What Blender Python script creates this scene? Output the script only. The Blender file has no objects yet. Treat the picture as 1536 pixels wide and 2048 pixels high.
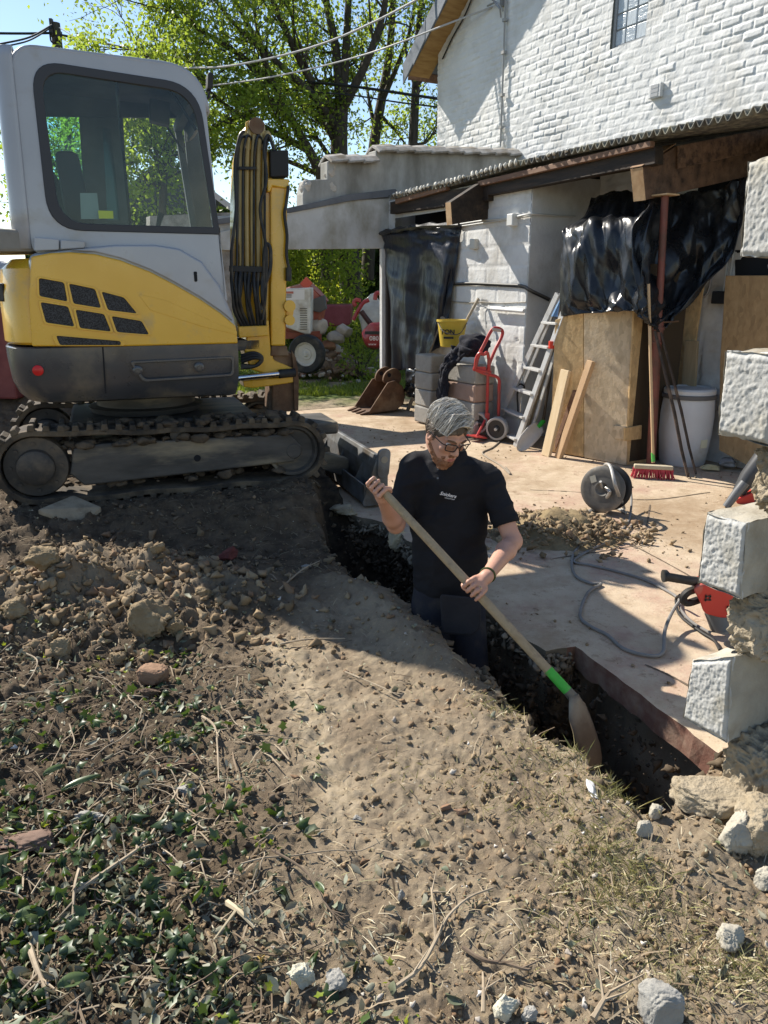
import bpy, bmesh, math, random
import numpy as np
from mathutils import Vector, Matrix, noise as mnoise

# ------------------------------------------------------------------ camera, sky, sun, exposure
S = bpy.context.scene
COL = S.collection
PITCH, FPX, CAMH = math.radians(16.8), 1500.0, 1.6
cd = bpy.data.cameras.new("camera"); CAM = bpy.data.objects.new("camera", cd); COL.objects.link(CAM)
CAM.location = (0, 0, CAMH); CAM.rotation_euler = (math.pi/2 - PITCH, 0, 0)
cd.sensor_fit = 'VERTICAL'; cd.sensor_height = 36.0; cd.sensor_width = 27.0
cd.lens = 36.0*FPX/2048.0; cd.clip_start = 0.05; cd.clip_end = 2000
S.camera = CAM
SUN_AZ, SUN_EL = math.radians(-40), math.radians(40.5)      # direction the light travels in plan; height of the sun
LD = Vector((math.cos(SUN_AZ)*math.cos(SUN_EL), math.sin(SUN_AZ)*math.cos(SUN_EL), -math.sin(SUN_EL)))
W = bpy.data.worlds.new("World"); S.world = W; W.use_nodes = True
nt = W.node_tree; bg = nt.nodes["Background"]
sky = nt.nodes.new("ShaderNodeTexSky"); sky.sky_type = 'NISHITA'; sky.sun_disc = False
sky.sun_elevation = SUN_EL; sky.sun_rotation = math.atan2(-LD.x, -LD.y)
sky.air_density = 1.0; sky.dust_density = 0.15; sky.ozone_density = 1.2
nt.links.new(sky.outputs[0], bg.inputs[0]); bg.inputs[1].default_value = 0.10
sl = bpy.data.lights.new("sun", 'SUN'); sl.energy = 5.0; sl.angle = math.radians(0.5); sl.color = (1.0, 0.93, 0.82)
so = bpy.data.objects.new("sun", sl); COL.objects.link(so)
so.rotation_euler = LD.to_track_quat('-Z', 'Y').to_euler(); so.location = (-6, 6, 9)
S.view_settings.view_transform = 'Standard'; S.view_settings.look = 'None'
S.view_settings.exposure = 0.80; S.view_settings.gamma = 1.0; S.view_settings.use_curve_mapping = False
S.render.engine = 'CYCLES'
S.cycles.max_bounces = 6; S.cycles.transparent_max_bounces = 12; S.cycles.use_denoising = True
S.cycles.caustics_reflective = False; S.cycles.caustics_refractive = False

# ------------------------------------------------------------------ helpers
R = math.radians
Z = Vector((0, 0, 1))
CP = Vector((0, 0, CAMH))
def ray(u, v):
    dy = (v-1024)/FPX
    return Vector(((u-768)/FPX, math.cos(PITCH)-dy*math.sin(PITCH), -math.sin(PITCH)-dy*math.cos(PITCH)))
def at(u, v, z=0.0):                    # photo pixel -> point at height z
    r = ray(u, v); return CP + r*((z-CAMH)/r.z)
def aty(u, v, y):                       # photo pixel -> point at distance y
    r = ray(u, v); return CP + r*(y/r.y)
def onp(u, v, P, n):                    # photo pixel -> point on a plane
    r = ray(u, v); return CP + r*((Vector(P)-CP).dot(n)/r.dot(n))

def tag(o, label=None, cat=None, group=None, kind=None):
    if label: o["label"] = label
    if cat: o["category"] = cat
    if group: o["group"] = group
    if kind: o["kind"] = kind
    return o
def thing(name, label, cat, loc=(0, 0, 0), rz=0.0, group=None, M4=None):
    o = bpy.data.objects.new(name, None); COL.objects.link(o)
    o.empty_display_size = 0.1
    if M4 is not None: o.matrix_world = M4
    else:
        o.matrix_world = Matrix.Translation(Vector(loc)) @ Matrix.Rotation(rz, 4, 'Z')
    return tag(o, label, cat, group)
WM = {}
def wmat(o):
    return o.matrix_basis.copy() if o.parent is None else wmat(o.parent) @ o.matrix_basis

class MB:
    def __init__(s): s.v = []; s.f = []; s.mi = []; s.cur = 0
    def add(s, vs, fs):
        b = len(s.v); s.v += [Vector(p) for p in vs]
        for f in fs: s.f.append([i+b for i in f]); s.mi.append(s.cur)
        return s
    def box(s, c, size, rot=None):
        c = Vector(c); h = Vector(size)*0.5
        if rot is None: rot = Matrix.Identity(3)
        elif isinstance(rot, (int, float)): rot = Matrix.Rotation(rot, 3, 'Z')
        vs = [c + rot @ Vector((x*h.x, y*h.y, z*h.z)) for z in (-1, 1) for y in (-1, 1) for x in (-1, 1)]
        return s.add(vs, [(0,2,3,1),(4,5,7,6),(0,1,5,4),(2,6,7,3),(0,4,6,2),(1,3,7,5)])
    def beam(s, p, q, w, h, up=Z, e0=1.0):
        p, q = Vector(p), Vector(q); d = (q-p).normalized()
        x = d.cross(Vector(up));
        if x.length < 1e-4: x = d.cross(Vector((0, 1, 0)))
        x.normalize(); y = x.cross(d).normalized()
        vs = []
        for P, k in ((p, 1.0), (q, e0)):
            for a, b in ((-1,-1),(1,-1),(1,1),(-1,1)): vs.append(P + x*(a*w*k/2) + y*(b*h*k/2))
        return s.add(vs, [(0,1,2,3),(7,6,5,4),(0,4,5,1),(1,5,6,2),(2,6,7,3),(3,7,4,0)])
    def tube(s, pts, r, n=8, cap=True, flat=1.0):
        pts = [Vector(p) for p in pts]; m = len(pts)
        rr = list(r) if isinstance(r, (list, tuple)) else [r]*m
        t0 = (pts[1]-pts[0]).normalized()
        x = t0.cross(Z)
        if x.length < 1e-3: x = t0.cross(Vector((0, 1, 0)))
        x.normalize(); rings = []
        for i, P in enumerate(pts):
            t = (pts[min(i+1, m-1)]-pts[max(i-1, 0)])
            if t.length < 1e-9: t = t0
            t.normalize(); x = (x - t*x.dot(t))
            if x.length < 1e-6: x = t.orthogonal()
            x.normalize(); y = t.cross(x)
            rings.append([P + (x*math.cos(2*math.pi*k/n) + y*flat*math.sin(2*math.pi*k/n))*rr[i] for k in range(n)])
        vs = [p for g in rings for p in g]; fs = []
        for i in range(m-1):
            for k in range(n):
                k2 = (k+1) % n; fs.append((i*n+k, i*n+k2, (i+1)*n+k2, (i+1)*n+k))
        if cap: fs.append(tuple(range(n-1, -1, -1))); fs.append(tuple((m-1)*n+k for k in range(n)))
        return s.add(vs, fs)
    def lathe(s, prof, o, axis=Z, n=24, cap=True):
        o = Vector(o); a = Vector(axis).normalized(); x = a.orthogonal().normalized(); y = a.cross(x)
        vs = []; fs = []
        for r, h in prof:
            for k in range(n):
                t = 2*math.pi*k/n; vs.append(o + a*h + (x*math.cos(t)+y*math.sin(t))*r)
        for i in range(len(prof)-1):
            for k in range(n):
                k2 = (k+1) % n; fs.append((i*n+k, i*n+k2, (i+1)*n+k2, (i+1)*n+k))
        if cap:
            fs.append(tuple(range(n-1, -1, -1))); fs.append(tuple((len(prof)-1)*n+k for k in range(n)))
        return s.add(vs, fs)
    def prism(s, loop, ext):                       # loop of points, extruded by a vector or to a second loop
        a = [Vector(p) for p in loop]; n = len(a)
        b = [Vector(p) for p in ext] if isinstance(ext, list) else [p+Vector(ext) for p in a]
        fs = [tuple(range(n-1, -1, -1)), tuple(range(n, 2*n))]
        for k in range(n):
            k2 = (k+1) % n; fs.append((k, k2, n+k2, n+k))
        return s.add(a+b, fs)
    def ring(s, outer, inner, ext):                # a frame between two matched loops, extruded
        ext = Vector(ext); n = len(outer)
        o = [Vector(p) for p in outer]; i = [Vector(p) for p in inner]
        vs = o + i + [p+ext for p in o] + [p+ext for p in i]; fs = []
        for k in range(n):
            q = (k+1) % n
            fs += [(k, q, n+q, n+k), (2*n+q, 2*n+k, 3*n+k, 3*n+q), (q, k, 2*n+k, 2*n+q), (n+k, n+q, 3*n+q, 3*n+k)]
        return s.add(vs, fs)
    def sheet(s, rows, thick=None):
        m, n = len(rows), len(rows[0]); vs = [Vector(p) for r in rows for p in r]
        fs = [(i*n+j, i*n+j+1, (i+1)*n+j+1, (i+1)*n+j) for i in range(m-1) for j in range(n-1)]
        return s.add(vs, fs)
    def build(s, name, mat, parent=None, smooth=False, bevel=0.0, seg=2, angle=40, solid=0.0, sub=0):
        me = bpy.data.meshes.new(name)
        mw = Matrix.Identity(4)
        o = bpy.data.objects.new(name, me); COL.objects.link(o)
        if parent is not None:
            o.parent = parent; mw = wmat(parent)
            inv = mw.inverted(); vs = [inv @ p for p in s.v]
        else:                                       # origin at the base
            lo = Vector((min(p.x for p in s.v), min(p.y for p in s.v), min(p.z for p in s.v)))
            hi = Vector((max(p.x for p in s.v), max(p.y for p in s.v), 0)); c = Vector(((lo.x+hi.x)/2, (lo.y+hi.y)/2, lo.z))
            o.location = c; vs = [p-c for p in s.v]
        me.from_pydata([tuple(p) for p in vs], [], s.f)
        for m in (mat if isinstance(mat, (list, tuple)) else [mat]): me.materials.append(m)
        if any(s.mi): me.polygons.foreach_set("material_index", s.mi)
        bm = bmesh.new(); bm.from_mesh(me); bmesh.ops.recalc_face_normals(bm, faces=bm.faces[:]); bm.to_mesh(me); bm.free()
        if smooth:
            for p in me.polygons: p.use_smooth = True
            if smooth != 'all': me.set_sharp_from_angle(angle=R(angle))
        if solid:
            md = o.modifiers.new("solid", 'SOLIDIFY'); md.thickness = solid; md.offset = 0
        if bevel:
            md = o.modifiers.new("bevel", 'BEVEL'); md.width = bevel; md.segments = seg; md.limit_method = 'ANGLE'; md.angle_limit = R(35)
            md.harden_normals = False
        if sub:
            md = o.modifiers.new("sub", 'SUBSURF'); md.levels = sub; md.render_levels = sub
        return o
def np_mesh(name, V, F, mat, parent=None, smooth=False, attrs=None, loc=None):
    """V (n,3) world points, F list/array of faces of one size."""
    me = bpy.data.meshes.new(name); V = np.asarray(V, dtype=np.float32); F = np.asarray(F, dtype=np.int32)
    o = bpy.data.objects.new(name, me); COL.objects.link(o)
    if parent is not None:
        o.parent = parent; inv = np.array(wmat(parent).inverted()); V = V @ inv[:3, :3].T + inv[:3, 3]
    elif loc is not None:
        o.location = loc; V = V - np.array(loc)
    k = F.shape[1]
    me.vertices.add(len(V)); me.vertices.foreach_set("co", V.astype(np.float32).ravel())
    me.loops.add(F.size); me.loops.foreach_set("vertex_index", F.ravel())
    me.polygons.add(len(F)); me.polygons.foreach_set("loop_start", np.arange(0, F.size, k, dtype=np.int32))
    me.polygons.foreach_set("loop_total", np.full(len(F), k, dtype=np.int32))
    if smooth: me.polygons.foreach_set("use_smooth", np.ones(len(F), dtype=bool))
    for m in (mat if isinstance(mat, (list, tuple)) else [mat]): me.materials.append(m)
    me.update(calc_edges=True)
    for an, av in (attrs or {}).items():
        a = me.attributes.new(an, 'FLOAT', 'POINT'); a.data.foreach_set("value", np.asarray(av, dtype=np.float32))
    me.validate()
    return o
def rquad(c, r, n=5):
    """rounded polygon: corners (2-D or 3-D), radius (or list), n+1 points a corner"""
    c = [Vector(p) for p in c]; m = len(c); out = []
    rr = r if isinstance(r, (list, tuple)) else [r]*m
    for i in range(m):
        P, A, B = c[i], c[i-1], c[(i+1) % m]
        a, b = (A-P), (B-P); k = min(rr[i], a.length*0.49, b.length*0.49); a = P + a.normalized()*k; b = P + b.normalized()*k
        for j in range(n+1):
            t = j/n; out.append(a*(1-t)**2 + P*(2*t*(1-t)) + b*t*t)
    return out
def bez(pts, n=24):
    """smooth curve through the points"""
    P = [Vector(p) for p in pts]; P = [P[0]*2-P[1]] + P + [P[-1]*2-P[-2]]; out = []
    m = len(P)-3
    for i in range(m):
        a, b, c, d = P[i:i+4]; k = max(2, n//m)
        for j in range(k):
            t = j/k; out.append(0.5*((2*b) + (c-a)*t + (2*a-5*b+4*c-d)*t*t + (3*b-a-3*c+d)*t**3))
    out.append(P[-2]); return out

# numpy value noise
def _h(ix, iy, s):
    n = (ix.astype(np.int64)*374761393 + iy.astype(np.int64)*668265263 + s*144269504) & 0x7fffffff
    n = ((n ^ (n >> 13))*1274126177) & 0x7fffffff
    return ((n ^ (n >> 16)) & 0xffff)/65535.0
def vnoise(x, y, s=0):
    x = np.asarray(x, float); y = np.asarray(y, float)
    ix, iy = np.floor(x), np.floor(y); fx, fy = x-ix, y-iy
    fx = fx*fx*(3-2*fx); fy = fy*fy*(3-2*fy)
    a, b, c, d = _h(ix, iy, s), _h(ix+1, iy, s), _h(ix, iy+1, s), _h(ix+1, iy+1, s)
    return (a*(1-fx)+b*fx)*(1-fy) + (c*(1-fx)+d*fx)*fy
def fbm(x, y, o=4, s=0, g=0.5):
    t = 0; a = 1; n = 0
    for i in range(o): t = t + a*vnoise(x*2**i, y*2**i, s+i*17); n += a; a *= g
    return t/n
def sstep(a, b, x):
    t = np.clip((x-a)/(b-a), 0, 1); return t*t*(3-2*t)

_ico = {}
def ico(sub):
    if sub not in _ico:
        bm = bmesh.new(); bmesh.ops.create_icosphere(bm, subdivisions=sub, radius=1.0)
        bm.verts.index_update()
        _ico[sub] = (np.array([v.co[:] for v in bm.verts]), np.array([[v.index for v in f.verts] for f in bm.faces])); bm.free()
    return _ico[sub]
def rock_vf(c, size, seed, sub=3, rough=0.25, cuts=13, rz=0.0, cutd=0.5, fine=0.05, boxy=0.0):
    V, F = ico(sub); V = V.copy()
    if boxy: V = np.sign(V)*np.abs(V)**(1-boxy*.62); V = V/np.abs(V).max()*.95
    rng = np.random.RandomState(seed)
    for i in range(cuts):
        n = rng.normal(size=3); n /= np.linalg.norm(n); d = rng.uniform(cutd, 0.86)
        k = V @ n; V -= np.outer(np.maximum(k-d, 0)*0.97, n)
    off = rng.uniform(0, 50, 3)
    for i in range(len(V)):
        p = Vector(V[i]*1.6+off)
        V[i] *= 1 + rough*(mnoise.noise(p)) + fine*mnoise.noise(p*4) + fine*0.6*mnoise.noise(p*9)
    V = V/np.abs(V).max(0)*np.array(size); ca, sa = math.cos(rz), math.sin(rz)
    V = V @ np.array([[ca, sa, 0], [-sa, ca, 0], [0, 0, 1]])
    return V+np.array(c), F
def rock(name, c, size, seed, mat, label, cat, group=None, parent=None, **kw):
    V, F = rock_vf(c, size, seed, **kw)
    o = np_mesh(name, V, F, mat, parent, smooth=kw.get('sub', 3) >= 4, loc=None if parent else (c[0], c[1], c[2]-size[2]))
    if parent is None: tag(o, label, cat, group)
    return o

# ------------------------------------------------------------------ materials
def M(name, col, col2=None, scale=6.0, detail=6.0, rough=0.7, metal=0.0, bump=0.0, bscale=30.0, dirt=None, dscale=3.0, damt=0.5, spec=0.4,
      coat=0.0, rvar=0.0, stretch=None, bdist=0.01, trans=0.0, contrast=(0.35, 0.65)):
    m = bpy.data.materials.new(name); m.use_nodes = True; t = m.node_tree; L = t.links.new
    b = t.nodes["Principled BSDF"]
    tc = t.nodes.new("ShaderNodeTexCoord"); src = tc.outputs["Object"]
    if stretch:
        mp = t.nodes.new("ShaderNodeMapping"); mp.inputs["Scale"].default_value = stretch; L(src, mp.inputs[0]); src = mp.outputs[0]
    b.inputs["Roughness"].default_value = rough; b.inputs["Metallic"].default_value = metal
    b.inputs["Specular IOR Level"].default_value = spec; b.inputs["Coat Weight"].default_value = coat
    c3 = lambda c: (c[0], c[1], c[2], 1)
    def nz(sc, de=detail):
        n = t.nodes.new("ShaderNodeTexNoise"); n.inputs["Scale"].default_value = sc; n.inputs["Detail"].default_value = de
        n.inputs["Roughness"].default_value = 0.6; L(src, n.inputs["Vector"]); return n
    def ramp(f, a, bb):
        r = t.nodes.new("ShaderNodeMapRange"); r.inputs[1].default_value = a; r.inputs[2].default_value = bb; r.clamp = True
        L(f, r.inputs[0]); return r.outputs[0]
    def mix(f, A, B):
        x = t.nodes.new("ShaderNodeMix"); x.data_type = 'RGBA'; L(f, x.inputs[0])
        for k, q in ((6, A), (7, B)):
            if isinstance(q, tuple): x.inputs[k].default_value = q
            else: L(q, x.inputs[k])
        return x.outputs[2]
    out = c3(col)
    if col2 is not None: out = mix(ramp(nz(scale).outputs[0], *contrast), c3(col), c3(col2))
    if dirt is not None:
        out = mix(ramp(nz(dscale, 8).outputs[0], 0.62-0.3*damt, 0.80-0.25*damt), out, c3(dirt))
    if isinstance(out, tuple): b.inputs["Base Color"].default_value = out
    else: L(out, b.inputs["Base Color"])
    if rvar: 
        rr = t.nodes.new("ShaderNodeMapRange"); rr.inputs[1].default_value = 0.3; rr.inputs[2].default_value = 0.7
        rr.inputs[3].default_value = max(0.02, rough-rvar); rr.inputs[4].default_value = min(1, rough+rvar); L(nz(scale*2.3).outputs[0], rr.inputs[0]); L(rr.outputs[0], b.inputs["Roughness"])
    if bump:
        bp = t.nodes.new("ShaderNodeBump"); bp.inputs["Strength"].default_value = bump; bp.inputs["Distance"].default_value = bdist
        L(nz(bscale, 8).outputs[0], bp.inputs["Height"]); L(bp.outputs[0], b.inputs["Normal"])
    if trans: b.inputs["Transmission Weight"].default_value = trans
    m["bsdf"] = b.name
    return m
def nodes(m): return m.node_tree, m.node_tree.nodes["Principled BSDF"], m.node_tree.links.new
def glass_mat(name, tint=(0.8, 0.9, 0.88), refl=0.12, alpha=0.25, dust=(0.3, 0.3, 0.27)):
    """thin sheet glass: mostly see-through, some mirror, a film of dust"""
    m = bpy.data.materials.new(name); m.use_nodes = True; t = m.node_tree; L = t.links.new; t.nodes.clear()
    o = t.nodes.new("ShaderNodeOutputMaterial"); tr = t.nodes.new("ShaderNodeBsdfTransparent"); tr.inputs[0].default_value = (*tint, 1)
    gl = t.nodes.new("ShaderNodeBsdfGlossy"); gl.inputs["Roughness"].default_value = 0.03; gl.inputs[0].default_value = (0.9, 0.95, 0.95, 1)
    fr = t.nodes.new("ShaderNodeFresnel"); fr.inputs[0].default_value = 1.45
    mx = t.nodes.new("ShaderNodeMixShader"); L(fr.outputs[0], mx.inputs[0]); L(tr.outputs[0], mx.inputs[1]); L(gl.outputs[0], mx.inputs[2])
    df = t.nodes.new("ShaderNodeBsdfDiffuse"); df.inputs[0].default_value = (*dust, 1)
    n = t.nodes.new("ShaderNodeTexNoise"); n.inputs["Scale"].default_value = 5; n.inputs["Detail"].default_value = 10
    tc = t.nodes.new("ShaderNodeTexCoord"); L(tc.outputs["Object"], n.inputs[0])
    r = t.nodes.new("ShaderNodeMapRange"); r.inputs[1].default_value = 0.4; r.inputs[2].default_value = 0.75; r.inputs[3].default_value = alpha*0.3; r.inputs[4].default_value = alpha
    L(n.outputs[0], r.inputs[0]); m2 = t.nodes.new("ShaderNodeMixShader"); L(r.outputs[0], m2.inputs[0]); L(mx.outputs[0], m2.inputs[1]); L(df.outputs[0], m2.inputs[2])
    L(m2.outputs[0], o.inputs[0]); return m
def text_mesh(name, body, mat, parent, P, xdir, up, size, shear=0.0, depth=0.001, bold=False):
    cu = bpy.data.curves.new(name, 'FONT'); cu.body = body; cu.size = size; cu.shear = shear; cu.extrude = depth; cu.align_x = 'CENTER'; cu.align_y = 'CENTER'
    if bold: cu.offset = size*0.02
    o = bpy.data.objects.new(name+"_t", cu); COL.objects.link(o)
    dg = bpy.context.evaluated_depsgraph_get(); me = bpy.data.meshes.new_from_object(o.evaluated_get(dg)); me.name = name
    bpy.data.objects.remove(o); me.materials.clear(); me.materials.append(mat)
    x = Vector(xdir).normalized(); y = Vector(up); y = (y-x*y.dot(x)).normalized(); z = x.cross(y)
    Mx = Matrix((x, y, z)).transposed().to_4x4(); Mx.translation = Vector(P)
    me.transform(wmat(parent).inverted() @ Mx if parent else Mx)
    ob = bpy.data.objects.new(name, me); COL.objects.link(ob)
    if parent: ob.parent = parent
    return ob
rnd = random.Random(7)
# ------------------------------------------------------------------ ground, slab, trench
XA = R(20); XEX = Vector((math.cos(XA), math.sin(XA), 0)); XEY = Vector((-math.sin(XA), math.cos(XA), 0)); XO = Vector((-1.72, 5.77, 0.2))
NEAR = [(600, 975), (628, 1015), (655, 1092), (722, 1152), (800, 1188), (858, 1238), (910, 1290), (982, 1346), (1065, 1440), (1150, 1492), (1230, 1560), (1290, 1602), (1345, 1600)]
FAR = [(1432, 1502), (1150, 1292), (1092, 1302), (1000, 1244), (915, 1170), (850, 1110), (815, 1080), (785, 1048), (705, 1030), (660, 1000)]
NEARW = [at(u, v, 0.03) for u, v in NEAR]; FARW = [at(u, v, 0.0) for u, v in FAR]
TP = [(p.x, p.y) for p in NEARW] + [(p.x+dx, p.y+dy) for p, (dx, dy) in zip(FARW, [(.02, .02), (.16, .08), (.06, .05)]+[(.05, .04)]*7)]
WA = R(29); WAW = Vector((-math.sin(WA), math.cos(WA), 0)); WS = -WAW; WN = Vector((-math.cos(WA), -math.sin(WA), 0))   # along the wall (away / towards), out of the wall
WP = Vector((1.525, 7.99, 0)); BP = Vector((0.053, 10.65, 0)); GP = Vector((1.9, 11.67, 0))
def sgn_poly(X, Y, P):
    """signed distance to a polygon, positive inside"""
    ins = np.zeros(X.shape, bool); d = np.full(X.shape, 1e9); n = len(P)
    for i in range(n):
        x1, y1 = P[i]; x2, y2 = P[(i+1) % n]
        c = ((y1 > Y) != (y2 > Y)) & (X < (x2-x1)*(Y-y1)/((y2-y1) if abs(y2-y1) > 1e-9 else 1e-9)+x1); ins ^= c
        ex, ey = x2-x1, y2-y1; t = np.clip(((X-x1)*ex+(Y-y1)*ey)/(ex*ex+ey*ey), 0, 1)
        d = np.minimum(d, np.hypot(X-x1-t*ex, Y-y1-t*ey))
    return np.where(ins, d, -d)
wfar = WP + WS*5.2
SLABP = [(p.x, p.y) for p in FARW] + [(-0.95, 8.0), (-1.35, 9.85), (BP.x, BP.y), (WP.x+1.15, WP.y+.62), (wfar.x+1.1, wfar.y+.6), (2.9, 1.0), (2.0, 1.1)]
def H(X, Y, parts=False):
    X = np.asarray(X, float); Y = np.asarray(Y, float)
    lx = (X-XO.x)*XEX.x + (Y-XO.y)*XEX.y; ly = (X-XO.x)*XEY.x + (Y-XO.y)*XEY.y
    wob = (fbm(X*2.2, Y*2.2, 3, 5)-.5)
    m = sstep(-1.75, -0.95, ly+wob*.3)*sstep(1.75, 1.02, lx+wob*.2)*sstep(-4.5, -2.0, lx)*sstep(3.6, 1.6, ly)
    z = 0.205*m
    z = z + 0.95*np.exp(-(((X+4.3)/1.5)**2+((Y-8.2)/1.0)**2)**1.2)*(0.8+.5*wob)           # dark spoil heap behind the machine
    pile = np.exp(-(((X+1.25)/0.62)**2+((Y-3.72)/0.36)**2)) + .75*np.exp(-(((X+1.95)/0.6)**2+((Y-3.45)/0.35)**2))
    z = z + 0.31*pile*(0.75+1.5*wob)
    far = sstep(13.6, 18.5, Y); z = z + 1.05*far
    inp = sgn_poly(X, Y, SLABP); td = sgn_poly(X, Y, TP)
    ridge = np.exp(-((td+.16)/.12)**2)*(inp < -.03)
    z = z + (.03+.05*wob+.055*sstep(2.6, 3.0, Y)*sstep(4.2, 3.7, Y))*ridge
    rough = np.where(Y < 13, 1.0, .6)
    lump = fbm(X*4, Y*4, 4, 1)-.5; fine = fbm(X*17, Y*17, 4, 2, .6)-.5
    loose = np.clip(pile*1.4, 0, 1) + .55*m + .5*sstep(-.3, -1.4, X)*sstep(4.8, 3.2, Y)
    z = z + rough*(.06*lump + (.034+.055*np.clip(loose, 0, 1))*fine + .014*(fbm(X*46, Y*46, 3, 3, .6)-.5)*(Y < 6))
    cl = vnoise(X*24, Y*24, 9); z = z + np.clip(loose, 0, 1)*.05*np.maximum(cl-.45, 0)
    # the excavated trench
    tw = td + .05*(fbm(X*7, Y*7, 3, 4)-.5)*sstep(-.35, -.05, -np.abs(td))*2
    k = sstep(-.015, .085, tw)*.82 + .18*sstep(.03, .17, tw); deep = -.74 + .10*(fbm(X*5, Y*5, 3, 8)-.4)
    end = sstep(5.6, 4.6, Y)
    z = z*(1-k*end) + deep*k*end
    under = (inp > -.06) & (td < .02)
    z = np.where(inp > 0, np.minimum(z, -.13-.3*sstep(.25, .0, inp)*sstep(3.4, 3.0, Y)), z)
    if parts: return z, m, np.clip(pile, 0, 1), inp, td, far
    return z
def hz(x, y): return float(H(np.array([x]), np.array([y]))[0])
def gp(u, v):
    """photo pixel -> point on the ground"""
    z = 0.0
    for _ in range(6): p = at(u, v, z); z = 0.0 if sgn_poly(np.array([p.x]), np.array([p.y]), SLABP)[0] > 0 else hz(p.x, p.y)
    return at(u, v, z)
ys = np.concatenate([np.linspace(-6, .55, 8), np.geomspace(.9, 8.5, 560), np.geomspace(8.6, 22, 110), np.geomspace(23, 900, 30)])
us = np.linspace(-.74, .74, 560); us = np.concatenate([-np.geomspace(.75, 6, 36)[::-1], us, np.geomspace(.75, 6, 36)])
YY, UU = np.meshgrid(ys, us, indexing='ij'); XX = UU*np.maximum(YY, 1.0)
ZZ, mm, pile, inp, td, farm = H(XX, YY, True)
nr, nc = XX.shape; idx = np.arange(nr*nc).reshape(nr, nc)
F = np.stack([idx[:-1, :-1], idx[:-1, 1:], idx[1:, 1:], idx[1:, :-1]], -1).reshape(-1, 4)
V = np.stack([XX, YY, ZZ], -1).reshape(-1, 3)
# soil colours by place: humus plus painted shade below the tracks, pale sand strip, grass, dry crumble
sp = [at(u, v, 0) for u, v in [(545, 1275), (590, 1340), (615, 1430), (640, 1510), (690, 1610)]]
sd = np.full(XX.shape, 9.0)
for a, b in zip(sp[:-1], sp[1:]):
    ex, ey = b.x-a.x, b.y-a.y; t = np.clip(((XX-a.x)*ex+(YY-a.y)*ey)/(ex*ex+ey*ey), 0, 1); sd = np.minimum(sd, np.hypot(XX-a.x-t*ex, YY-a.y-t*ey))
sand = .9*sstep(.11, .02, sd + .05*(fbm(XX*9, YY*9, 3, 21)-.5))
hum_shade = np.clip(.95*sstep(-.15, -.75, XX + .8*(fbm(XX*1.6, YY*1.6, 3, 31)-.5) + .22*(YY-2.5)*(YY < 2.5)) + 1.1*mm + .95*sstep(3.35, 4.3, YY+.5*(fbm(XX*2, YY*2, 3, 33)-.5))*(XX < .4), 0, 1)*(1-.8*pile)*(YY < 9.5)  # dark soil, with the machine's shaded band painted into the same mask
trench_dark = sstep(-.01, .10, td)  # soil inside the trench coloured near black
grass = np.clip(sstep(9.6, 11.5, YY - .3*XX)*sstep(.35, .6, fbm(XX*1.2, YY*1.2, 4, 41)+.25*farm) + farm, 0, 1)
gm = bpy.data.materials.new("soil"); gm.use_nodes = True
def soil_nodes(m):
    t, b, L = nodes(m); tc = t.nodes.new("ShaderNodeTexCoord"); src = tc.outputs["Object"]
    def nz(sc, de=8, ro=.62):
        n = t.nodes.new("ShaderNodeTexNoise"); n.inputs["Scale"].default_value = sc; n.inputs["Detail"].default_value = de; n.inputs["Roughness"].default_value = ro; L(src, n.inputs[0]); return n.outputs[0]
    def rng(f, a, bb, c=0, d=1):
        r = t.nodes.new("ShaderNodeMapRange"); r.inputs[1].default_value = a; r.inputs[2].default_value = bb; r.inputs[3].default_value = c; r.inputs[4].default_value = d; L(f, r.inputs[0]); return r.outputs[0]
    def mix(f, A, B):
        x = t.nodes.new("ShaderNodeMix"); x.data_type = 'RGBA'
        if isinstance(f, float): x.inputs[0].default_value = f
        else: L(f, x.inputs[0])
        for k, q in ((6, A), (7, B)):
            if isinstance(q, tuple): x.inputs[k].default_value = (*q, 1)
            else: L(q, x.inputs[k])
        return x.outputs[2]
    def att(n):
        a = t.nodes.new("ShaderNodeAttribute"); a.attribute_name = n; return a.outputs["Fac"]
    base = mix(rng(nz(3.5), .35, .65), (.215, .165, .112), (.325, .262, .182))
    base = mix(rng(nz(40, 4), .55, .75), base, (.38, .30, .19))
    base = mix(rng(nz(1.1), .58, .72), base, (.20, .115, .06))
    base = mix(rng(nz(75, 3), .66, .72), base, (.48, .43, .34))
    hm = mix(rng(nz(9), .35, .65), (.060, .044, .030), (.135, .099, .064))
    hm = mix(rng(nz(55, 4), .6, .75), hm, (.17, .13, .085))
    c = mix(att("humus"), base, hm)  # humus tone, also carrying the shade painted between tracks and trench
    c = mix(att("sand"), c, mix(rng(nz(30), .4, .6), (.35, .28, .185), (.43, .35, .245)))
    c = mix(att("trench_dark"), c, mix(rng(nz(14), .4, .65), (.016, .012, .009), (.05, .036, .022)))
    gr = mix(rng(nz(6), .35, .65), (.055, .085, .018), (.12, .15, .035))
    c = mix(att("grass"), c, gr)
    L(c, b.inputs["Base Color"]); b.inputs["Roughness"].default_value = .93; b.inputs["Specular IOR Level"].default_value = .2
    bp = t.nodes.new("ShaderNodeBump"); bp.inputs["Strength"].default_value = .9; bp.inputs["Distance"].default_value = .012
    L(nz(70, 12, .8), bp.inputs["Height"]); L(bp.outputs[0], b.inputs["Normal"])
soil_nodes(gm)
g = np_mesh("ground", V, F, gm, smooth=True, attrs=dict(humus=hum_shade.ravel(), sand=sand.ravel(), trench_dark=trench_dark.ravel(), grass=grass.ravel()))
tag(g, kind='structure')

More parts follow.
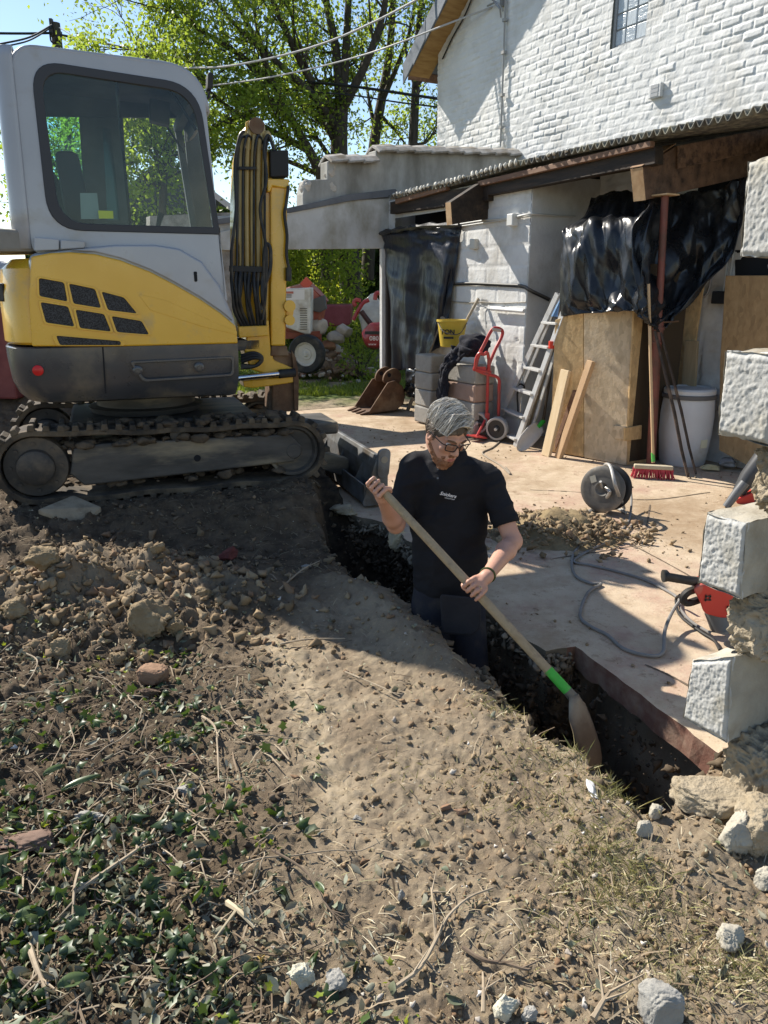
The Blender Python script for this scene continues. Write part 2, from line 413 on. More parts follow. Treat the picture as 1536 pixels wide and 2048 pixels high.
# concrete floor slab with a dusty red screed
def slab_mat(name, edge=False):
    m = bpy.data.materials.new(name); m.use_nodes = True; t, b, L = nodes(m); tc = t.nodes.new("ShaderNodeTexCoord"); src = tc.outputs["Object"]
    def nz(sc, de=8, ro=.62):
        n = t.nodes.new("ShaderNodeTexNoise"); n.inputs["Scale"].default_value = sc; n.inputs["Detail"].default_value = de; n.inputs["Roughness"].default_value = ro; L(src, n.inputs[0]); return n.outputs[0]
    def rng(f, a, bb):
        r = t.nodes.new("ShaderNodeMapRange"); r.inputs[1].default_value = a; r.inputs[2].default_value = bb; L(f, r.inputs[0]); return r.outputs[0]
    def mix(f, A, B):
        x = t.nodes.new("ShaderNodeMix"); x.data_type = 'RGBA'; L(f, x.inputs[0])
        for k, q in ((6, A), (7, B)):
            if isinstance(q, tuple): x.inputs[k].default_value = (*q, 1)
            else: L(q, x.inputs[k])
        return x.outputs[2]
    red = mix(rng(nz(5), .35, .65), (.34, .205, .155), (.45, .31, .235))
    dust = mix(rng(nz(7), .3, .7), (.42, .325, .225), (.54, .44, .32))
    if edge: c = mix(rng(nz(6), .45, .65), (.17, .085, .062), (.27, .19, .14))
    else:
        c = mix(rng(nz(1.5, 10, .75), .34, .50), red, dust)
        c = mix(rng(nz(.8, 9, .72), .47, .62), c, (.30, .215, .135))
        c = mix(rng(nz(9, 9, .75), .57, .68), c, (.21, .14, .085))
        c = mix(rng(nz(3.1, 10, .8), .56, .66), c, (.36, .27, .18))
        c = mix(rng(nz(90, 3), .64, .70), c, (.30, .21, .14))
        c = mix(rng(nz(38, 4), .68, .74), c, (.26, .18, .12))
    L(c, b.inputs["Base Color"]); b.inputs["Roughness"].default_value = .9; b.inputs["Specular IOR Level"].default_value = .2
    bp = t.nodes.new("ShaderNodeBump"); bp.inputs["Strength"].default_value = .55; bp.inputs["Distance"].default_value = .012
    L(nz(22, 10, .7), bp.inputs["Height"]); L(bp.outputs[0], b.inputs["Normal"]); return m
SLAB, SLABE = slab_mat("dusty_screed"), slab_mat("red_screed_edge", True)
# ragged edge on the trench side
edge = [];  rr_ = random.Random(4)
for i in range(len(FARW)-1):
    a, b = FARW[i], FARW[i+1]; n = max(2, int((b-a).length/.05))
    for k in range(n):
        p = a.lerp(b, k/n); j = .005 if i == 0 else .010
        edge.append(Vector((p.x+rr_.uniform(-j, j), p.y+rr_.uniform(-j, j), 0)))
edge.append(FARW[-1])
loop = edge + [Vector((x, y, 0)) for x, y in SLABP[len(FARW):]]
mb = MB(); n = len(loop); low = [p + Vector((0, 0, -.105-.02*rr_.random())) for p in loop]
c0 = Vector((1.2, 5.5, 0))
low = [p + (c0-p).normalized()*(.015+.02*rr_.random()) for p in low]
mb.add(loop, [tuple(range(n))]); nred = sum(1 for p in edge if p.x > .865 and p.y < 3.3)
for k in range(n):
    mb.cur = 1 if k < nred else 2; mb.add([loop[k], loop[(k+1) % n], low[(k+1) % n], low[k]], [(0, 1, 2, 3)])
mb.cur = 1; mb.add(low, [tuple(range(n-1, -1, -1))])
sl_o = mb.build("concrete_slab", [SLAB, SLABE, M('earthy_concrete_edge', (.10, .08, .055), (.24, .20, .145), scale=7, rough=.95, bump=.8, bscale=25)]); tag(sl_o, kind='structure')
md = sl_o.modifiers.new("bevel", 'BEVEL'); md.width = .012; md.segments = 2; md.limit_method = 'ANGLE'

q = MB()
for pl in ([(1268, 1092), (1330, 1125), (1400, 1165), (1440, 1195)], [(1105, 1118), (1190, 1105), (1268, 1092)], [(1268, 1092), (1290, 1065), (1300, 1010)], [(1060, 980), (1160, 985), (1290, 1000), (1420, 985)], [(1290, 1330), (1340, 1352), (1400, 1385)]):
    P = bez([at(u, v, .0) for u, v in pl], 24)
    for a, b in zip(P[:-1], P[1:]):
        d = (b-a).normalized(); n_ = Vector((-d.y, d.x, 0))*(.003+.004*rr_.random()); q.add([a+n_+Z*.003, b+n_+Z*.003, b-n_+Z*.003, a-n_+Z*.003], [(0, 1, 2, 3)])
o = q.build("slab_crack", M("dirt_filled_joint", (.10, .075, .05), (.16, .12, .085), rough=.95)); tag(o, kind="structure")
# ------------------------------------------------------------------ house, outbuilding, garden wall
def wl(u, v, off=0.0): return onp(u, v, WP+WN*off, WN)
def bw(u, v, off=0.0): return onp(u, v, BP+WS*off, WS)
def gw(u, v, off=0.0): return onp(u, v, GP+WN*off, WN)
def vpl(u, v, A, B):
    A, B = Vector(A), Vector(B); d = (B-A); return onp(u, v, A, Vector((d.y, -d.x, 0)).normalized())
WRZ = math.atan2(WS.y, WS.x)
PAINT = M("white_masonry_paint", (.60, .60, .59), (.70, .70, .68), scale=3, rough=.85, bump=.5, bscale=22, dirt=(.46, .44, .40), dscale=2.2, damt=.45, spec=.2, bdist=.012)
HOUSEP = M("house_white_paint", (.61, .615, .61), (.69, .695, .685), scale=2.0, rough=.8, bump=.35, bscale=45, dirt=(.52, .51, .48), dscale=1.6, damt=.35, spec=.25)
RENDERG = M("weathered_render", (.40, .39, .36), (.54, .53, .50), scale=2.2, rough=.9, bump=.4, bscale=18, dirt=(.20, .19, .165), dscale=1.5, damt=.75, spec=.15, stretch=(1, 1, .45))
DARKW = M("old_dark_timber", (.016, .012, .009), (.042, .028, .018), scale=5, rough=.75, bump=.4, bscale=25, stretch=(.35, 4, 4), dirt=(.09, .055, .035), dscale=2, damt=.2)
WETW = M("wet_brown_timber", (.10, .058, .036), (.20, .12, .075), scale=4, rough=.5, bump=.4, bscale=20, stretch=(.35, 5, 5), rvar=.15, dirt=(.03, .018, .012), dscale=2, damt=.5)
BROWNW = M("brown_timber", (.15, .08, .05), (.24, .14, .085), scale=5, rough=.7, bump=.3, bscale=25, stretch=(.5, 5, 5))
FRESHW = M("fresh_pine", (.50, .33, .17), (.60, .42, .24), scale=4, rough=.65, bump=.15, bscale=20, stretch=(5, 5, .6))
SLATE = M("grey_slate", (.10, .12, .15), (.17, .19, .22), scale=6, rough=.55, bump=.2)
ETERNIT = M("fibre_cement_sheet", (.060, .058, .052), (.12, .115, .10), scale=8, rough=.9, bump=.5, bscale=40, dirt=(.26, .25, .19), dscale=7, damt=.55)
LEAD = M("lead_flashing", (.085, .09, .10), (.14, .145, .155), scale=4, rough=.6, bump=.2, bscale=12)
PIPE = M("painted_pipe", (.55, .54, .50), rough=.6)
BLACKP = M("black_cable", (.02, .02, .02), rough=.55)
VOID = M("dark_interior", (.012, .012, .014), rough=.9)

# --- house: gable in painted brick, real relief
house = thing("house", "tall white painted brick house gable with a small glass brick window above the lean-to roof", "house", GP, WRZ)
def hl(s, y, z): return GP + WS*s + (-WN)*y + Z*z             # along, behind, up
ds = .0095
sv = np.arange(-2.13, 4.6, ds); zv = np.arange(2.9, 6.3, ds)
SS, ZV = np.meshgrid(sv, zv); cr, bl = .086, .235
ZV_ = ZV + .030*(fbm(SS*2.5, ZV*3, 3, 3)-.5); row = np.floor(ZV_/cr); fz = ZV_/cr-row; sx = SS + .012*fbm(SS*6, ZV*6, 2, 4) + .5*bl*(row % 2) + .05*_h(row, row*0, 3); colm = np.floor(sx/bl); fx = sx/bl-colm
hgt = _h(row, colm, 11); tx = _h(row, colm, 12)-.5; tz = _h(row, colm, 13)-.5
edge_d = np.minimum(np.minimum(fx, 1-fx)*bl, np.minimum(fz, 1-fz)*cr)
jw = .003+.012*fbm(SS*7, ZV*7, 2, 19)
msk = np.clip(2.4*fbm(SS*1.9, ZV*1.9, 4, 18)-.40, .50, 1.15)
dsp = sstep(.0, .014, edge_d-jw*.5)*(.002+.007*hgt)*msk + sstep(.0, .012, edge_d)*(.016*tx*(fx-.5)+.010*tz*(fz-.5))*(.4+.6*msk) + .011*(fbm(SS*13, ZV*16, 4, 6)-.5) + .02*(fbm(SS*.9, ZV*.9, 2, 8)-.5)
P3 = np.stack([GP.x + WS.x*SS + WN.x*dsp, GP.y + WS.y*SS + WN.y*dsp, ZV], -1)
nz_, ns_ = SS.shape; idx = np.arange(nz_*ns_).reshape(nz_, ns_)
F = np.stack([idx[:-1, :-1], idx[:-1, 1:], idx[1:, 1:], idx[1:, :-1]], -1)
WS0, WS1, WZ0, WZ1 = 1.667, 2.214, 4.30, 5.20
VS0, VS1, VZ0, VZ1 = 2.40, 2.50, 3.72, 3.90
sc_, zc_ = SS[:-1, :-1], ZV[:-1, :-1]
ok = (zc_ < 5.13+.68*(sc_+2.13)) & ~((sc_ > WS0) & (sc_ < WS1) & (zc_ > WZ0) & (zc_ < WZ1))
np_mesh("wall", P3.reshape(-1, 3), F[ok], HOUSEP, house, smooth=True)
mb = MB(); mb.prism([hl(-2.10, .02, 0), hl(-2.10, .02, 5.08), hl(1.2, .02, 7.3), hl(5.6, .02, 7.3), hl(5.6, .02, 0)], -WN*.02)   # inner leaf behind the relief
mb = MB(); mb.box(hl(-2.115, 3.0, 2.6), (.03, 5.9, 5.0), WRZ); mb.build("side_wall", HOUSEP, house)
# window of glass bricks
gb = M("glass_brick", (.26, .31, .36), (.45, .50, .54), scale=7, rough=.22, bump=.6, bscale=9, stretch=(1, 1, 6), spec=.6)
fr = M("grey_mortar", (.36, .37, .38), rough=.8)
wf = MB()
wf.ring([hl(WS0, .03, WZ0), hl(WS1, .03, WZ0), hl(WS1, .03, WZ1), hl(WS0, .03, WZ1)], [hl(WS0+.03, .03, WZ0+.03), hl(WS1-.03, .03, WZ0+.03), hl(WS1-.03, .03, WZ1-.03), hl(WS0+.03, .03, WZ1-.03)], -WN*.06)
win = wf.build("window", fr, house)
nxp, nzp = 3, 5
for i in range(nxp):
    for j in range(nzp):
        w_, h_ = (WS1-WS0-.06)/nxp, (WZ1-WZ0-.06)/nzp; s0 = WS0+.03+i*w_; z0 = WZ0+.03+j*h_
        q = MB(); q.prism(rquad([hl(s0+.008, .045, z0+.008), hl(s0+w_-.008, .045, z0+.008), hl(s0+w_-.008, .045, z0+h_-.008), hl(s0+.008, .045, z0+h_-.008)], .012, 2), -WN*.03)
        q.build("glass_block", gb if (i+j) % 2 else M("glass_brick_pale", (.42, .47, .52), (.55, .6, .63), scale=9, rough=.3, bump=.7, bscale=10, stretch=(6, 6, 1)), win, bevel=.006)
q = MB(); q.box(hl((WS0+WS1)/2, .075, (WZ0+WZ1)/2), (WS1-WS0, .03, WZ1-WZ0), WRZ); q.build("mortar_bed", fr, win)
v0 = gw(1303, 200); v1 = gw(1330, 165); vs0 = (v0-GP).dot(WS); vs1 = (v1-GP).dot(WS)
q = MB(); q.box(hl((vs0+vs1)/2, -.035, (v0.z+v1.z)/2), (vs1-vs0, .05, v1.z-v0.z), WRZ)
vent = q.build("vent_grille", HOUSEP, house, bevel=.006)
for k in range(3):
    q = MB(); zc = v0.z+(v1.z-v0.z)*(.2+.3*k); q.box(hl((vs0+vs1)/2, -.062, zc), ((vs1-vs0)*.62, .006, .035), WRZ); q.build("slot", fr, vent)
# roof verge: soffit boards, grey bargeboard slates, roof plane
def rv(s, y, dz=0.0): return hl(s, y, 5.13+.68*(s+2.13)+dz)
S0, S1, OV = -2.50, 2.4, .36
q = MB(); q.prism([rv(S0, -OV+.03, -.02), rv(S1, -OV+.03, -.02), rv(S1, .06, -.02), rv(S0, .06, -.02)], Vector((0, 0, .03)))
roof = MB().prism([rv(S0-.05, -OV, .05), rv(S1, -OV, .05), rv(S1, 6, .05), rv(S0-.05, 6, .05)], Vector((0, 0, .10))).build("roof", SLATE, house)
q.build("soffit", M("ochre_soffit", (.30, .17, .06), (.42, .26, .10), scale=4, rough=.7, stretch=(6, 1, 1)), roof)
q = MB(); q.prism([rv(S0-.06, -OV, -.06), rv(S1, -OV, -.06), rv(S1, -OV, .20), rv(S0-.06, -OV, .20)], WN*.03)
for k in range(15):
    s = S0-.06+k*.33; q.prism([rv(s, -OV-.032, -.10-.02*(k % 2)), rv(s+.34, -OV-.032, -.07), rv(s+.34, -OV-.032, .19), rv(s, -OV-.032, .19)], WN*(.012+.006*(k % 2)))
q.build("bargeboard", SLATE, roof)
q = MB(); q.prism([rv(S0-.03, -OV+.03, -.05), rv(S0, -OV+.03, .05), rv(S0, .3, .05), rv(S0-.03, .3, -.05)], WS*.02); q.build("eaves_board", BROWNW, roof)
# cable down the gable, cable bracket
q = MB(); q.tube([gw(u, v, .045) for u, v in [(1012, -25), (1009, 60), (1006, 150), (1003, 230), (1001, 292)]], .014, 6)
for v in (40, 105, 190, 255):
    p = gw(1011-v*.035, v, .05); q.box(p, (.06, .05, .04), WRZ)
q.build("downlead_cable", M("grey_conduit", (.33, .33, .32), rough=.6), house, smooth=True)
q = MB(); q.tube([gw(975, 12, .06), gw(990, 5, .10), gw(1000, 18, .09), gw(1002, 35, .05)], .013, 6); q.tube([gw(985, 0, .06), gw(998, 8, .10), gw(1006, 22, .06)], .012, 6); q.box(gw(1001, 5, .06), (.07, .08, .09), WRZ)
q.build("cable_clamp", M("galvanised", (.35, .35, .35), rough=.5, metal=.6), house)
q = MB(); q.tube(bez([gw(950, -20, .03), gw(930, 30, .03), gw(905, 75, .03), gw(885, 118, .03)], 20), .012, 6); q.build("verge_cable", BLACKP, house)

# --- outbuilding: long painted block wall of the lean-to with what is left of its roof
lean = thing("lean_to", "low white block outbuilding with corrugated roof edge and sawn rafter ends", "outbuilding", WP, WRZ)
def ll(s, y, z): return WP + WS*s + (-WN)*y + Z*z
def relief_wall(name, s0, s1, z0, z1, y, mat, parent, bl=.40, cr=.20, amp=.007, ds=.02, holes=()):
    sv = np.arange(s0, s1+ds, ds); zv = np.arange(z0, z1+ds, ds); SS, ZV = np.meshgrid(sv, zv); row = np.floor(ZV/cr); sx = SS+.5*bl*(row % 2); cm = np.floor(sx/bl)
    fz = ZV/cr-row; fx = sx/bl-cm; e = np.minimum(np.minimum(fx, 1-fx)*bl, np.minimum(fz, 1-fz)*cr)
    d = sstep(0, .016, e)*amp*(.7+.6*_h(row, cm, 31)) + .006*(fbm(SS*6, ZV*6, 4, 14)-.5) - .02*sstep(.74, .80, fbm(SS*4.3, ZV*4.3, 4, 15)) + (y*-1)
    P3 = np.stack([WP.x + WS.x*SS + WN.x*d, WP.y + WS.y*SS + WN.y*d, ZV], -1)
    n1, n2 = SS.shape; idx = np.arange(n1*n2).reshape(n1, n2); F = np.stack([idx[:-1, :-1], idx[:-1, 1:], idx[1:, 1:], idx[1:, :-1]], -1)
    ok = np.ones((n1-1, n2-1), bool)
    for a, b, c, d2 in holes: ok &= ~((SS[:-1, :-1] > a) & (SS[:-1, :-1] < b) & (ZV[:-1, :-1] > c) & (ZV[:-1, :-1] < d2))
    return np_mesh(name, P3.reshape(-1, 3), F[ok], mat, parent, smooth=True)
RW = .90                                                          # the right-hand stretch is set back this much
relief_wall("wall", -3.04, -.10, -.2, 2.66, 0, PAINT, lean, holes=[(-2.92, -1.98, -.3, 2.12), (-2.85, -1.55, 2.22, 2.42)])
relief_wall("set_back_wall", -.10, 5.4, -.2, 2.70, RW, PAINT, lean, holes=[(1.15, 5.6, 2.34, 2.8)])
q = MB(); q.prism([ll(-.10, 0, -.2), ll(-.10, RW, -.2), ll(-.10, RW, 2.66), ll(-.10, 0, 2.66)], WS*.012); q.build("wall_return", PAINT, lean)
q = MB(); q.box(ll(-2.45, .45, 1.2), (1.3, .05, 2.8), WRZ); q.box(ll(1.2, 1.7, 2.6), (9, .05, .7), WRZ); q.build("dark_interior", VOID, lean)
q = MB(); q.box(ll(-2.94, .0, 1.05), (.05, .16, 2.15), WRZ); q.build("door_jamb", M("dark_painted_jamb", (.045, .035, .03), rough=.6), lean, bevel=.005)
q = MB(); q.box(ll(-3.0, .0, 1.0), (.07, .26, 2.14), WRZ); q.build("door_reveal", PAINT, lean, bevel=.005)
# cut edge of corrugated sheets: wavy profile running the length
edge_px = [(778, 395), (830, 383), (900, 366), (970, 346), (1040, 327), (1120, 309), (1210, 288), (1300, 268), (1400, 247), (1480, 229), (1540, 214), (1640, 190)]
OE = .16                                                          # overhang in front of the wall
ep = [wl(u, v, OE) for u, v in edge_px]; es = [(p-WP).dot(WS) for p in ep]; ez = [p.z for p in ep]
wv = .177/2.2
sv = np.arange(es[0], es[-1], wv/10); zt = np.interp(sv, es, ez) + .024*np.sin(2*np.pi*sv/wv) + .012*(fbm(sv*2.0, sv*0, 2, 3)-.5)
rows = []
for y, up in ((-OE, 0), (-OE+.35, .045), (.9, .15), (2.0, .33)):
    jit = (.03*(fbm(sv*4.1, sv*0+3, 2, 7)-.5) if y == -OE else 0*sv)
    rows.append([ll(s, y+j, z+up) for s, z, j in zip(sv, zt, jit)])
ro = MB().sheet(rows).build("roof", ETERNIT, lean, smooth='all', solid=.011)
# pale broken crests and moss along the far half of the edge
r2 = random.Random(3); MORTP = M("pale_mortar", (.50, .48, .42), (.62, .60, .54), scale=20, rough=.95)
for k in range(0, 42):
    s = es[0]+.12+k*wv
    if s > -.15 and r2.random() < .72: continue
    if r2.random() < .15: continue
    z = float(np.interp(s, es, ez)); s_ = s+wv*.25; hgt_ = r2.uniform(.035, .075)
    V_, F_ = rock_vf((0, 0, 0), (.02, .035, hgt_/2), 300+k, sub=2); p0 = ll(s_, -OE-.01, z+.02)
    np_mesh("mortar_plug", V_+np.array(p0), F_, MORTP, ro)
# wall plate beams and purlin under the sheets
def edge_beam(name, u0, v0, u1, v1, hpx, off, mat, th=.06):
    a, b, c, d = wl(u0, v0, off), wl(u1, v1, off), wl(u1, v1+hpx[1], off), wl(u0, v0+hpx[0], off)
    q = MB(); q.prism([a, b, c, d], -WN*th); return q.build(name, mat, lean, bevel=.006)
edge_beam("batten", 790, 398, 892, 370, (10, 10), .135, BROWNW)
edge_beam("batten", 955, 362, 1300, 281, (11, 13), .135, BROWNW)
edge_beam("wall_plate", 780, 404, 975, 367, (24, 34), .09, DARKW, .10)
edge_beam("wall_plate", 975, 367, 1310, 292, (24, 36), .09, DARKW, .10)
# sawn rafter ends that reach out from the wall over the yard
def rafter(name, A, pts, th, mat, endmat, top):
    """pts: side outline in pixels on the vertical plane square to the wall through A; th: thickness along the wall"""
    P = [onp(u, v, A, WS) for u, v in pts]
    q = MB(); q.prism(P, WAW*th); o = q.build(name, mat, lean, bevel=.006)
    q = MB(); k, l = top; e = (P[k]-P[l]); out = (P[k]-P[k-2])
    c = [P[k], P[l], P[l]+WAW*th, P[k]+WAW*th]; nrm = (c[1]-c[0]).cross(c[3]-c[0]).normalized()
    if nrm.dot(P[2]-P[k]) > 0: nrm = -nrm
    q.prism([p+nrm*.002 for p in c], nrm*.004); q.build("sawn_end", endmat, o); return o
SAWN = M("sawn_end_grain", (.36, .22, .11), (.50, .34, .19), scale=9, rough=.8, bump=.2)
SAWNB = M("sawn_brown", (.26, .155, .09), (.36, .23, .14), scale=9, rough=.8, bump=.2)
a = wl(977, 440, .0)
rafter("rafter_stub", a, [(902, 404), (960, 366), (985, 372), (985, 436), (905, 449)], .10, DARKW, SAWN, (4, 0))
A2 = at(1300, 925, 0)
o = rafter("rafter_stub", A2, [(1286, 334), (1352, 292), (1700, 228), (1700, 312), (1500, 352), (1292, 400)], .13, WETW, SAWN, (5, 0))
c = [onp(u, v, A2, WS) for u, v in [(1284, 333), (1352, 289)]]
q = MB(); q.prism([c[0]+Z*.003, c[1]+Z*.003, c[1]+WAW*.13+Z*.003, c[0]+WAW*.13+Z*.003], Z*.005); q.build("sloping_cut", SAWNB, o)
P = [onp(u, v, A2-WS*(-.004), WS) for u, v in [(1352, 292), (1700, 225), (1700, 262), (1352, 338)]]
q = MB(); q.prism(P, WS*.02); q.build("side_board", M("damp_board", (.13, .075, .045), (.22, .135, .085), scale=4, rough=.45, bump=.5, bscale=18, stretch=(.35, 5, 5), dirt=(.045, .025, .016), dscale=3, damt=.6), o, bevel=.004)
# conduits and cables on the wall, lamp box, switch
CAB = M("whitish_cable", (.50, .50, .47), rough=.6)
def cable(name, px, off, r, mat, parent=lean, n=26):
    q = MB(); q.tube(bez([wl(u, v, off) if u <= 1063 else onp(u, v, ll(-.10, 0, 0)+WS*(.012+off), WS) for u, v in px], n), r, 6); return q.build(name, mat, parent, smooth=True)
cable("conduit", [(915, 449), (960, 442), (1020, 436), (1062, 428), (1110, 431), (1150, 432)], .02, .011, CAB)
cable("conduit", [(918, 453), (1000, 441), (1062, 432)], .02, .008, CAB)
cable("cable", [(903, 567), (935, 566), (970, 567), (1010, 569), (1045, 571), (1062, 580), (1100, 598)], .025, .012, M("grey_cable", (.10, .10, .095), rough=.6))
cable("cable", [(903, 570), (935, 569), (970, 570), (1010, 572), (1045, 575), (1062, 584), (1098, 601)], .02, .009, BLACKP)
cable("cable", [(895, 602), (935, 605), (965, 604), (1000, 606), (1052, 604)], .012, .006, M("tan_cable", (.34, .31, .26), rough=.7))
cable("wire_trace", [(983, 617), (972, 620), (971, 640), (972, 655)], .008, .004, PIPE)
q = MB(); a, b = wl(983, 617, .05), wl(1048, 622, .05); q.tube([a, b], .022, 10); q.build("tube_lamp", M("white_tube", (.78, .78, .76), rough=.3), lean, smooth=True)
q = MB(); p = wl(948, 488, .03); q.box(p, (.10, .06, .11), WRZ); q.build("junction_box", M("cream_box", (.56, .55, .50), rough=.5), lean, bevel=.01)
q = MB(); p = wl(1025, 440, .04); q.box(p, (.10, .08, .12), WRZ); q.build("junction_box", M("white_box", (.66, .66, .63), rough=.5), lean, bevel=.01)
def wr(u, v, off=0): return onp(u, v, WP+WN*(off-RW), WN)
q = MB(); p = wr(1440, 595, .03); q.box(p, (.14, .06, .11), WRZ); q.build("switch_box", M("black_switch", (.02, .02, .022), rough=.4), lean, bevel=.008)
for off_ in (0, 10):
    q = MB(); q.tube([wr(1447+off_*.9, 585, .03), wr(1452+off_, 540, .03), wr(1456+off_*1.1, 505, .03)], .009, 6); q.build("conduit", CAB, lean, smooth=True)
q = MB(); q.tube(bez([wr(1395, 598, .03), wr(1412, 590, .03), wr(1420, 570, .03), wr(1424, 540, .03)], 14), .011, 6); q.build("conduit", M("grey_pvc", (.30, .30, .30), rough=.5), lean, smooth=True)
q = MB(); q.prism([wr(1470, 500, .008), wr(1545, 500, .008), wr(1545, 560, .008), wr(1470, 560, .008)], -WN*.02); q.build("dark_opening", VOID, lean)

# --- garden wall with the wide opening and stepped top
gwall = thing("garden_wall", "weathered grey block wall with stepped tiled coping and a wide opening below", "wall", BP, math.atan2(-WN.y, -WN.x))
def bl_(u, v): return bw(u, v)
prof = [(772, 496), (560, 498), (380, 500), (380, 432), (450, 432), (560, 428), (606, 425), (606, 388), (612, 360), (655, 358), (655, 322), (752, 316), (752, 300), (1040, 306), (1060, 420), (900, 470), (800, 490)]
q = MB(); q.prism([bw(u, v) for u, v in prof], WAW*.22); q.build("block_panel", RENDERG, gwall, bevel=.012)
q = MB(); q.prism([bw(u, v, .012) for u, v in [(772, 497), (566, 499), (420, 501), (420, 470), (600, 420), (690, 400), (790, 397), (800, 440), (772, 470)]], WS*.02); q.build("lintel", M("grey_white_lintel", (.50, .50, .48), (.62, .62, .60), scale=2.5, rough=.85, bump=.3, dirt=(.30, .28, .22), dscale=2.2, damt=.65, stretch=(1, 1, .6)), gwall, bevel=.006)
q = MB(); q.prism([bw(u, v, .045) for u, v in [(420, 440), (565, 418), (640, 402), (690, 390), (790, 378), (800, 392), (700, 402), (650, 412), (570, 428), (420, 452)]], WS*.02); q.build("roof_flashing", LEAD, gwall, bevel=.006)
COPT = M("weathered_clay_coping", (.27, .255, .235), (.40, .385, .36), scale=8, rough=.85, bump=.3, dirt=(.16, .13, .09), dscale=5, damt=.6)
def coping(u0, v0, u1, v1, n):
    a, b = bw(u0, v0), bw(u1, v1)
    for k in range(n):
        p, q2 = a.lerp(b, k/n), a.lerp(b, (k+1.06)/n); d = (b-a).normalized(); q = MB(); pr = []
        for P, up in ((p, .0), (q2, .022)):
            pr.append([P + WS*y + Z*(z+up) for y, z in [(.09, -.06), (.10, -.035), (0, .03), (-.11, .062), (-.22, .03), (-.32, -.035), (-.31, -.06), (-.11, .03)]])
        q.prism(pr[0], pr[1]); q.build("coping_tile", COPT, gwall, bevel=.008)
coping(657, 318, 752, 320, 3); coping(752, 298, 1042, 306, 9)
q = MB()
for u, v in ((660, 350), (668, 340), (662, 372), (611, 372)):
    p = bw(u, v, -.05); V_, F_ = rock_vf(tuple(p), (.08, .07, .09), int(u), sub=3); q.add([tuple(x) for x in V_], [tuple(f) for f in F_])
q.build("broken_block_edge", M("broken_block", (.45, .40, .34), (.55, .50, .44), scale=8, rough=.95, bump=.6), gwall)
# left stretch of the wall seen past the machine
q = MB(); q.prism([bw(u, v, -.02) for u, v in [(300, 432), (455, 425), (520, 428), (520, 500), (520, 640), (440, 640), (300, 640)]], WAW*.2); q.build("rubble_masonry", M("rubble_stone", (.20, .18, .155), (.38, .35, .31), scale=9, rough=.95, bump=.9, bscale=12, bdist=.03), gwall)
# ------------------------------------------------------------------ mini excavator
EXC = thing("excavator", "yellow and grey mini excavator on rubber tracks standing on the mud above the trench", "excavator", XO, XA)
def el(x, y, z): return XO + XEX*x + XEY*y + Z*z
def ew(u, v, y): return onp(u, v, XO+XEY*y, XEY)
def elc(p): d = p-XO; return d.dot(XEX), d.dot(XEY), d.z
YEL = M("yellow_machine_paint", (.68, .375, .022), (.73, .42, .03), scale=2, rough=.30, spec=.5, coat=.4, dirt=(.40, .28, .12), dscale=3.5, damt=.12, rvar=.1, bump=.03, bscale=3)
GRY = M("grey_machine_paint", (.34, .355, .39), (.38, .395, .43), scale=2, rough=.36, spec=.5, coat=.3, dirt=(.30, .28, .25), dscale=3, damt=.25, rvar=.1, bump=.03, bscale=3)
DKG = M("charcoal_panel", (.040, .043, .050), (.055, .058, .066), scale=3, rough=.33, spec=.5, coat=.2, dirt=(.16, .135, .10), dscale=2.6, damt=.4, rvar=.12)
BLK = M("black_rubber", (.016, .016, .017), rough=.6, dirt=(.07, .06, .045), dscale=6, damt=.4)
HOSE = M("black_hose", (.02, .021, .023), rough=.45, dirt=(.09, .075, .05), dscale=9, damt=.35)
MUDDY = M("muddy_rubber", (.030, .026, .022), (.075, .058, .040), scale=9, rough=.9, bump=.7, bscale=30, dirt=(.15, .115, .075), dscale=5, damt=.6)
STEELW = M("worn_dark_steel", (.055, .052, .048), (.10, .093, .085), scale=6, rough=.6, metal=.3, dirt=(.30, .25, .17), dscale=2.5, damt=.42, bump=.3, bscale=14, stretch=(.5, 1, 2))
RUST = M("rusty_brown_steel", (.075, .040, .022), (.15, .08, .042), scale=6, rough=.8, bump=.4, bscale=25, dirt=(.22, .15, .09), dscale=4, damt=.4)
BLADE = M("scuffed_grey_blade", (.15, .155, .16), (.26, .265, .27), scale=3, rough=.5, metal=.35, dirt=(.10, .08, .06), dscale=4, damt=.6, bump=.2)
CHROME = M("chrome_rod", (.75, .75, .76), rough=.12, metal=1.0)
VENTM = M("black_vent_mesh", (.006, .006, .007), (.045, .045, .05), scale=160, detail=1, rough=.6, contrast=(.48, .52))
CABG = glass_mat("dusty_cab_glass", (.72, .90, .87), alpha=.20, dust=(.20, .22, .19))
CABC = glass_mat("clear_cab_glass", (.88, .95, .93), alpha=.03, dust=(.2, .22, .2))
CABF = glass_mat("teal_cab_glass", (.52, .92, .92), alpha=.14, dust=(.24, .42, .42))
INTD = M("dark_cab_trim", (.06, .065, .062), (.095, .10, .095), scale=5, rough=.75)
REDM = M("red_reflector", (.55, .01, .012), rough=.3)
yN = -.775
def prism_px(name, px, y0, th, mat, parent=EXC, bevel=.008, r=None, n=4, smooth=False, dense=None):
    P = [ew(u, v, y0) for u, v in px]
    if r: P = rquad(P, r, n)
    q = MB(); q.prism(P, XEY*th); return q.build(name, mat, parent, bevel=bevel, smooth=smooth)

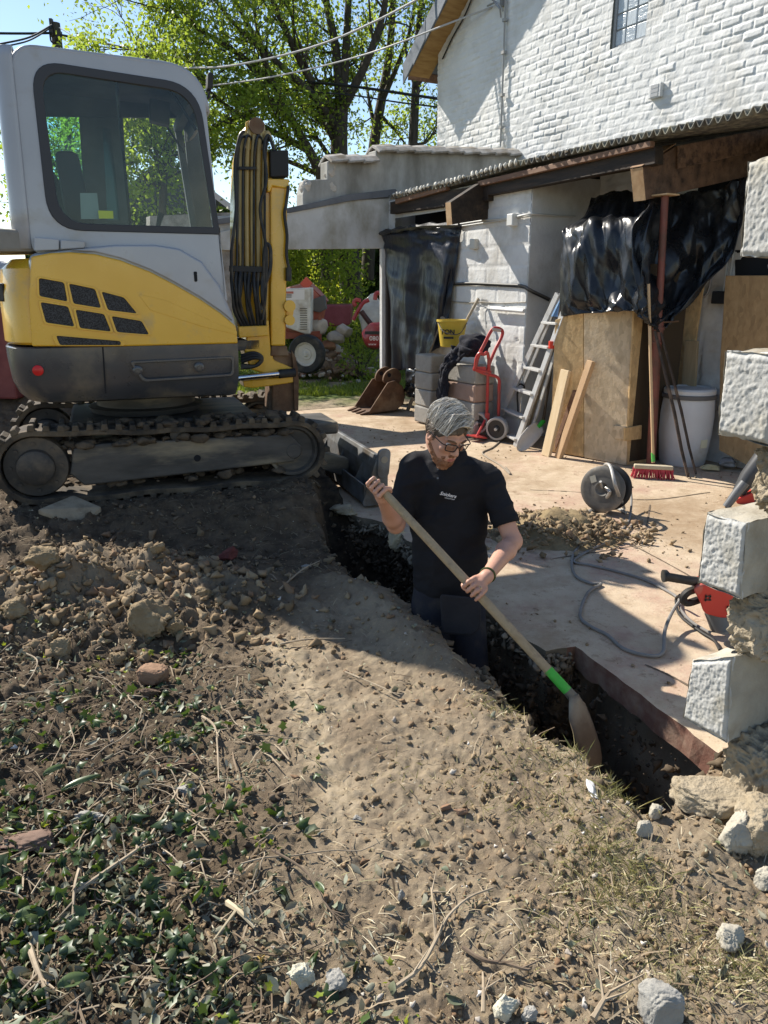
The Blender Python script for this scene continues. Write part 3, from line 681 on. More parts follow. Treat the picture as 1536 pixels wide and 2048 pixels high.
# tracks
def track(y0, y1, near):
    tr = MB(); cs, ci, rs, ri = Vector((-.86, .262)), Vector((.86, .245)), .225, .205
    pts = []
    for k in range(13): a = math.pi/2 + math.pi*k/12; pts.append(cs+Vector((math.cos(a), math.sin(a)))*rs)
    for k in range(1, 14): t = k/14; pts.append(Vector((cs.x+(ci.x-cs.x)*t, (cs.y-rs)*(1-t)+(ci.y-ri)*t+.008*math.sin(t*19))))
    for k in range(13): a = -math.pi/2 + math.pi*k/12; pts.append(ci+Vector((math.cos(a), math.sin(a)))*ri)
    for k in range(1, 14): t = k/14; pts.append(Vector((ci.x+(cs.x-ci.x)*t, (ci.y+ri)*(1-t)+(cs.y+rs)*t-.018*math.sin(math.pi*t)-.006*math.sin(t*23))))
    n = len(pts); outl = []; nrm = []
    for i in range(n):
        t = (pts[(i+1) % n]-pts[i-1]).normalized(); nrm.append(Vector((t.y, -t.x)))
    for i in range(n):
        if nrm[i].dot(pts[i]-Vector((0, .25))) < 0: nrm[i] = -nrm[i]
    o = [pts[i]+nrm[i]*.022 for i in range(n)]; ins = [pts[i]-nrm[i]*.014 for i in range(n)]
    tr.ring([el(p.x, y0, p.y) for p in o], [el(p.x, y0, p.y) for p in ins], XEY*(y1-y0))
    L = 0; acc = [0]
    for i in range(n): L += (pts[(i+1) % n]-pts[i]).length; acc.append(L)
    nl = 54
    for k in range(nl):
        s = L*k/nl; i = max(j for j in range(n) if acc[j] <= s); f = (s-acc[i])/max(1e-6, acc[i+1]-acc[i])
        p = pts[i].lerp(pts[(i+1) % n], f); m2 = nrm[i].lerp(nrm[(i+1) % n], f).normalized(); t = Vector((-m2.y, m2.x))
        ya, yb = (y0+.0, y0+(y1-y0)*.55) if k % 2 else (y0+(y1-y0)*.45, y1)
        for (yy0, yy1) in ((ya, yb),) + (((y0-.004, y0+.06),) if True else ()):
            a_ = [p+t*.024+m2*.018, p-t*.024+m2*.018, p-t*.016+m2*.058, p+t*.016+m2*.058]
            tr.prism([el(q.x, yy0, q.y) for q in a_], XEY*(yy1-yy0))
    T = tr.build("track", MUDDY, EXC, bevel=.004, seg=1)
    f = MB()
    prf = [(-.62, .37), (-.45, .39), (.55, .375), (.84, .37), (.93, .27), (.86, .165), (-.58, .112), (-.66, .20)]
    f.prism([el(x, y0+.035, z) for x, z in prf], XEY*(y1-y0-.07)); f.build("track_frame", STEELW, T, bevel=.012)
    w = MB(); w.lathe([(.10, -.012), (.115, 0), (.120, .05), (.195, .055), (.205, .08), (.20, .20)], el(cs.x, y0-.006, cs.y), XEY, 28)
    for k in range(8): a = k*math.pi/4; w.lathe([(.014, 0), (.014, .02)], el(cs.x+.155*math.cos(a), y0+.035, cs.y+.155*math.sin(a)), XEY, 6)
    w.build("sprocket", M("dark_hub", (.03, .029, .028), (.055, .05, .045), scale=8, rough=.6, dirt=(.13, .10, .07), dscale=6, damt=.5), T, smooth=True)
    w = MB(); w.lathe([(.05, 0), (.06, .01), (.06, .05), (.15, .05), (.165, .02), (.185, .02), (.19, .12)], el(ci.x, y0+.03, ci.y), XEY, 24); w.build("idler", STEELW, T, smooth=True)
    w = MB(); w.lathe([(.035, 0), (.05, .01), (.05, .15)], el(.05, y0+.04, .415), XEY, 14); w.build("carrier_roller", STEELW, T, smooth=True)
    if near:
        h = MB(); h.lathe([(.024, 0), (.024, .004)], el(.17, y0+.030, .245), XEY, 14); h.build("frame_hole", VOID, T)
    # caked mud on the frame and the track
    rg = np.random.RandomState(5 if near else 6); VV, FF, b = [], [], 0
    for k in range(420 if near else 60):
        x = rg.uniform(-.7, .85); yy = rg.uniform(y0+.02, y1-.03); zz = rg.choice([.385, .475, .50, .10], p=[.55, .2, .15, .1]) + rg.uniform(-.01, .012); s = .010+.058*rg.uniform()**2
        v_, f_ = rock_vf((0, 0, 0), (s, s*.8, s*.55), 900+k, sub=2, rough=.4); c = el(x, yy, zz); VV.append(v_+np.array(c)); FF.append(f_+b); b += len(v_)
    np_mesh("caked_mud", np.concatenate(VV), np.concatenate(FF), MUD, T)["kind"] = "stuff"
MUD = M("drying_mud", (.055, .042, .030), (.12, .09, .06), scale=12, rough=.95, bump=.7, bscale=40)
track(-.78, -.48, True); track(.48, .78, False)
q = MB(); q.box(el(0, 0, .36), (1.3, 1.0, .26), XA); q.box(el(.9, 0, .30), (.9, .5, .10), XA); q.build("undercarriage", STEELW, EXC, bevel=.02)
q = MB(); q.lathe([(.40, 0), (.42, .04), (.36, .05), (.36, .15)], el(-.1, 0, .50), Z, 36); q.build("slew_ring", STEELW, EXC, smooth=True)
# dozer blade
prf = [(1.50, -.17), (1.515, -.17), (1.455, -.02), (1.46, .09), (1.50, .185), (1.46, .19), (1.435, .10), (1.425, -.02), (1.44, -.12), (1.40, -.11), (1.36, -.02), (1.345, -.02), (1.345, -.17)]
q = MB(); q.prism([el(x, -.90, z) for x, z in prf], XEY*1.72); bl = q.build("dozer_blade", BLADE, EXC, bevel=.005)
q = MB(); q.prism(rquad([el(1.32, -.912, -.18), el(1.53, -.912, -.18), el(1.53, -.912, .20), el(1.45, -.912, .20), el(1.40, -.912, .06)], .04, 4), XEY*.018); q.build("end_plate", BLADE, bl, bevel=.003)
q = MB(); q.prism(rquad([el(1.44, -.93, .03), el(1.53, -.93, .03), el(1.55, -.93, .25), el(1.45, -.93, .25)], .05, 5), XEY*.03); q.build("lifting_eye", BLADE, bl, bevel=.004)
q = MB(); q.lathe([(.026, 0), (.026, .004)], el(1.495, -.934, .17), XEY, 16); q.build("eye_hole", M("pale_hole", (.32, .27, .2), rough=.9), bl)
for yy in (-.35, .35):
    q = MB(); q.prism([el(.6, yy, .36), el(1.40, yy, .06), el(1.40, yy, -.10), el(.6, yy, .22)], XEY*.09); q.build("push_arm", STEELW, EXC, bevel=.01)
for yy in (-.6, -.1, .4):
    q = MB(); q.prism([el(1.345, yy, -.10), el(1.44, yy, .10), el(1.44, yy, -.1)], XEY*.012); q.build("gusset", BLADE, bl)

# house: counterweight, cowl, side panel
def plan(xf, xr, yn, yf, rx, ry, z, ins):
    xf -= ins*.3; xr += ins; yn += ins; yf -= ins; p = [el(xf, yn, z)]
    for k in range(6): p.append(el(xf+(xr+rx-xf)*(k+1)/7, yn, z))
    for k in range(11): a = math.pi/2*k/10; p.append(el(xr+rx-rx*math.sin(a), yn+ry-ry*math.cos(a), z))
    for k in range(11): a = math.pi/2*k/10; p.append(el(xr+rx-rx*math.cos(a), yf-ry+ry*math.sin(a), z))
    p.append(el(xf, yf, z)); return p
def loft(name, rows, mat, parent=EXC, bevel=0.0, angle=30):
    q = MB(); n = len(rows[0])
    for r in rows: q.v += r
    q.f = []; 
    for i in range(len(rows)-1):
        for k in range(n): q.f.append([i*n+k, i*n+(k+1) % n, (i+1)*n+(k+1) % n, (i+1)*n+k])
    q.f.append(list(range(n-1, -1, -1))); q.f.append([(len(rows)-1)*n+k for k in range(n)]); q.mi = [0]*len(q.f)
    return q.build(name, mat, parent, smooth=True, bevel=bevel, angle=angle)
cw = loft("counterweight", [plan(.49, -.975, yN-.004, .775, .20, .42, z, i) for z, i in ((.655, .16), (.675, .075), (.72, .04), (.80, .012), (.95, 0), (1.022, 0), (1.03, .008))], DKG)
P = [ew(u, v, yN-.006) for u, v in [(204, 694), (207, 694), (213, 787), (210, 787)]]; q = MB(); q.prism(P, XEY*.01); q.build("panel_seam", VOID, cw)
oo = rquad([ew(u, v, yN-.004) for u, v in [(258, 722), (468, 712), (468, 752), (285, 764)]], .03, 4); ii = rquad([ew(u, v, yN-.004) for u, v in [(266, 727), (463, 717), (463, 747), (290, 758)]], .025, 4)
q = MB(); q.ring(oo, ii, -XEY*.012); q.build("raised_moulding", DKG, cw, bevel=.004)
for u, v in ((275, 741), (398, 734)):
    q = MB(); q.lathe([(.028, 0), (.032, .012), (.022, .016), (.012, .016), (.012, .022)], ew(u, v, yN-.002), -XEY, 20); q.build("bolt_cap", DKG, cw, smooth=True)
q = MB(); q.lathe([(.033, 0), (.033, .006), (.028, .009)], ew(76, 741, yN-.004), -XEY, 24); q.build("reflector", REDM, cw, smooth=True)
prism_px("engine_deck", [(56, 508), (140, 497), (230, 489), (310, 489), (360, 497), (405, 523), (442, 572), (470, 640), (478, 689), (64, 692)], -.765, 1.50, GRY, bevel=.035)
ycurve = [(62, 513), (100, 506), (140, 504), (190, 508), (240, 520), (300, 543), (350, 569), (400, 598), (440, 625), (472, 652), (476, 687), (240, 693), (64, 693), (57, 600)]
sp_ = prism_px("side_panel", ycurve, -.788, .03, YEL, bevel=.010)
prism_px("cowl_panel", [(140, 500), (230, 491), (310, 491), (358, 499), (402, 524), (438, 573), (466, 642), (440, 621), (400, 594), (350, 565), (300, 539), (240, 516), (190, 504)], -.782, .03, GRY, bevel=.008)
prism_px("handle_slot", [(387, 543), (394, 543), (395, 563), (389, 564)], -.7845, .008, VOID, r=.008, bevel=0)
vents = [[(78, 556), (128, 565), (135, 603), (79, 592)], [(138, 567), (190, 578), (202, 616), (147, 607)], [(203, 583), (248, 595), (274, 627), (216, 620)], [(81, 604), (136, 613), (149, 653), (92, 645)], [(151, 619), (208, 628), (222, 663), (160, 656)], [(223, 632), (283, 642), (298, 669), (234, 664)], [(112, 671), (241, 682), (242, 690), (120, 690)]]
for vq in vents:
    c = Vector((sum(p[0] for p in vq)/4, sum(p[1] for p in vq)/4)); big = [tuple(c+(Vector(p)-c)*1.10+(Vector(p)-c).normalized()*2.5) for p in vq]
    o_ = MB(); o_.ring(rquad([ew(u, v, -.788) for u, v in big], .018, 3), rquad([ew(u, v, -.788) for u, v in vq], .014, 3), -XEY*.010); vr = o_.build("vent_frame", YEL, sp_, bevel=.004)
    o_ = MB(); o_.prism(rquad([ew(u, v, -.7885) for u, v in vq], .014, 3), -XEY*.003); o_.build("vent_mesh", VENTM, vr)
prism_px("panel_crease", [(276, 588), (330, 600), (420, 640), (474, 662), (474, 670), (400, 652), (300, 620)], -.790, .004, YEL, sp_, bevel=.003)
rc = loft("rear_cover", [plan(-.70, -.975, yN+.0, .775, .20, .42, z, i) for z, i in ((1.045, .012), (1.06, 0), (1.35, .004), (1.50, .03), (1.56, .09))], YEL)
q = MB(); p0 = el(-.925, -.585, 1.36); dn = (XEX*-.75-XEY*.66).normalized(); tx = Z.cross(dn)
q.prism(rquad([p0+tx*a+Z*b for a, b in ((-.04, -.055), (.04, -.055), (.04, .055), (-.04, .055))], .02, 4), dn*.03); q.build("latch", BLK, rc, bevel=.006)
q = MB(); q.prism(rquad([el(-1.0, -.70, 1.59), el(-.68, -.70, 1.60), el(-.68, -.70, 1.72), el(-1.02, -.70, 1.74)], .05, 4), XEY*.5); q.build("cab_mount_step", M("dusty_grey_bracket", (.20, .185, .16), (.28, .26, .23), rough=.7), EXC, bevel=.02)
prism_px("hinge_bracket", [(68, 474), (118, 478), (118, 500), (68, 502)], -.76, .05, GRY, bevel=.006, r=.01)
prism_px("hinge_bracket", [(121, 479), (170, 482), (170, 496), (121, 499)], -.765, .05, GRY, bevel=.006, r=.01)

# cab
cab = MB(); yA, yB = -.71, .34
OUT = [(64, 505), (22, 90), (404, 138), (452, 602)]; WOUT = [(98, 460), (60, 118), (396, 170), (440, 469)]; WIN = [(120, 446), (80, 140), (384, 186), (427, 455)]
def q3(px, y, r): return rquad([ew(u, v, y) for u, v in px], r, 8)
OA = q3(OUT, yA, [.06, .14, .24, .06]); WA_ = q3(WOUT, yA, [.20, .17, .20, .015]); IA = q3(WIN, yA, [.17, .14, .17, .01])
sh = lambda P, d: [p+XEY*d for p in P]
cab.ring(OA, WA_, XEY*.05); cabo = cab.build("cab_frame", GRY, EXC, bevel=.015, smooth=True)
q = MB(); q.ring(sh(WA_, -.008), sh(IA, -.008), XEY*.03); wfm = q.build("window_seal", M("dark_blue_grey_seal", (.035, .037, .045), rough=.5), cabo, bevel=.004, smooth=True)
gA = [p for p in sh(IA, .006)]; cutu = [ew(232, 160, yA+.006), ew(262, 462, yA+.006)]
for k, nm in ((0, "sliding_pane"), (1, "front_pane")):
    bm_ = bmesh.new(); f_ = bm_.faces.new([bm_.verts.new(p) for p in gA]); cn = (cutu[1]-cutu[0]).cross(XEY).normalized(); bmesh.ops.bisect_plane(bm_, geom=bm_.verts[:]+bm_.edges[:]+bm_.faces[:], plane_co=cutu[0], plane_no=cn if k else -cn, clear_inner=True)
    bm_.verts.index_update(); q = MB(); q.add([v.co.copy() for v in bm_.verts], [[v.index for v in f.verts] for f in bm_.faces]); bm_.free(); q.build(nm, CABG, cabo) if (elc(sum((v for v in q.v), Vector())/len(q.v))[0] < -.15) else q.build(nm, CABC, cabo)
q = MB(); q.beam(cutu[0]+XEY*.01, cutu[1]+XEY*.01, .02, .018, XEX); q.build("pane_edge", BLK, cabo)
# roof, back and far side
q = MB(); idx_ = list(range(9, 27)); ra = [OA[i] for i in idx_]; rb = [p+XEY*(yB-yA) for p in ra]
cx = sum((p for p in OA), Vector())/len(OA)
rows = []
for t, dz in ((0, 0), (.06, .02), (.2, .03), (.8, .03), (.94, .02), (1, 0)): rows.append([p.lerp(r_, t) + (p-Vector((cx.x, cx.y, cx.z))).normalized()*dz for p, r_ in zip(ra, rb)])
q.sheet(rows); q.build("cab_roof", GRY, cabo, smooth=True, solid=.03)
q = MB(); q.sheet([[p-(p-cx).normalized()*.045 for p in r_] for r_ in rows]); q.build("roof_lining", INTD, cabo, smooth=True)
# back wall of the cab, rounded out behind the posts
xb0 = elc(OA[4])[0]
zb = [elc(OA[i])[2] for i in (2, 12)]
def backp(s, t, y):                                              # t 0 bottom .. 1 top
    a, b = ew(64, 505, yA), ew(22, 90, yA); p = a.lerp(b, t); return p + XEY*(y-yA) - XEX*s
bo = [backp(.10, .02, yA+.10), backp(.10, .95, yA+.10), backp(.10, .95, yB-.10), backp(.10, .02, yB-.10)]
bi = [backp(.10, .14, yA+.16), backp(.10, .86, yA+.16), backp(.10, .86, yB-.16), backp(.10, .14, yB-.16)]
q = MB(); q.ring(rquad(bo, .06, 6), rquad(bi, .10, 6), XEX*.03); bw_ = q.build("cab_back", GRY, cabo, bevel=.01, smooth=True)
q = MB(); bi2 = [backp(.108, .17, yA+.19), backp(.108, .83, yA+.19), backp(.108, .83, yB-.19), backp(.108, .17, yB-.19)]
bi1 = [backp(.108, .13, yA+.15), backp(.108, .87, yA+.15), backp(.108, .87, yB-.15), backp(.108, .13, yB-.15)]
q.ring(rquad(bi1, .10, 6), rquad(bi2, .08, 6), XEX*.02); q.build("window_seal", INTD, bw_, smooth=True)
q = MB(); q.add(rquad(bi2, .08, 6), [tuple(range(28))]); q.build("back_glass", CABF, bw_)
q = MB()
for ys_ in ((yA, yA+.10), (yB, yB-.10)):
    q.sheet([[backp(.10*math.sin(a), t, ys_[1]+(ys_[0]-ys_[1])*math.cos(a)) for a in [math.pi/2*k/8 for k in range(9)]] for t in (.02, .2, .5, .8, .95, 1.0)])
q.sheet([[backp(.10*math.cos(a), .95+.06*math.sin(a), yy) for a in [math.pi/2*k/6 for k in range(7)]] for yy in (yA+.10, yA+.3, yB-.3, yB-.10)])
q.build("rounded_corner", GRY, bw_, smooth=True, solid=.02)
# far side with its two windows
fp = lambda u, v: ew(u, v, yB)
q = MB()
for px in ([(60, 120), (398, 172), (398, 236), (60, 232)], [(60, 232), (88, 232), (98, 330), (145, 400), (150, 460), (90, 460)], [(158, 234), (246, 236), (258, 455), (172, 455)], [(366, 236), (398, 236), (425, 465), (388, 460)], [(90, 455), (440, 455), (450, 600), (95, 600)]):
    q.prism([fp(*p) for p in px], XEY*.03)
far = q.build("far_side_frame", INTD, cabo)
q = MB(); q.add([fp(*p) for p in [(84, 230), (162, 232), (176, 457), (96, 457)]], [(0, 1, 2, 3)]); q.build("far_glass", CABF, far)
q = MB(); q.add([fp(*p) for p in [(205, 255), (222, 258), (240, 440), (215, 440)]], [(0, 1, 2, 3)]); q.build("door_glass", CABF, far)
q = MB(); q.prism([el(-.62, yA+.06, 1.50), el(.44, yA+.06, 1.42), el(.44, yB-.03, 1.42), el(-.62, yB-.03, 1.50)], Z*.04); q.build("cab_floor", INTD, cabo)
# front: posts, header, gas strut, tilted-up screen, lower panel
q = MB(); fA, fT = ew(428, 470, yA+.02), ew(386, 195, yA+.02)
q.beam(fA+XEY*(yB-yA-.05), fT+XEY*(yB-yA-.05), .06, .05, XEX); q.beam(fT, fT+XEY*(yB-yA-.04), .06, .06); q.build("front_frame", INTD, cabo, bevel=.008)
q = MB(); q.prism([ew(440, 470, yA), ew(455, 603, yA), ew(455, 603, yB), ew(440, 470, yB)], -XEX*.03); q.build("front_panel", GRY, cabo, bevel=.01)
q = MB(); q.tube([ew(340, 178, yA+.10), ew(392, 260, yA+.10)], .010, 8); q.tube([ew(325, 240, yB-.08), ew(368, 305, yB-.08)], .008, 8); q.build("gas_strut", BLK, cabo, smooth=True)
q = MB(); q.add([ew(230, 178, yA+.12), ew(385, 205, yA+.12), ew(385, 205, yB-.1), ew(230, 178, yB-.1)], [(0, 1, 2, 3)]); q.build("raised_windscreen", CABC, cabo)
q = MB(); q.prism([ew(300, 195, yB-.3), ew(340, 205, yB-.3), ew(340, 250, yB-.3), ew(300, 240, yB-.3)], XEY*.12); q.build("roof_console", INTD, cabo, bevel=.01)
# seat, levers, papers in the pocket
q = MB(); q.prism(rquad([el(-.50, -.42, 1.56), el(-.02, -.42, 1.60), el(0, -.42, 1.70), el(-.34, -.42, 1.72), el(-.40, -.42, 2.22), el(-.54, -.42, 2.22)], .05, 4), XEY*.44)
seat = q.build("seat", M("black_seat_vinyl", (.025, .025, .026), rough=.6), EXC, bevel=.04, smooth=True)
q = MB(); q.tube([el(.02, -.50, 1.6), el(.05, -.50, 1.78), el(.08, -.50, 1.86)], [.012, .012, .022], 8); q.build("joystick", BLK, EXC, smooth=True)
q = MB(); q.tube([el(.05, .05, 1.5), el(.09, .05, 1.80), el(.12, .05, 1.90)], [.012, .012, .022], 8); q.build("joystick", BLK, EXC, smooth=True)
q = MB(); q.prism([ew(160, 386, yA+.05), ew(194, 386, yA+.05), ew(200, 438, yA+.05), ew(162, 438, yA+.05)], XEY*.01); q.build("document_pocket", M("grey_paper", (.30, .31, .30), rough=.7), EXC)
q = MB(); q.prism([ew(196, 421, yA+.012), ew(226, 422, yA+.012), ew(227, 437, yA+.012), ew(198, 437, yA+.012)], XEY*.003); q.build("yellow_sticker", M("yellow_sticker", (.75, .60, .02), rough=.6), EXC)
q = MB(); q.prism(rquad([ew(416, 143, -.70), ew(427, 145, -.70), ew(426, 178, -.70), ew(415, 178, -.70)], .02, 4), XEY*.10); q.build("mirror", BLK, EXC, bevel=.008)
q = MB(); q.tube([ew(420, 176, -.66), ew(417, 196, -.66), ew(409, 200, -.66)], .008, 6); q.build("mirror_arm", BLK, EXC)

# boom, arm, hoses
yb = -.10
boom = prism_px("boom", [(476, 660), (470, 560), (470, 400), (474, 320), (486, 262), (500, 242), (524, 246), (536, 300), (545, 335), (544, 480), (538, 660)], yb, .24, YEL, bevel=.015)
q = MB(); q.lathe([(.05, 0), (.055, .02), (.055, .05)], ew(511, 254, yb-.01), -XEY, 18); q.build("boom_pin", RUST, boom, smooth=True)
prism_px("boom_lug", [(492, 243), (500, 240), (503, 300), (490, 300)], yb-.03, .03, YEL, boom); prism_px("boom_lug", [(522, 243), (529, 243), (536, 300), (524, 300)], yb-.03, .03, M("cream_worn_paint", (.50, .42, .25), (.60, .5, .3), rough=.5), boom)
GOLD = M("dirty_steel_pipe", (.36, .26, .10), (.46, .35, .16), scale=8, rough=.45, metal=.15)
for i in range(5):
    u = 481+i*11.5; q = MB(); top = 268-8*math.sin(math.pi*(i+.5)/5)
    q.tube(bez([ew(u+1.5, 560, yb-.035), ew(u+.5, 430, yb-.035), ew(u+1, 335, yb-.035), ew(u+3, 290, yb-.04), ew(u+7, top, yb-.03), ew(u+14, top+12, yb-.02)], 30), .0165, 8)
    q.build("steel_pipe", GOLD, boom, smooth=True)
for i in (0, 1, 3, 5):
    u = 474+i*11.0; q = MB(); w = rnd.uniform(-5, 5); k = 1 if i < 5 else 0
    pts = [ew(486+i*7, 645, yb-.05), ew(474+i*8+w*.6, 612, yb-.075), ew(476+i*8.5+w*.4, 572, yb-.06), ew(u, 540, yb-.05), ew(u+.5, 430, yb-.05), ew(u+1, 335, yb-.05), ew(u+4, 292, yb-.07), ew(u+10, 268+3*abs(i-2), yb-.06), ew(u+20, 276+4*i, yb-.03)]
    q.tube(bez(pts, 48), .0095, 8); q.build("hose", HOSE, boom, smooth=True)
for i in range(8):
    u = 464+i*9.0; w = rnd.uniform(-6, 6); q = MB(); q.tube(bez([ew(u, 536, yb-.06), ew(u-1+w*.3, 560, yb-.075-.012*(i % 3)), ew(u+2+w, 592, yb-.09-.015*(i % 3)), ew(u+5+w*.6, 622, yb-.08), ew(484+i*6.5, 652, yb-.04)], 26), .0135, 8); q.build("hose", HOSE, boom, smooth=True)
for pts, r in (([(525, 640), (531, 590), (533, 500), (520, 420), (533, 360), (528, 300), (536, 270), (548, 300)], .011), ([(464, 560), (463, 500), (472, 420), (470, 330), (479, 275), (488, 262)], .012), ([(528, 575), (540, 540), (541, 500), (534, 488), (529, 505), (527, 560), (524, 620)], .014)):
    q = MB(); q.tube(bez([ew(u, v, yb-.085) for u, v in pts], 40), r, 8); q.build("hose", HOSE, boom, smooth=True)
prism_px("hose_clamp", [(478, 333), (513, 333), (513, 339), (478, 339)], yb-.085, .02, BLK, boom, bevel=.003)
prism_px("hose_clamp", [(459, 531), (526, 533), (526, 545), (459, 543)], yb-.085, .02, BLK, boom, bevel=.003)
ya = -.14
arm = prism_px("dipper_arm", [(541, 372), (574, 372), (575, 480), (571, 692), (542, 692)], ya, .20, YEL, bevel=.012)
prism_px("arm_head", [(534, 357), (579, 358), (577, 377), (566, 376), (545, 372), (540, 384), (535, 384)], ya-.02, .24, YEL, arm)
prism_px("cylinder_cap", [(540, 300), (577, 300), (578, 353), (541, 354)], ya-.01, .22, M("black_cast", (.012, .012, .013), rough=.6), arm)
prism_px("foot_casting", [(543, 692), (574, 692), (578, 712), (541, 712)], ya-.01, .22, RUST, arm)
q = MB(); q.lathe([(.03, 0), (.045, .015), (.045, .05)], ew(577, 612, ya+.02), -XEY, 14); q.lathe([(.03, 0), (.04, .015), (.04, .05)], ew(577, 640, ya+.02), -XEY, 14); q.build("pin_boss", YEL, arm, smooth=True)
prism_px("linkage", [(570, 600), (586, 604), (588, 625), (582, 645), (572, 645)], ya+.03, .05, YEL, arm, r=.02)
q = MB(); q.tube(bez([ew(u, v, ya-.03) for u, v in [(577, 372), (572, 410), (569, 430), (574, 470), (573, 510), (579, 545), (577, 562)]], 30), .012, 8); q.tube([ew(577, 535, ya-.03), ew(577, 562, ya-.03)], .024, 8); q.build("hose", HOSE, arm, smooth=True)
bk = prism_px("bucket", [(546, 704), (586, 706), (596, 735), (596, 822), (544, 824)], ya+.02, .30, RUST, EXC, bevel=.01)
prism_px("bucket_ear", [(583, 700), (592, 715), (598, 760), (597, 820), (589, 820), (586, 730)], ya-.01, .02, RUST, bk, bevel=.004)
# swing post, cylinder
sw = prism_px("swing_post", [(500, 640), (538, 640), (541, 690), (548, 720), (590, 738), (592, 746), (530, 748), (500, 738), (488, 700)], ya-.0, .22, YEL, EXC, bevel=.012)
prism_px("post_plate", [(476, 653), (536, 651), (538, 672), (478, 676)], ya-.04, .30, YEL, sw, bevel=.008)
prism_px("lower_lug", [(486, 762), (592, 752), (594, 764), (540, 772), (505, 776), (488, 774)], ya-.0, .18, YEL, sw, bevel=.008)
prism_px("slew_bracket", [(470, 680), (520, 678), (522, 700), (470, 702)], ya, .3, STEELW, sw)
for k in range(3):
    q = MB(); q.tube(bez([ew(482, 712+6*k, ya-.03), ew(508, 706+5*k, ya-.05), ew(524, 716+2*k, ya-.05), ew(510, 732, ya-.04), ew(482, 736-3*k, ya-.03)], 24), .014, 8); q.build("hose", HOSE, sw, smooth=True)
q = MB(); q.tube([ew(470, 757, ya-.03), ew(566, 747, ya-.03)], .021, 16); sc2 = q.build("swing_cylinder_rod", CHROME, sw, smooth=True)
q = MB(); q.tube([ew(558, 748, ya-.03), ew(590, 745, ya-.03)], .034, 14); q.build("rod_eye", BLK, sw, smooth=True)
# ------------------------------------------------------------------ trees, hedge, far things
BARK = M("dark_bark", (.040, .033, .026), (.085, .07, .055), scale=9, rough=.9, bump=.8, bscale=14, stretch=(2, 2, .5), bdist=.03)
def leaf_mat(name, c1, c2, tr=.5, tc=(.35, .42, .03)):
    m = bpy.data.materials.new(name); m.use_nodes = True; t, b, L = nodes(m); b.inputs["Roughness"].default_value = .5; b.inputs["Specular IOR Level"].default_value = .35
    g_ = t.nodes.new("ShaderNodeNewGeometry"); a = t.nodes.new("ShaderNodeMix"); a.data_type = 'RGBA'; L(g_.outputs["Random Per Island"], a.inputs[0]); a.inputs[6].default_value = (*c1, 1); a.inputs[7].default_value = (*c2, 1); L(a.outputs[2], b.inputs["Base Color"])
    td_ = t.nodes.new("ShaderNodeBsdfTranslucent"); td_.inputs[0].default_value = (*tc, 1); mx = t.nodes.new("ShaderNodeMixShader"); mx.inputs[0].default_value = tr
    o = [n for n in t.nodes if n.type == 'OUTPUT_MATERIAL'][0]; L(b.outputs[0], mx.inputs[1]); L(td_.outputs[0], mx.inputs[2]); L(mx.outputs[0], o.inputs[0]); return m
LEAFS = leaf_mat("spring_leaves", (.09, .135, .02), (.19, .23, .035), .5, (.42, .54, .06))
LEAFH = leaf_mat("ivy_leaves", (.022, .045, .014), (.05, .085, .02), .2, (.10, .16, .02))
LEAFY = leaf_mat("yellow_green_leaves", (.15, .20, .02), (.26, .29, .03), .5, (.55, .60, .05))
def leaves(C_, size, seed, aspect=.6, up=0.3):
    """diamond leaf blades, folded on the midrib, at points C_ (n,3)"""
    rg = np.random.RandomState(seed); n = len(C_); d = rg.normal(size=(n, 3)); d /= np.linalg.norm(d, axis=1)[:, None]
    nn = rg.normal(size=(n, 3)); nn[:, 2] += up*3; s = np.cross(d, nn); s /= np.linalg.norm(s, axis=1)[:, None]; u_ = np.cross(s, d)
    L_ = size*rg.uniform(.6, 1.25, (n, 1)); w = L_*aspect*.5; fold = u_*w*.35
    V = np.stack([C_-d*L_*.5, C_+s*w+fold-d*L_*.08, C_+d*L_*.5, C_-s*w+fold-d*L_*.08], 1).reshape(-1, 3)
    b = np.arange(n)[:, None]*4; F = np.concatenate([b+np.array([[0, 1, 2]]), b+np.array([[0, 2, 3]])], 1).reshape(-1, 3); return V, F
def grow(limbs, seed, nleaf, spread, leafsize, Yb, twig=1.0, dense=None, z0=None):
    """limbs: list of (pixel polyline, y offsets, r0, r1); returns branches MB and leaf centres"""
    rg = random.Random(seed); q = MB(); cen = []
    def br(p, d, L, r, lev):
        pts = [p]; k = 4
        for i in range(k):
            d = (d + Vector((rg.gauss(0, .17), rg.gauss(0, .17), rg.gauss(.05, .14)))).normalized(); pts.append(pts[-1]+d*L/k)
        q.tube(pts, [r*(1-.65*i/k) for i in range(k+1)], 5 if lev else 6, cap=False)
        if lev >= 2 or L < .5:
            for i in range(1, k+1): cen.append((pts[i], L*.38))
            return
        for i in range(2 + (lev == 0)):
            t = rg.uniform(.35, 1); a = pts[min(k, int(t*k))]; e = (d + Vector((rg.gauss(0, .75), rg.gauss(0, .75), rg.gauss(.1, .5)))).normalized(); br(a, e, L*rg.uniform(.5, .75), r*.5, lev+1)
        for i in range(1, k+1): cen.append((pts[i], L*.3))
    for px, yo, r0, r1 in limbs:
        m = len(px); P = [aty(u, v, Yb+yo[0]+(yo[1]-yo[0])*i/(m-1)) for i, (u, v) in enumerate(px)]; P = bez(P, 12)
        q.tube(P, [r0+(r1-r0)*i/(len(P)-1) for i in range(len(P))], 9, cap=False)
        n = len(P)
        for i in range(2, n):
            if rg.random() < .75*twig:
                t = (P[i]-P[i-1]).normalized(); e = (t*.5 + Vector((rg.gauss(0, .8), rg.gauss(0, .8), rg.gauss(.15, .5)))).normalized(); br(P[i], e, rg.uniform(.9, 2.2)*spread, max(.015, (r0+(r1-r0)*i/n)*.35), 0)
    return q, cen
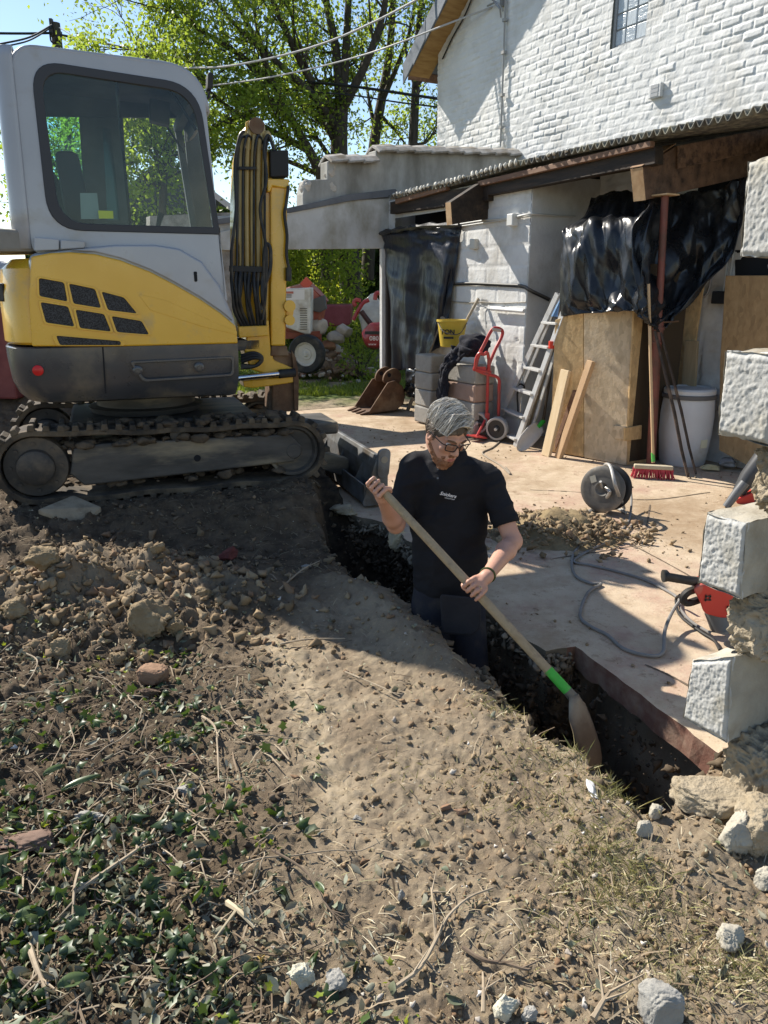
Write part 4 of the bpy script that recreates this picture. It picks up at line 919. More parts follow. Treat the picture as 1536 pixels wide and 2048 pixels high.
def crown(cen, n, seed, size, keep=None):
    rg = np.random.RandomState(seed); c = np.array([p[:] for p, _ in cen]); r = np.array([x for _, x in cen]); k = rg.randint(0, len(c), n)
    return leaves(c[k]+rg.normal(size=(n, 3))*r[k][:, None]*np.array([1, 1, .8]), size, seed+1)
def tree(label, limbs, seed, nleaf, spread, size, Yb, mat=LEAFS, twig=1.0):
    base = aty(*limbs[0][0][0], Yb); t = thing("tree", label, "tree", (base.x, base.y, hz(base.x, base.y)), group="trees behind the garden wall")
    q, cen = grow(limbs, seed, nleaf, spread, size, Yb, twig); q.build("trunk", BARK, t, smooth='all'); V, F = crown(cen, nleaf, seed, size); np_mesh("crown", V, F, mat, t); return t
Yt = 18.5
tree("big broad spring tree whose thick trunk forks above the stepped wall", [
    ([(703, 600), (696, 500), (684, 400), (678, 300), (681, 215)], (0, 0), .27, .17),
    ([(681, 220), (672, 100), (652, 0), (640, -90)], (0, .6), .12, .05), ([(684, 222), (700, 190), (735, 120), (768, 20), (775, -80)], (0, -.8), .12, .05),
    ([(681, 216), (690, 130), (697, 0), (702, -90)], (0, .4), .12, .05), ([(678, 235), (640, 190), (610, 140), (575, 70), (545, 0), (530, -60)], (0, -1.2), .11, .04),
    ([(676, 262), (630, 195), (560, 130), (480, 60), (430, 0)], (0, -1.6), .10, .03), ([(676, 275), (620, 220), (575, 180), (530, 130), (505, 0)], (0, 1.5), .10, .04)], 3, 15000, .95, .10, Yt, twig=.75)
tree("tall spring tree leaning behind the tile-capped wall beside the house", [([(735, 560), (742, 400), (748, 290), (765, 190), (780, 100), (786, 0), (790, -80)], (0, .3), .17, .05), ([(752, 270), (738, 200), (730, 150)], (0, .6), .06, .02), ([(765, 200), (795, 130), (820, 60), (835, -20)], (0, -.6), .07, .025), ([(760, 230), (790, 260), (812, 290)], (0, .5), .05, .02)], 11, 2600, .6, .10, Yt+1.2, twig=.5)
tree("slim spring tree with sparse crown close to the house corner", [([(822, 540), (823, 400), (826, 285), (833, 150), (836, 70), (846, -30)], (0, .2), .15, .05), ([(834, 170), (855, 140), (872, 105)], (0, -.4), .06, .02), ([(831, 175), (815, 120), (805, 60)], (0, .4), .05, .02), ([(836, 90), (866, 40), (880, -20)], (0, .3), .05, .02), ([(826, 290), (850, 285), (872, 262)], (0, .3), .04, .02)], 17, 2300, .55, .09, Yt+.3, twig=.6)
tree("yellow-green spring tree spreading behind the excavator cab", [([(655, 560), (650, 420), (640, 345), (600, 270), (545, 165), (520, 90)], (0, -.5), .16, .05), ([(615, 300), (560, 270), (480, 230), (425, 190)], (0, -1), .08, .03), ([(570, 215), (500, 190), (420, 160), (360, 110)], (0, 0), .08, .03), ([(545, 165), (480, 110), (400, 60), (330, 20)], (0, -.6), .07, .03), ([(480, 230), (420, 260), (360, 280), (300, 290)], (0, .4), .06, .02), ([(640, 350), (575, 322), (500, 300), (430, 262)], (0, .6), .06, .02), ([(420, 160), (340, 150), (290, 110), (250, 90)], (0, .3), .05, .02), ([(520, 90), (480, 20), (440, -60), (390, -110)], (0, .3), .05, .02), ([(400, 60), (340, -20), (300, -70)], (0, .5), .05, .02)], 23, 24000, .88, .10, Yt-.6, twig=1.0)
tree("smaller bushy tree seen through the open cab front", [([(330, 560), (325, 430), (330, 340), (345, 280)], (0, 0), .10, .04), ([(330, 350), (300, 300), (280, 250)], (0, .4), .04, .02), ([(332, 330), (370, 290), (400, 260)], (0, .3), .04, .02), ([(328, 380), (280, 350), (250, 330)], (0, -.3), .04, .02)], 29, 6500, .6, .10, 15.5, twig=1.0)
tree("grey-green tree seen through the far cab windows", [([(120, 560), (125, 430), (130, 330), (140, 270)], (0, 0), .12, .04), ([(128, 360), (100, 310), (80, 260)], (0, .4), .05, .02), ([(130, 330), (180, 290), (205, 250)], (0, .3), .05, .02), ([(127, 390), (190, 370), (230, 330)], (0, -.3), .05, .02)], 31, 5500, .65, .10, 17.0, twig=1.0)
# bushes under the crown, between trunk and wall
def bush(name, label, c, size, n, seed, mat, lsize, cat="bush", group=None):
    rg = np.random.RandomState(seed); d = rg.normal(size=(n, 3)); d /= np.linalg.norm(d, axis=1)[:, None]; rr = rg.uniform(.35, 1.0, (n, 1))**.5
    w = 1+.45*np.array([mnoise.noise(Vector(x*2.2)+Vector((seed, 0, 0))) for x in d])[:, None]
    C_ = d*rr*w*np.array(size)*.5; C_[:, 2] = np.abs(C_[:, 2]+size[2]*.30)
    z = hz(c[0], c[1]); t = thing(name, label, cat, (c[0], c[1], z), group=group)
    V, F = leaves(C_+np.array([c[0], c[1], z]), lsize, seed+5); np_mesh("foliage", V, F, mat, t)
    q = MB(); r_ = random.Random(seed)
    for k in range(6):
        e = Vector((r_.gauss(0, size[0]*.2), r_.gauss(0, size[1]*.2), size[2]*.65)); p = Vector((c[0], c[1], z-.03)); q.tube([p, p+e*.5+Vector((0, 0, .05)), p+e], [.018, .012, .005], 5)
    q.build("stem", BARK, t); return t
for k, (u, v, Y, w, h_, n) in enumerate([(610, 470, 16.6, 2.6, 3.4, 5200), (520, 480, 16.0, 2.4, 3.0, 4200), (405, 470, 16.4, 2.2, 2.8, 2600)]):
    p = aty(u, v, Y); bush("bush", ["yellow-green bush rising behind the broken end of the garden wall", "leafy bush behind the excavator boom", "leafy bush beside the cab front post"][k], (p.x, p.y), (w, 1.6, h_), n, 50+k, [LEAFS, LEAFY, LEAFS][k], .11)
# ivy hedge: dense wall of leaves on a dark core
hd = thing("hedge", "dense dark ivy hedge at the back of the lawn seen through the opening", "hedge", (0.2, 21.2, 1.0))
rg = np.random.RandomState(77); n = 26000
hx = rg.uniform(-9.5, 4, n); hzv = rg.uniform(.9, 3.5, n); hy = 21.0 + .45*fbm(hx*1.4, hzv*1.4, 3, 51) + rg.uniform(-.1, .25, n)
V, F = leaves(np.stack([hx, hy, hzv+.25*(fbm(hx, hx*0, 3, 4)-.5)], 1), .15, 78, .8); np_mesh("foliage", V, F, LEAFH, hd)
q = MB(); q.box((-2.7, 21.75, 2.0), (14, .7, 2.6)); q.build("woody_core", M("hedge_core", (.012, .016, .008), rough=1), hd)
bush("bush", "bright yellow-green shrub in front of the ivy hedge", (-1.25, 19.4), (1.4, .8, 1.9), 1500, 61, LEAFY, .12)
# utility pole with wires
TARW = M("tarred_pole_wood", (.06, .05, .042), (.11, .095, .08), scale=6, rough=.9, stretch=(3, 3, .4))
Yp = 21.0; pt = aty(110, 46, Yp); pole = thing("utility_pole", "weathered wooden utility pole above the cab roof", "utility pole", (pt.x, Yp, hz(pt.x, Yp)))
q = MB(); q.tube([Vector((pt.x, Yp, .5)), pt], [.17, .115], 14); q.build("pole", TARW, pole, smooth=True)
q = MB(); q.box(aty(119, 70, Yp-.12), (.10, .12, .16)); q.box(aty(104, 66, Yp-.12), (.10, .12, .14)); q.box(aty(103, 48, Yp-.1), (.07, .10, .22)); q.build("insulator", M("brown_insulator", (.05, .04, .035), rough=.5), pole)
q = MB(); q.tube(bez([aty(100, 68, Yp-.15), aty(102, 82, Yp-.15), aty(108, 85, Yp-.15), aty(113, 78, Yp-.15)], 14), .02, 6); q.build("jumper_wire", BLACKP, pole)
WIREM = M("black_overhead_wire", (.018, .018, .02), rough=.6); WIREG = M("pale_overhead_wire", (.42, .42, .42), rough=.5)
def wire(label, px, y0, y1, r, mat, grp="overhead wires"):
    m = len(px); q = MB(); q.tube(bez([aty(u, v, y0+(y1-y0)*i/(m-1)) for i, (u, v) in enumerate(px)], 30), r, 6); o = q.build("overhead_wire", mat, smooth=True); tag(o, label, "wire", grp); return o
wire("thick black wire from the pole towards the tree", [(121, 70), (200, 85), (300, 107), (420, 130), (560, 158), (700, 172), (880, 198), (1020, 215)], Yp-.2, 16.5, .030, WIREM)
wire("black wire running level from the pole past the cab", [(102, 66), (50, 67), (-30, 66), (-120, 62)], Yp-.2, 20, .028, WIREM)
wire("black wire dropping steeply from the pole top", [(104, 50), (60, 74), (0, 88), (-80, 104)], Yp-.2, 17, .022, WIREM)
wire("second black wire dropping from the pole beside the steep one", [(104, 54), (60, 80), (10, 93), (-60, 108)], Yp-.2, 17, .018, WIREM)
wire("thin wire sagging from the pole behind the cab roof", [(118, 55), (170, 85), (230, 115), (300, 135)], Yp-.2, 19, .012, WIREG)
wire("low black wire behind the tree branches", [(420, 150), (560, 177), (700, 190), (800, 205), (900, 217), (1000, 230)], 17.5, 16, .016, WIREM)
wire("upper pale service wire from the cab side up to the house eaves", [(370, 136), (450, 133), (560, 112), (660, 82), (760, 38), (850, -10), (900, -40)], 15, 12.6, .017, WIREG)
wire("lower pale service wire running to the clamp on the gable", [(425, 171), (520, 158), (620, 138), (720, 112), (800, 85), (900, 46), (985, 14)], 15, 12.3, .013, WIREG)
# neighbour's dark house and far brick wall seen past the cab
nb = thing("neighbour_house", "dark brick house with a tiled roof seen through the cab", "house", (-5.5, 24, 1.0))
q = MB(); q.box((-6.2, 25, 2.2), (3.4, 4, 3.0)); q.build("wall", M("dark_brick", (.10, .075, .06), (.17, .13, .10), scale=12, rough=.9), nb)
q = MB(); q.prism([(-8.1, 22.8, 3.6), (-4.3, 22.8, 3.6), (-6.2, 22.8, 5.0)], (0, 4.4, 0)); q.build("roof", M("grey_roof_tiles", (.07, .065, .06), (.13, .12, .11), scale=10, rough=.8), nb)
q = MB(); q.box((-5.4, 22.98, 2.5), (.9, .04, 1.1)); wn_ = q.build("window", M("window_dark", (.03, .04, .05), rough=.1), nb); q = MB(); q.ring([(-5.9, 22.95, 1.9), (-4.9, 22.95, 1.9), (-4.9, 22.95, 3.1), (-5.9, 22.95, 3.1)], [(-5.82, 22.95, 1.98), (-4.98, 22.95, 1.98), (-4.98, 22.95, 3.02), (-5.82, 22.95, 3.02)], (0, .05, 0)); q.build("frame", PIPE, wn_)
lw = thing("brick_wall", "pale brick boundary wall behind the left of the excavator", "wall", (-6.5, 10.5, 0))
bwm = M("pale_old_brick", (.34, .30, .26), (.48, .45, .41), scale=8, rough=.9)
t_, b_, L_ = nodes(bwm); bt = t_.nodes.new("ShaderNodeTexBrick"); bt.inputs["Color1"].default_value = (.42, .38, .34, 1); bt.inputs["Color2"].default_value = (.52, .49, .45, 1); bt.inputs["Mortar"].default_value = (.30, .28, .25, 1); bt.inputs["Scale"].default_value = 1; bt.inputs["Brick Width"].default_value = .24; bt.inputs["Row Height"].default_value = .085; bt.inputs["Mortar Size"].default_value = .01
tc_ = t_.nodes.new("ShaderNodeTexCoord"); sx_ = t_.nodes.new("ShaderNodeSeparateXYZ"); cx_ = t_.nodes.new("ShaderNodeCombineXYZ"); L_(tc_.outputs["Object"], sx_.inputs[0]); L_(sx_.outputs[0], cx_.inputs[0]); L_(sx_.outputs[2], cx_.inputs[1]); L_(cx_.outputs[0], bt.inputs[0]); L_(bt.outputs[0], b_.inputs["Base Color"])
q = MB(); q.box((-7.4, 10.6, 1.2), (4.2, .24, 2.5)); q.build("masonry", bwm, lw)
q = MB(); q.box((-7.4, 10.6, 2.48), (4.3, .32, .07)); q.build("coping", COPT, lw)

# --- through the opening: mixer, rubble heap, bags, plants
def yz(u, v, Y): return aty(u, v, Y)
Ym = 13.2
mx_ = thing("concrete_mixer", "white and red towable concrete mixer with one rubber wheel by the rubble heap", "concrete mixer", (yz(600, 745, Ym).x, Ym, hz(yz(600, 745, Ym).x, Ym)))
WHITEP = M("chalky_white_paint", (.55, .54, .50), (.66, .65, .60), scale=5, rough=.6, dirt=(.36, .31, .24), dscale=4, damt=.45); REDP = M("faded_red_paint", (.40, .10, .065), (.50, .16, .11), scale=4, rough=.45, dirt=(.35, .2, .14), dscale=5, damt=.4)
q = MB(); q.prism([yz(u, v, Ym-.2) for u, v in [(572, 577), (621, 575), (621, 668), (612, 669), (572, 655)]], (0, .55, 0)); hb = q.build("motor_housing", WHITEP, mx_, bevel=.02)
q = MB()
for k in range(10): q.box(yz(607, 617+k*4.6, Ym-.21), (.12, .012, .012))
q.build("louvre", M("louvre_shadow", (.12, .11, .09), rough=.8), hb)
q = MB(); q.prism([yz(u, v, Ym-.205) for u, v in [(571, 581), (609, 579), (609, 599), (571, 600)]], (0, .004, 0)); lb = q.build("sticker", M("sticker_white", (.7, .68, .66), rough=.5), hb)
q = MB(); q.box(yz(579, 585, Ym-.212), (.13, .004, .035)); q.build("red_mark", REDP, lb); q = MB(); q.box(yz(576, 590, Ym-.212), (.12, .004, .014)); q.box(yz(577, 594, Ym-.212), (.10, .004, .012)); q.build("print_line", BLACKP, lb)
cdr = yz(604, 610, Ym+.75); ax = Vector((.55, -.05, .55)).normalized()
q = MB(); q.lathe([(.08, -.48), (.36, -.38), (.47, -.08), (.47, .08), (.24, .46), (.25, .48), (.21, .48)], cdr-ax*.05-Z*.06, ax, 28); q.build("drum", REDP, mx_, smooth=True, angle=50)
q = MB(); q.beam(yz(606, 574, Ym), yz(619, 560, Ym), .15, .05, (0, 1, 0)); q.build("tilt_lever", M("bright_red", (.55, .09, .05), rough=.4), mx_, bevel=.01)
q = MB(); q.prism([yz(u, v, Ym+.35) for u, v in [(622, 600), (648, 590), (652, 618), (640, 625), (624, 622)]], (0, .3, 0)); q.build("chute", M("grey_chute", (.11, .11, .11), rough=.6), mx_, bevel=.01)
q = MB(); q.beam(yz(565, 672, Ym), yz(640, 668, Ym), .10, .10); q.beam(yz(640, 630, Ym+.3), yz(640, 690, Ym+.3), .06, .06); q.beam(yz(640, 668, Ym), yz(638, 735, Ym), .05, .05); q.build("chassis", M("rust_red_frame", (.22, .05, .03), (.30, .10, .06), rough=.7), mx_)
wc = yz(614, 708, Ym-.25); q = MB(); q.lathe([(.20, -.075), (.30, -.08), (.325, -.05), (.33, 0), (.325, .05), (.30, .08), (.20, .075)], wc, (-.35, -1, 0), 36, cap=False); wh = q.build("tyre", BLK, mx_, smooth=True)
q = MB(); q.lathe([(.20, -.02), (.205, .06), (.185, .062), (.165, .03), (.10, .03), (.09, .045), (.05, .045), (.03, .06), (.03, .075)], wc, (-.35, -1, 0), 32); q.build("rim", M("cream_rim", (.50, .47, .40), (.58, .55, .48), rough=.5), wh, smooth=True, angle=30)
Yr = 13.8; heap = thing("rubble_heap", "heap of broken bricks, plaster and concrete lumps on the grass", "rubble heap", (yz(668, 720, Yr).x, Yr, hz(yz(668, 720, Yr).x, Yr)))
hb_ = heap.location; rg = np.random.RandomState(8); pal = [M("rubble_brick", (.26, .13, .085), (.36, .22, .15), scale=9, rough=.95), M("rubble_plaster", (.42, .37, .31), (.54, .49, .43), scale=9, rough=.95), M("rubble_earth", (.15, .105, .07), (.25, .18, .125), scale=9, rough=.95), M("rubble_concrete", (.34, .31, .27), (.45, .42, .38), scale=9, rough=.95)]
sets = {0: [], 1: [], 2: [], 3: []}
for k in range(420):
    x = rg.normal()*.42; y = rg.normal()*.3; h0 = .52*math.exp(-(x/.5)**2-(y/.5)**2); s = rg.uniform(.02, .06) if k > 20 else rg.uniform(.07, .12)
    sets[int(rg.choice(4, p=[.2, .15, .5, .15]))].append(rock_vf((hb_.x+x, hb_.y+y, hb_.z+h0*rg.uniform(.75, 1)), (s*1.2, s, s*.8), k, sub=2, rough=.2, cuts=9, rz=rg.uniform(0, 6), boxy=.5))
for i, l in sets.items():
    VV = []; FF = []; b = 0
    for v_, f_ in l: VV.append(v_); FF.append(f_+b); b += len(v_)
    np_mesh(["brick_rubble", "plaster_rubble", "earth_rubble", "concrete_rubble"][i], np.concatenate(VV), np.concatenate(FF), pal[i], heap)["kind"] = "stuff"
V_, F_ = rock_vf((hb_.x, hb_.y, hb_.z+.22), (.60, .45, .34), 55, sub=4); np_mesh("heap_core", V_, F_, pal[2], heap)
for k, (u, v, s, lab, mt) in enumerate([(640, 655, (.17, .15, .16), "pink plaster block on the near end of the rubble heap", pal[1]), (672, 676, (.17, .14, .13), "grey concrete block lying on top of the rubble heap", pal[3]), (689, 662, (.15, .14, .13), "white plaster lump behind the concrete block on the rubble", pal[1]), (657, 690, (.14, .10, .09), "brown brick lump on the side of the rubble heap", pal[0])]):
    p = yz(u, v, Yr-.25); rock("rubble_block", (p.x, p.y, p.z), s, 400+k, mt, lab, "rubble block", sub=3, rough=.08, cuts=12, cutd=.6)
# red tub, bags
p = yz(655, 660, 15.2); q = MB(); q.prism([yz(u, v, 15.2) for u, v in [(640, 610), (704, 609), (700, 650), (640, 655)]], (0, .9, 0)); o = q.build("red_container", M("dull_maroon_plastic", (.22, .045, .055), (.28, .07, .08), rough=.5), bevel=.03); tag(o, "dull maroon plastic container behind the rubble heap", "container")
bag = thing("building_bag", "red and clear plastic building material bag lying by the door frame", "bag", (yz(745, 700, 12.6).x, 12.6, hz(yz(745, 700, 12.6).x, 12.6)))
REDB = M("red_bag_plastic", (.28, .03, .035), (.36, .06, .06), scale=5, rough=.3, bump=.5, bscale=10); CLR = M("clear_bag_plastic", (.42, .41, .36), (.55, .54, .48), scale=6, rough=.2, bump=.8, bscale=9, bdist=.03)
bp_ = yz(752, 668, 12.6)
V_, F_ = rock_vf((bp_.x, 12.7, bp_.z-.02), (.26, .25, .24), 71, sub=4, rough=.15, cuts=5); np_mesh("sack", V_, F_, REDB, bag, smooth=True)
q = MB(); q.box(bp_+Vector((-.01, -.19, .03)), (.34, .02, .05)); q.build("black_band", BLACKP, bag)
text_mesh("lettering", "080", M("white_print", (.75, .72, .70), rough=.5), bag, bp_+Vector((-.03, -.19, -.06)), (1, 0, 0), Z, .10); text_mesh("small_lettering", "www", M("white_print_small", (.7, .6, .58), rough=.5), bag, bp_+Vector((-.06, -.19, -.15)), (1, 0, 0), Z, .06)
b2 = thing("building_bag", "pale clear plastic sack with red stripes standing behind the red bag", "bag", (yz(745, 640, 13.2).x, 13.2, hz(yz(745, 640, 13.2).x, 13.2)))
bq = yz(752, 625, 13.2); V_, F_ = rock_vf((bq.x, 13.3, bq.z-.1), (.30, .28, .42), 72, sub=4, rough=.2, cuts=6); np_mesh("sack", V_, F_, CLR, b2, smooth=True)
for pts in ([(706, 640), (716, 622), (726, 606), (738, 600)], [(750, 600), (752, 588), (758, 586), (764, 592)], [(712, 612), (708, 606), (712, 600), (722, 602)]):
    q = MB(); q.tube(bez([yz(u, v, 12.95) for u, v in pts], 14), .035, 7); q.build("carrying_strap", REDB, b2, smooth=True)
q = MB(); q.tube(bez([yz(u, v, 12.9) for u, v in [(722, 622), (735, 640), (748, 655), (758, 660)]], 14), .045, 7); q.build("dark_strap", M("black_red_strap", (.05, .02, .02), rough=.5), b2, smooth=True)
for k, (u, v, Y, w, h_, n, lab) in enumerate([(668, 640, 14.8, .5, .95, 240, "small yellow-green sapling behind the rubble heap"), (718, 665, 13.3, .75, .9, 420, "leafy green shrub between the rubble heap and the red bag"), (706, 630, 14.9, .5, .9, 200, "thin yellow shoot behind the leafy shrub")]):
    p = yz(u, v, Y); bush("shrub", lab, (p.x, p.y), (w, .5, h_), n, 90+k, LEAFY if k != 1 else LEAFS, .085, "shrub")
# grass behind the wall: blades
rg = np.random.RandomState(12); n = 42000; gx = rg.uniform(-4.5, 1.6, n); gy = 11.4 + 9.4*rg.uniform(0, 1, n)**1.4
kk = (fbm(gx*1.2, gy*1.2, 4, 41) + .3*sstep(13.5, 15, gy) > .46); gx, gy = gx[kk], gy[kk]; n = len(gx)
GRASS = leaf_mat("lawn_blades", (.07, .11, .018), (.17, .20, .035), .35, (.30, .38, .03))
def blades(gx, gy, gz, h0, w0, seed, lean=.5):
    rg = np.random.RandomState(seed); n = len(gx); a = rg.uniform(0, 6.28, n); h_ = h0*rg.uniform(.5, 1.3, n); l = rg.uniform(0, lean, n)*h_; b = rg.uniform(0, 6.28, n)
    w = w0*rg.uniform(.6, 1.3, n); B = np.stack([gx, gy, gz], 1); dx = np.stack([np.cos(a), np.sin(a), 0*a], 1)*w[:, None]; t = np.stack([np.cos(b)*l, np.sin(b)*l, h_], 1)
    V = np.stack([B-dx, B+dx, B+t*.55+dx*.6, B+t*np.array([1.1, 1.1, .9])], 1).reshape(-1, 3); i = np.arange(n)[:, None]*4
    F = np.concatenate([i+np.array([[0, 1, 2]]), i+np.array([[0, 2, 3]])], 1).reshape(-1, 3); return V, F
V, F = blades(gx, gy, H(gx, gy)-.01, .085, .008, 13); o = np_mesh("lawn_grass", V, F, GRASS); tag(o, "short patchy lawn grass beyond the garden wall", "grass", kind="stuff")

# covered stack and maroon crate behind the rear of the machine
a = aty(-8, 690, 7.6); zg = hz(a.x, 7.6); cst = thing("covered_stack", "grey sheet-covered stack standing on a maroon crate behind the excavator", "stack", (a.x-.1, 7.6, zg))
zt, zm, zb = aty(0, 505, 7.6).z, aty(0, 615, 7.6).z, min(zg-.1, aty(0, 690, 7.6).z)
V_, F_ = rock_vf((a.x-.15, 7.75, (zt+zm)/2), (.42, .40, (zt-zm)/2+.02), 66, sub=4, rough=.2, cuts=6, boxy=.7, fine=.08); np_mesh("sheet", V_, F_, M("pale_grey_sheet", (.36, .37, .39), (.50, .51, .52), scale=5, rough=.6, bump=.6, bscale=9, bdist=.03), cst, smooth=True)
q = MB(); q.box((a.x-.15, 7.75, (zm+zb)/2), (.80, .76, zm-zb-.01)); q.build("crate", M("maroon_crate", (.16, .035, .035), (.22, .06, .055), rough=.6), cst, bevel=.02)
# ------------------------------------------------------------------ plastic sheets, boards and tools along the wall
TARP = M("black_plastic_sheet", (.010, .011, .013), (.016, .018, .022), scale=3, rough=.30, spec=.45, bump=.08, bscale=9, bdist=.02, dirt=(.07, .068, .062), dscale=2.5, damt=.25, rvar=.1)
TARPB = M("thin_bluish_plastic_sheet", (.008, .011, .020), (.018, .023, .036), scale=2.0, rough=.30, spec=.40, bump=.4, bscale=8, bdist=.03, stretch=(2.5, 2.5, .6))
def OSBm(name, c1, c2):
    m = M(name, c1, c2, scale=13, rough=.75, bump=.25, bscale=40, contrast=(.3, .7)); t, b, L = nodes(m)
    v = t.nodes.new("ShaderNodeTexVoronoi"); v.inputs["Scale"].default_value = 34; v.inputs["Randomness"].default_value = 1
    tc = t.nodes.new("ShaderNodeTexCoord"); mp = t.nodes.new("ShaderNodeMapping"); mp.inputs["Scale"].default_value = (1, 1, .45); L(tc.outputs["Object"], mp.inputs[0]); L(mp.outputs[0], v.inputs[0])
    mx = t.nodes.new("ShaderNodeMix"); mx.data_type = 'RGBA'; mx.blend_type = 'MULTIPLY'; mx.inputs[0].default_value = .55
    old = b.inputs["Base Color"].links[0].from_socket; r = t.nodes.new("ShaderNodeMapRange"); r.inputs[3].default_value = .55; r.inputs[4].default_value = 1.25
    L(v.outputs["Color"], r.inputs[0]); L(old, mx.inputs[6]); L(r.outputs[0], mx.inputs[7]); L(mx.outputs[2], b.inputs["Base Color"]); return m
OSB = OSBm("strand_board", (.48, .32, .15), (.60, .43, .22)); OSBG = OSBm("greyed_strand_board", (.50, .39, .25), (.60, .49, .34))
ALU = M("aluminium", (.55, .55, .54), rough=.4, metal=.25, dirt=(.35, .33, .30), dscale=6, damt=.35)
OLDW = M("grey_wood_handle", (.27, .22, .15), (.38, .32, .23), scale=6, rough=.7, stretch=(5, 5, .5))
REDF = M("red_tube_paint", (.42, .035, .035), (.50, .06, .05), scale=4, rough=.4, dirt=(.22, .10, .08), dscale=6, damt=.35)
def drape(name, ctrl, nu, nv, amp, mat, parent, seed=1, thick=.006, folds=0.0, freq=5.0):
    """a hanging sheet through control points (u, v, Y) with creases"""
    rowsP = [bez([aty(*c) for c in r], nu) for r in ctrl]; m = min(len(r) for r in rowsP); cols = [bez([r[j] for r in rowsP], nv) for j in range(m)]
    G = np.array([[p[:] for p in c] for c in cols]); n1, n2 = G.shape[:2]
    du = np.gradient(G, axis=0); dv = np.gradient(G, axis=1); N = np.cross(du, dv); N /= np.linalg.norm(N, axis=2)[..., None]+1e-9
    a = np.linspace(0, 1, n1)[:, None]*freq + np.zeros((1, n2)); b = np.linspace(0, 1, n2)[None, :]*freq + np.zeros((n1, 1))
    wx = a + 1.2*fbm(a*.8, b*.8, 2, seed); wy = b + 1.2*fbm(a*.8+9, b*.8, 2, seed+1)
    def rdg(x, y, s): return 1-np.abs(2*vnoise(x, y, s)-1)**.8
    rq = np.random.RandomState(seed); d = 0
    for k in range(9):
        th = rq.uniform(0, 3.14); fk = rq.uniform(.35, 1.5)*(1+.09*k); ph = rq.uniform(0, 1); s_ = (a+.07*fbm(a, b, 2, seed+k))*math.cos(th)+(b+.07*fbm(a+5, b, 2, seed+k))*math.sin(th); d = d + np.abs(2*((s_*fk+ph) % 1.0)-1)*sstep(.35, .62, fbm(a*.55+k*3.1, b*.55, 2, seed+40+k))/fk**.7
    d = amp*(1.15*d-1.2) + .12*amp*(rdg(wx*1.0+wy*.5, wy*.7, seed)+.6*rdg(wx*1.4-wy*1.4, wy*1.1+wx*.6, seed+2)+.38*rdg(wx*2.8+wy, wy*2.4-wx, seed+3)+.16*rdg(wx*6+wy*2, wy*5.3-wx*3, seed+4)-1.0)
    if folds: d = d + folds*np.sin(a*6.28*.9+1.8*fbm(a, b*.35, 2, seed+5)*3)*np.clip(.35+b/freq, 0, 1)
    G = G + N*d[..., None]; idx = np.arange(n1*n2).reshape(n1, n2); F = np.stack([idx[:-1, :-1], idx[1:, :-1], idx[1:, 1:], idx[:-1, 1:]], -1).reshape(-1, 4)
    o = np_mesh(name, G.reshape(-1, 3), F, mat, parent, smooth=True); md = o.modifiers.new("solid", 'SOLIDIFY'); md.thickness = thick; return o
def yw(u, v, off): return wl(u, v, off).y
def C(*L): return [(u, v, yw(u, v, off)) for u, v, off in L]
def on(name, label, cat, p, **k): return thing(name, label, cat, p, **k)
# door sheet
d0 = wl(835, 770, .1); ds_ = on("plastic_sheet", "dark bluish plastic sheet hung over the doorway of the white outbuilding", "plastic sheet", (d0.x, d0.y, 0))
drape("sheet", [C((764, 470, .10), (800, 463, .12), (840, 456, .10), (880, 453, .10), (919, 450, .06)), C((770, 500, .08), (805, 505, .12), (845, 500, .11), (885, 500, .13), (915, 495, .06)), C((774, 570, .12), (805, 575, .16), (845, 570, .12), (880, 575, .17), (905, 570, .08)), C((780, 650, .14), (808, 655, .16), (838, 655, .14), (868, 655, .19), (894, 650, .10)), C((784, 742, .16), (806, 740, .14), (830, 735, .16), (850, 712, .22), (878, 695, .14))], 70, 80, .010, TARPB, ds_, 3, folds=.026, freq=4.5)
q = MB(); q.tube(bez([wl(u, v, .14) for u, v in [(760, 467), (800, 459), (850, 452), (918, 450)]], 16), [.02+.012*(k % 3) for k in range(len(bez([Z]*4, 16)))], 7); q.build("rolled_top", TARP, ds_, smooth=True)
d1 = wl(830, 790, .15)
drape("lower_flap", [C((806, 735, .15), (820, 735, .17), (838, 735, .16), (846, 730, .14)), C((808, 770, .16), (818, 765, .2), (828, 765, .17), (838, 762, .15)), C((812, 792, .12), (820, 796, .2), (830, 795, .19), (838, 790, .15))], 18, 18, .02, TARP, ds_, 5)
# board box with its tarpaulin
bA, bB, bC = at(1100, 905), at(1250, 931), at(1294, 924)
bx = on("strand_board_box", "tall boxed stack of pale strand boards under the black tarpaulin", "boards", (bB.x, bB.y, 0))
def pv(px, A, B, th, name, mat, parent, bevel=.004):
    P = [vpl(u, v, A, B) for u, v in px]; q = MB(); n = (P[1]-P[0]).cross(P[2]-P[1]).normalized(); n = n if n.dot(P[0]-CP) > 0 else -n
    q.prism(P, n*th); return q.build(name, mat, parent, bevel=bevel)
pv([(1110, 640), (1167, 620), (1167, 914), (1100, 903)], bA, bB, .02, "board", OSB, bx)
pv([(1168, 560), (1270, 560), (1252, 931), (1168, 915)], bA-WN*.0, bB, .02, "front_board", OSBG, bx)
pv([(1268, 622), (1299, 622), (1297, 924), (1252, 931)], bB, bC, .02, "end_board", OSB, bx)
q = MB(); a_, b_, c_ = vpl(1118, 470, bA, bB), vpl(1275, 455, bA, bB), vpl(1300, 450, bB, bC); q.prism([bA+Z*.03-WN*.05, bB+Z*.03-WN*.05, bC+Z*.03, bC-WN*.3, bA-WN*.3], Z*1.75); q.build("carcass", M("dark_carcass", (.05, .035, .02), rough=.9), bx)
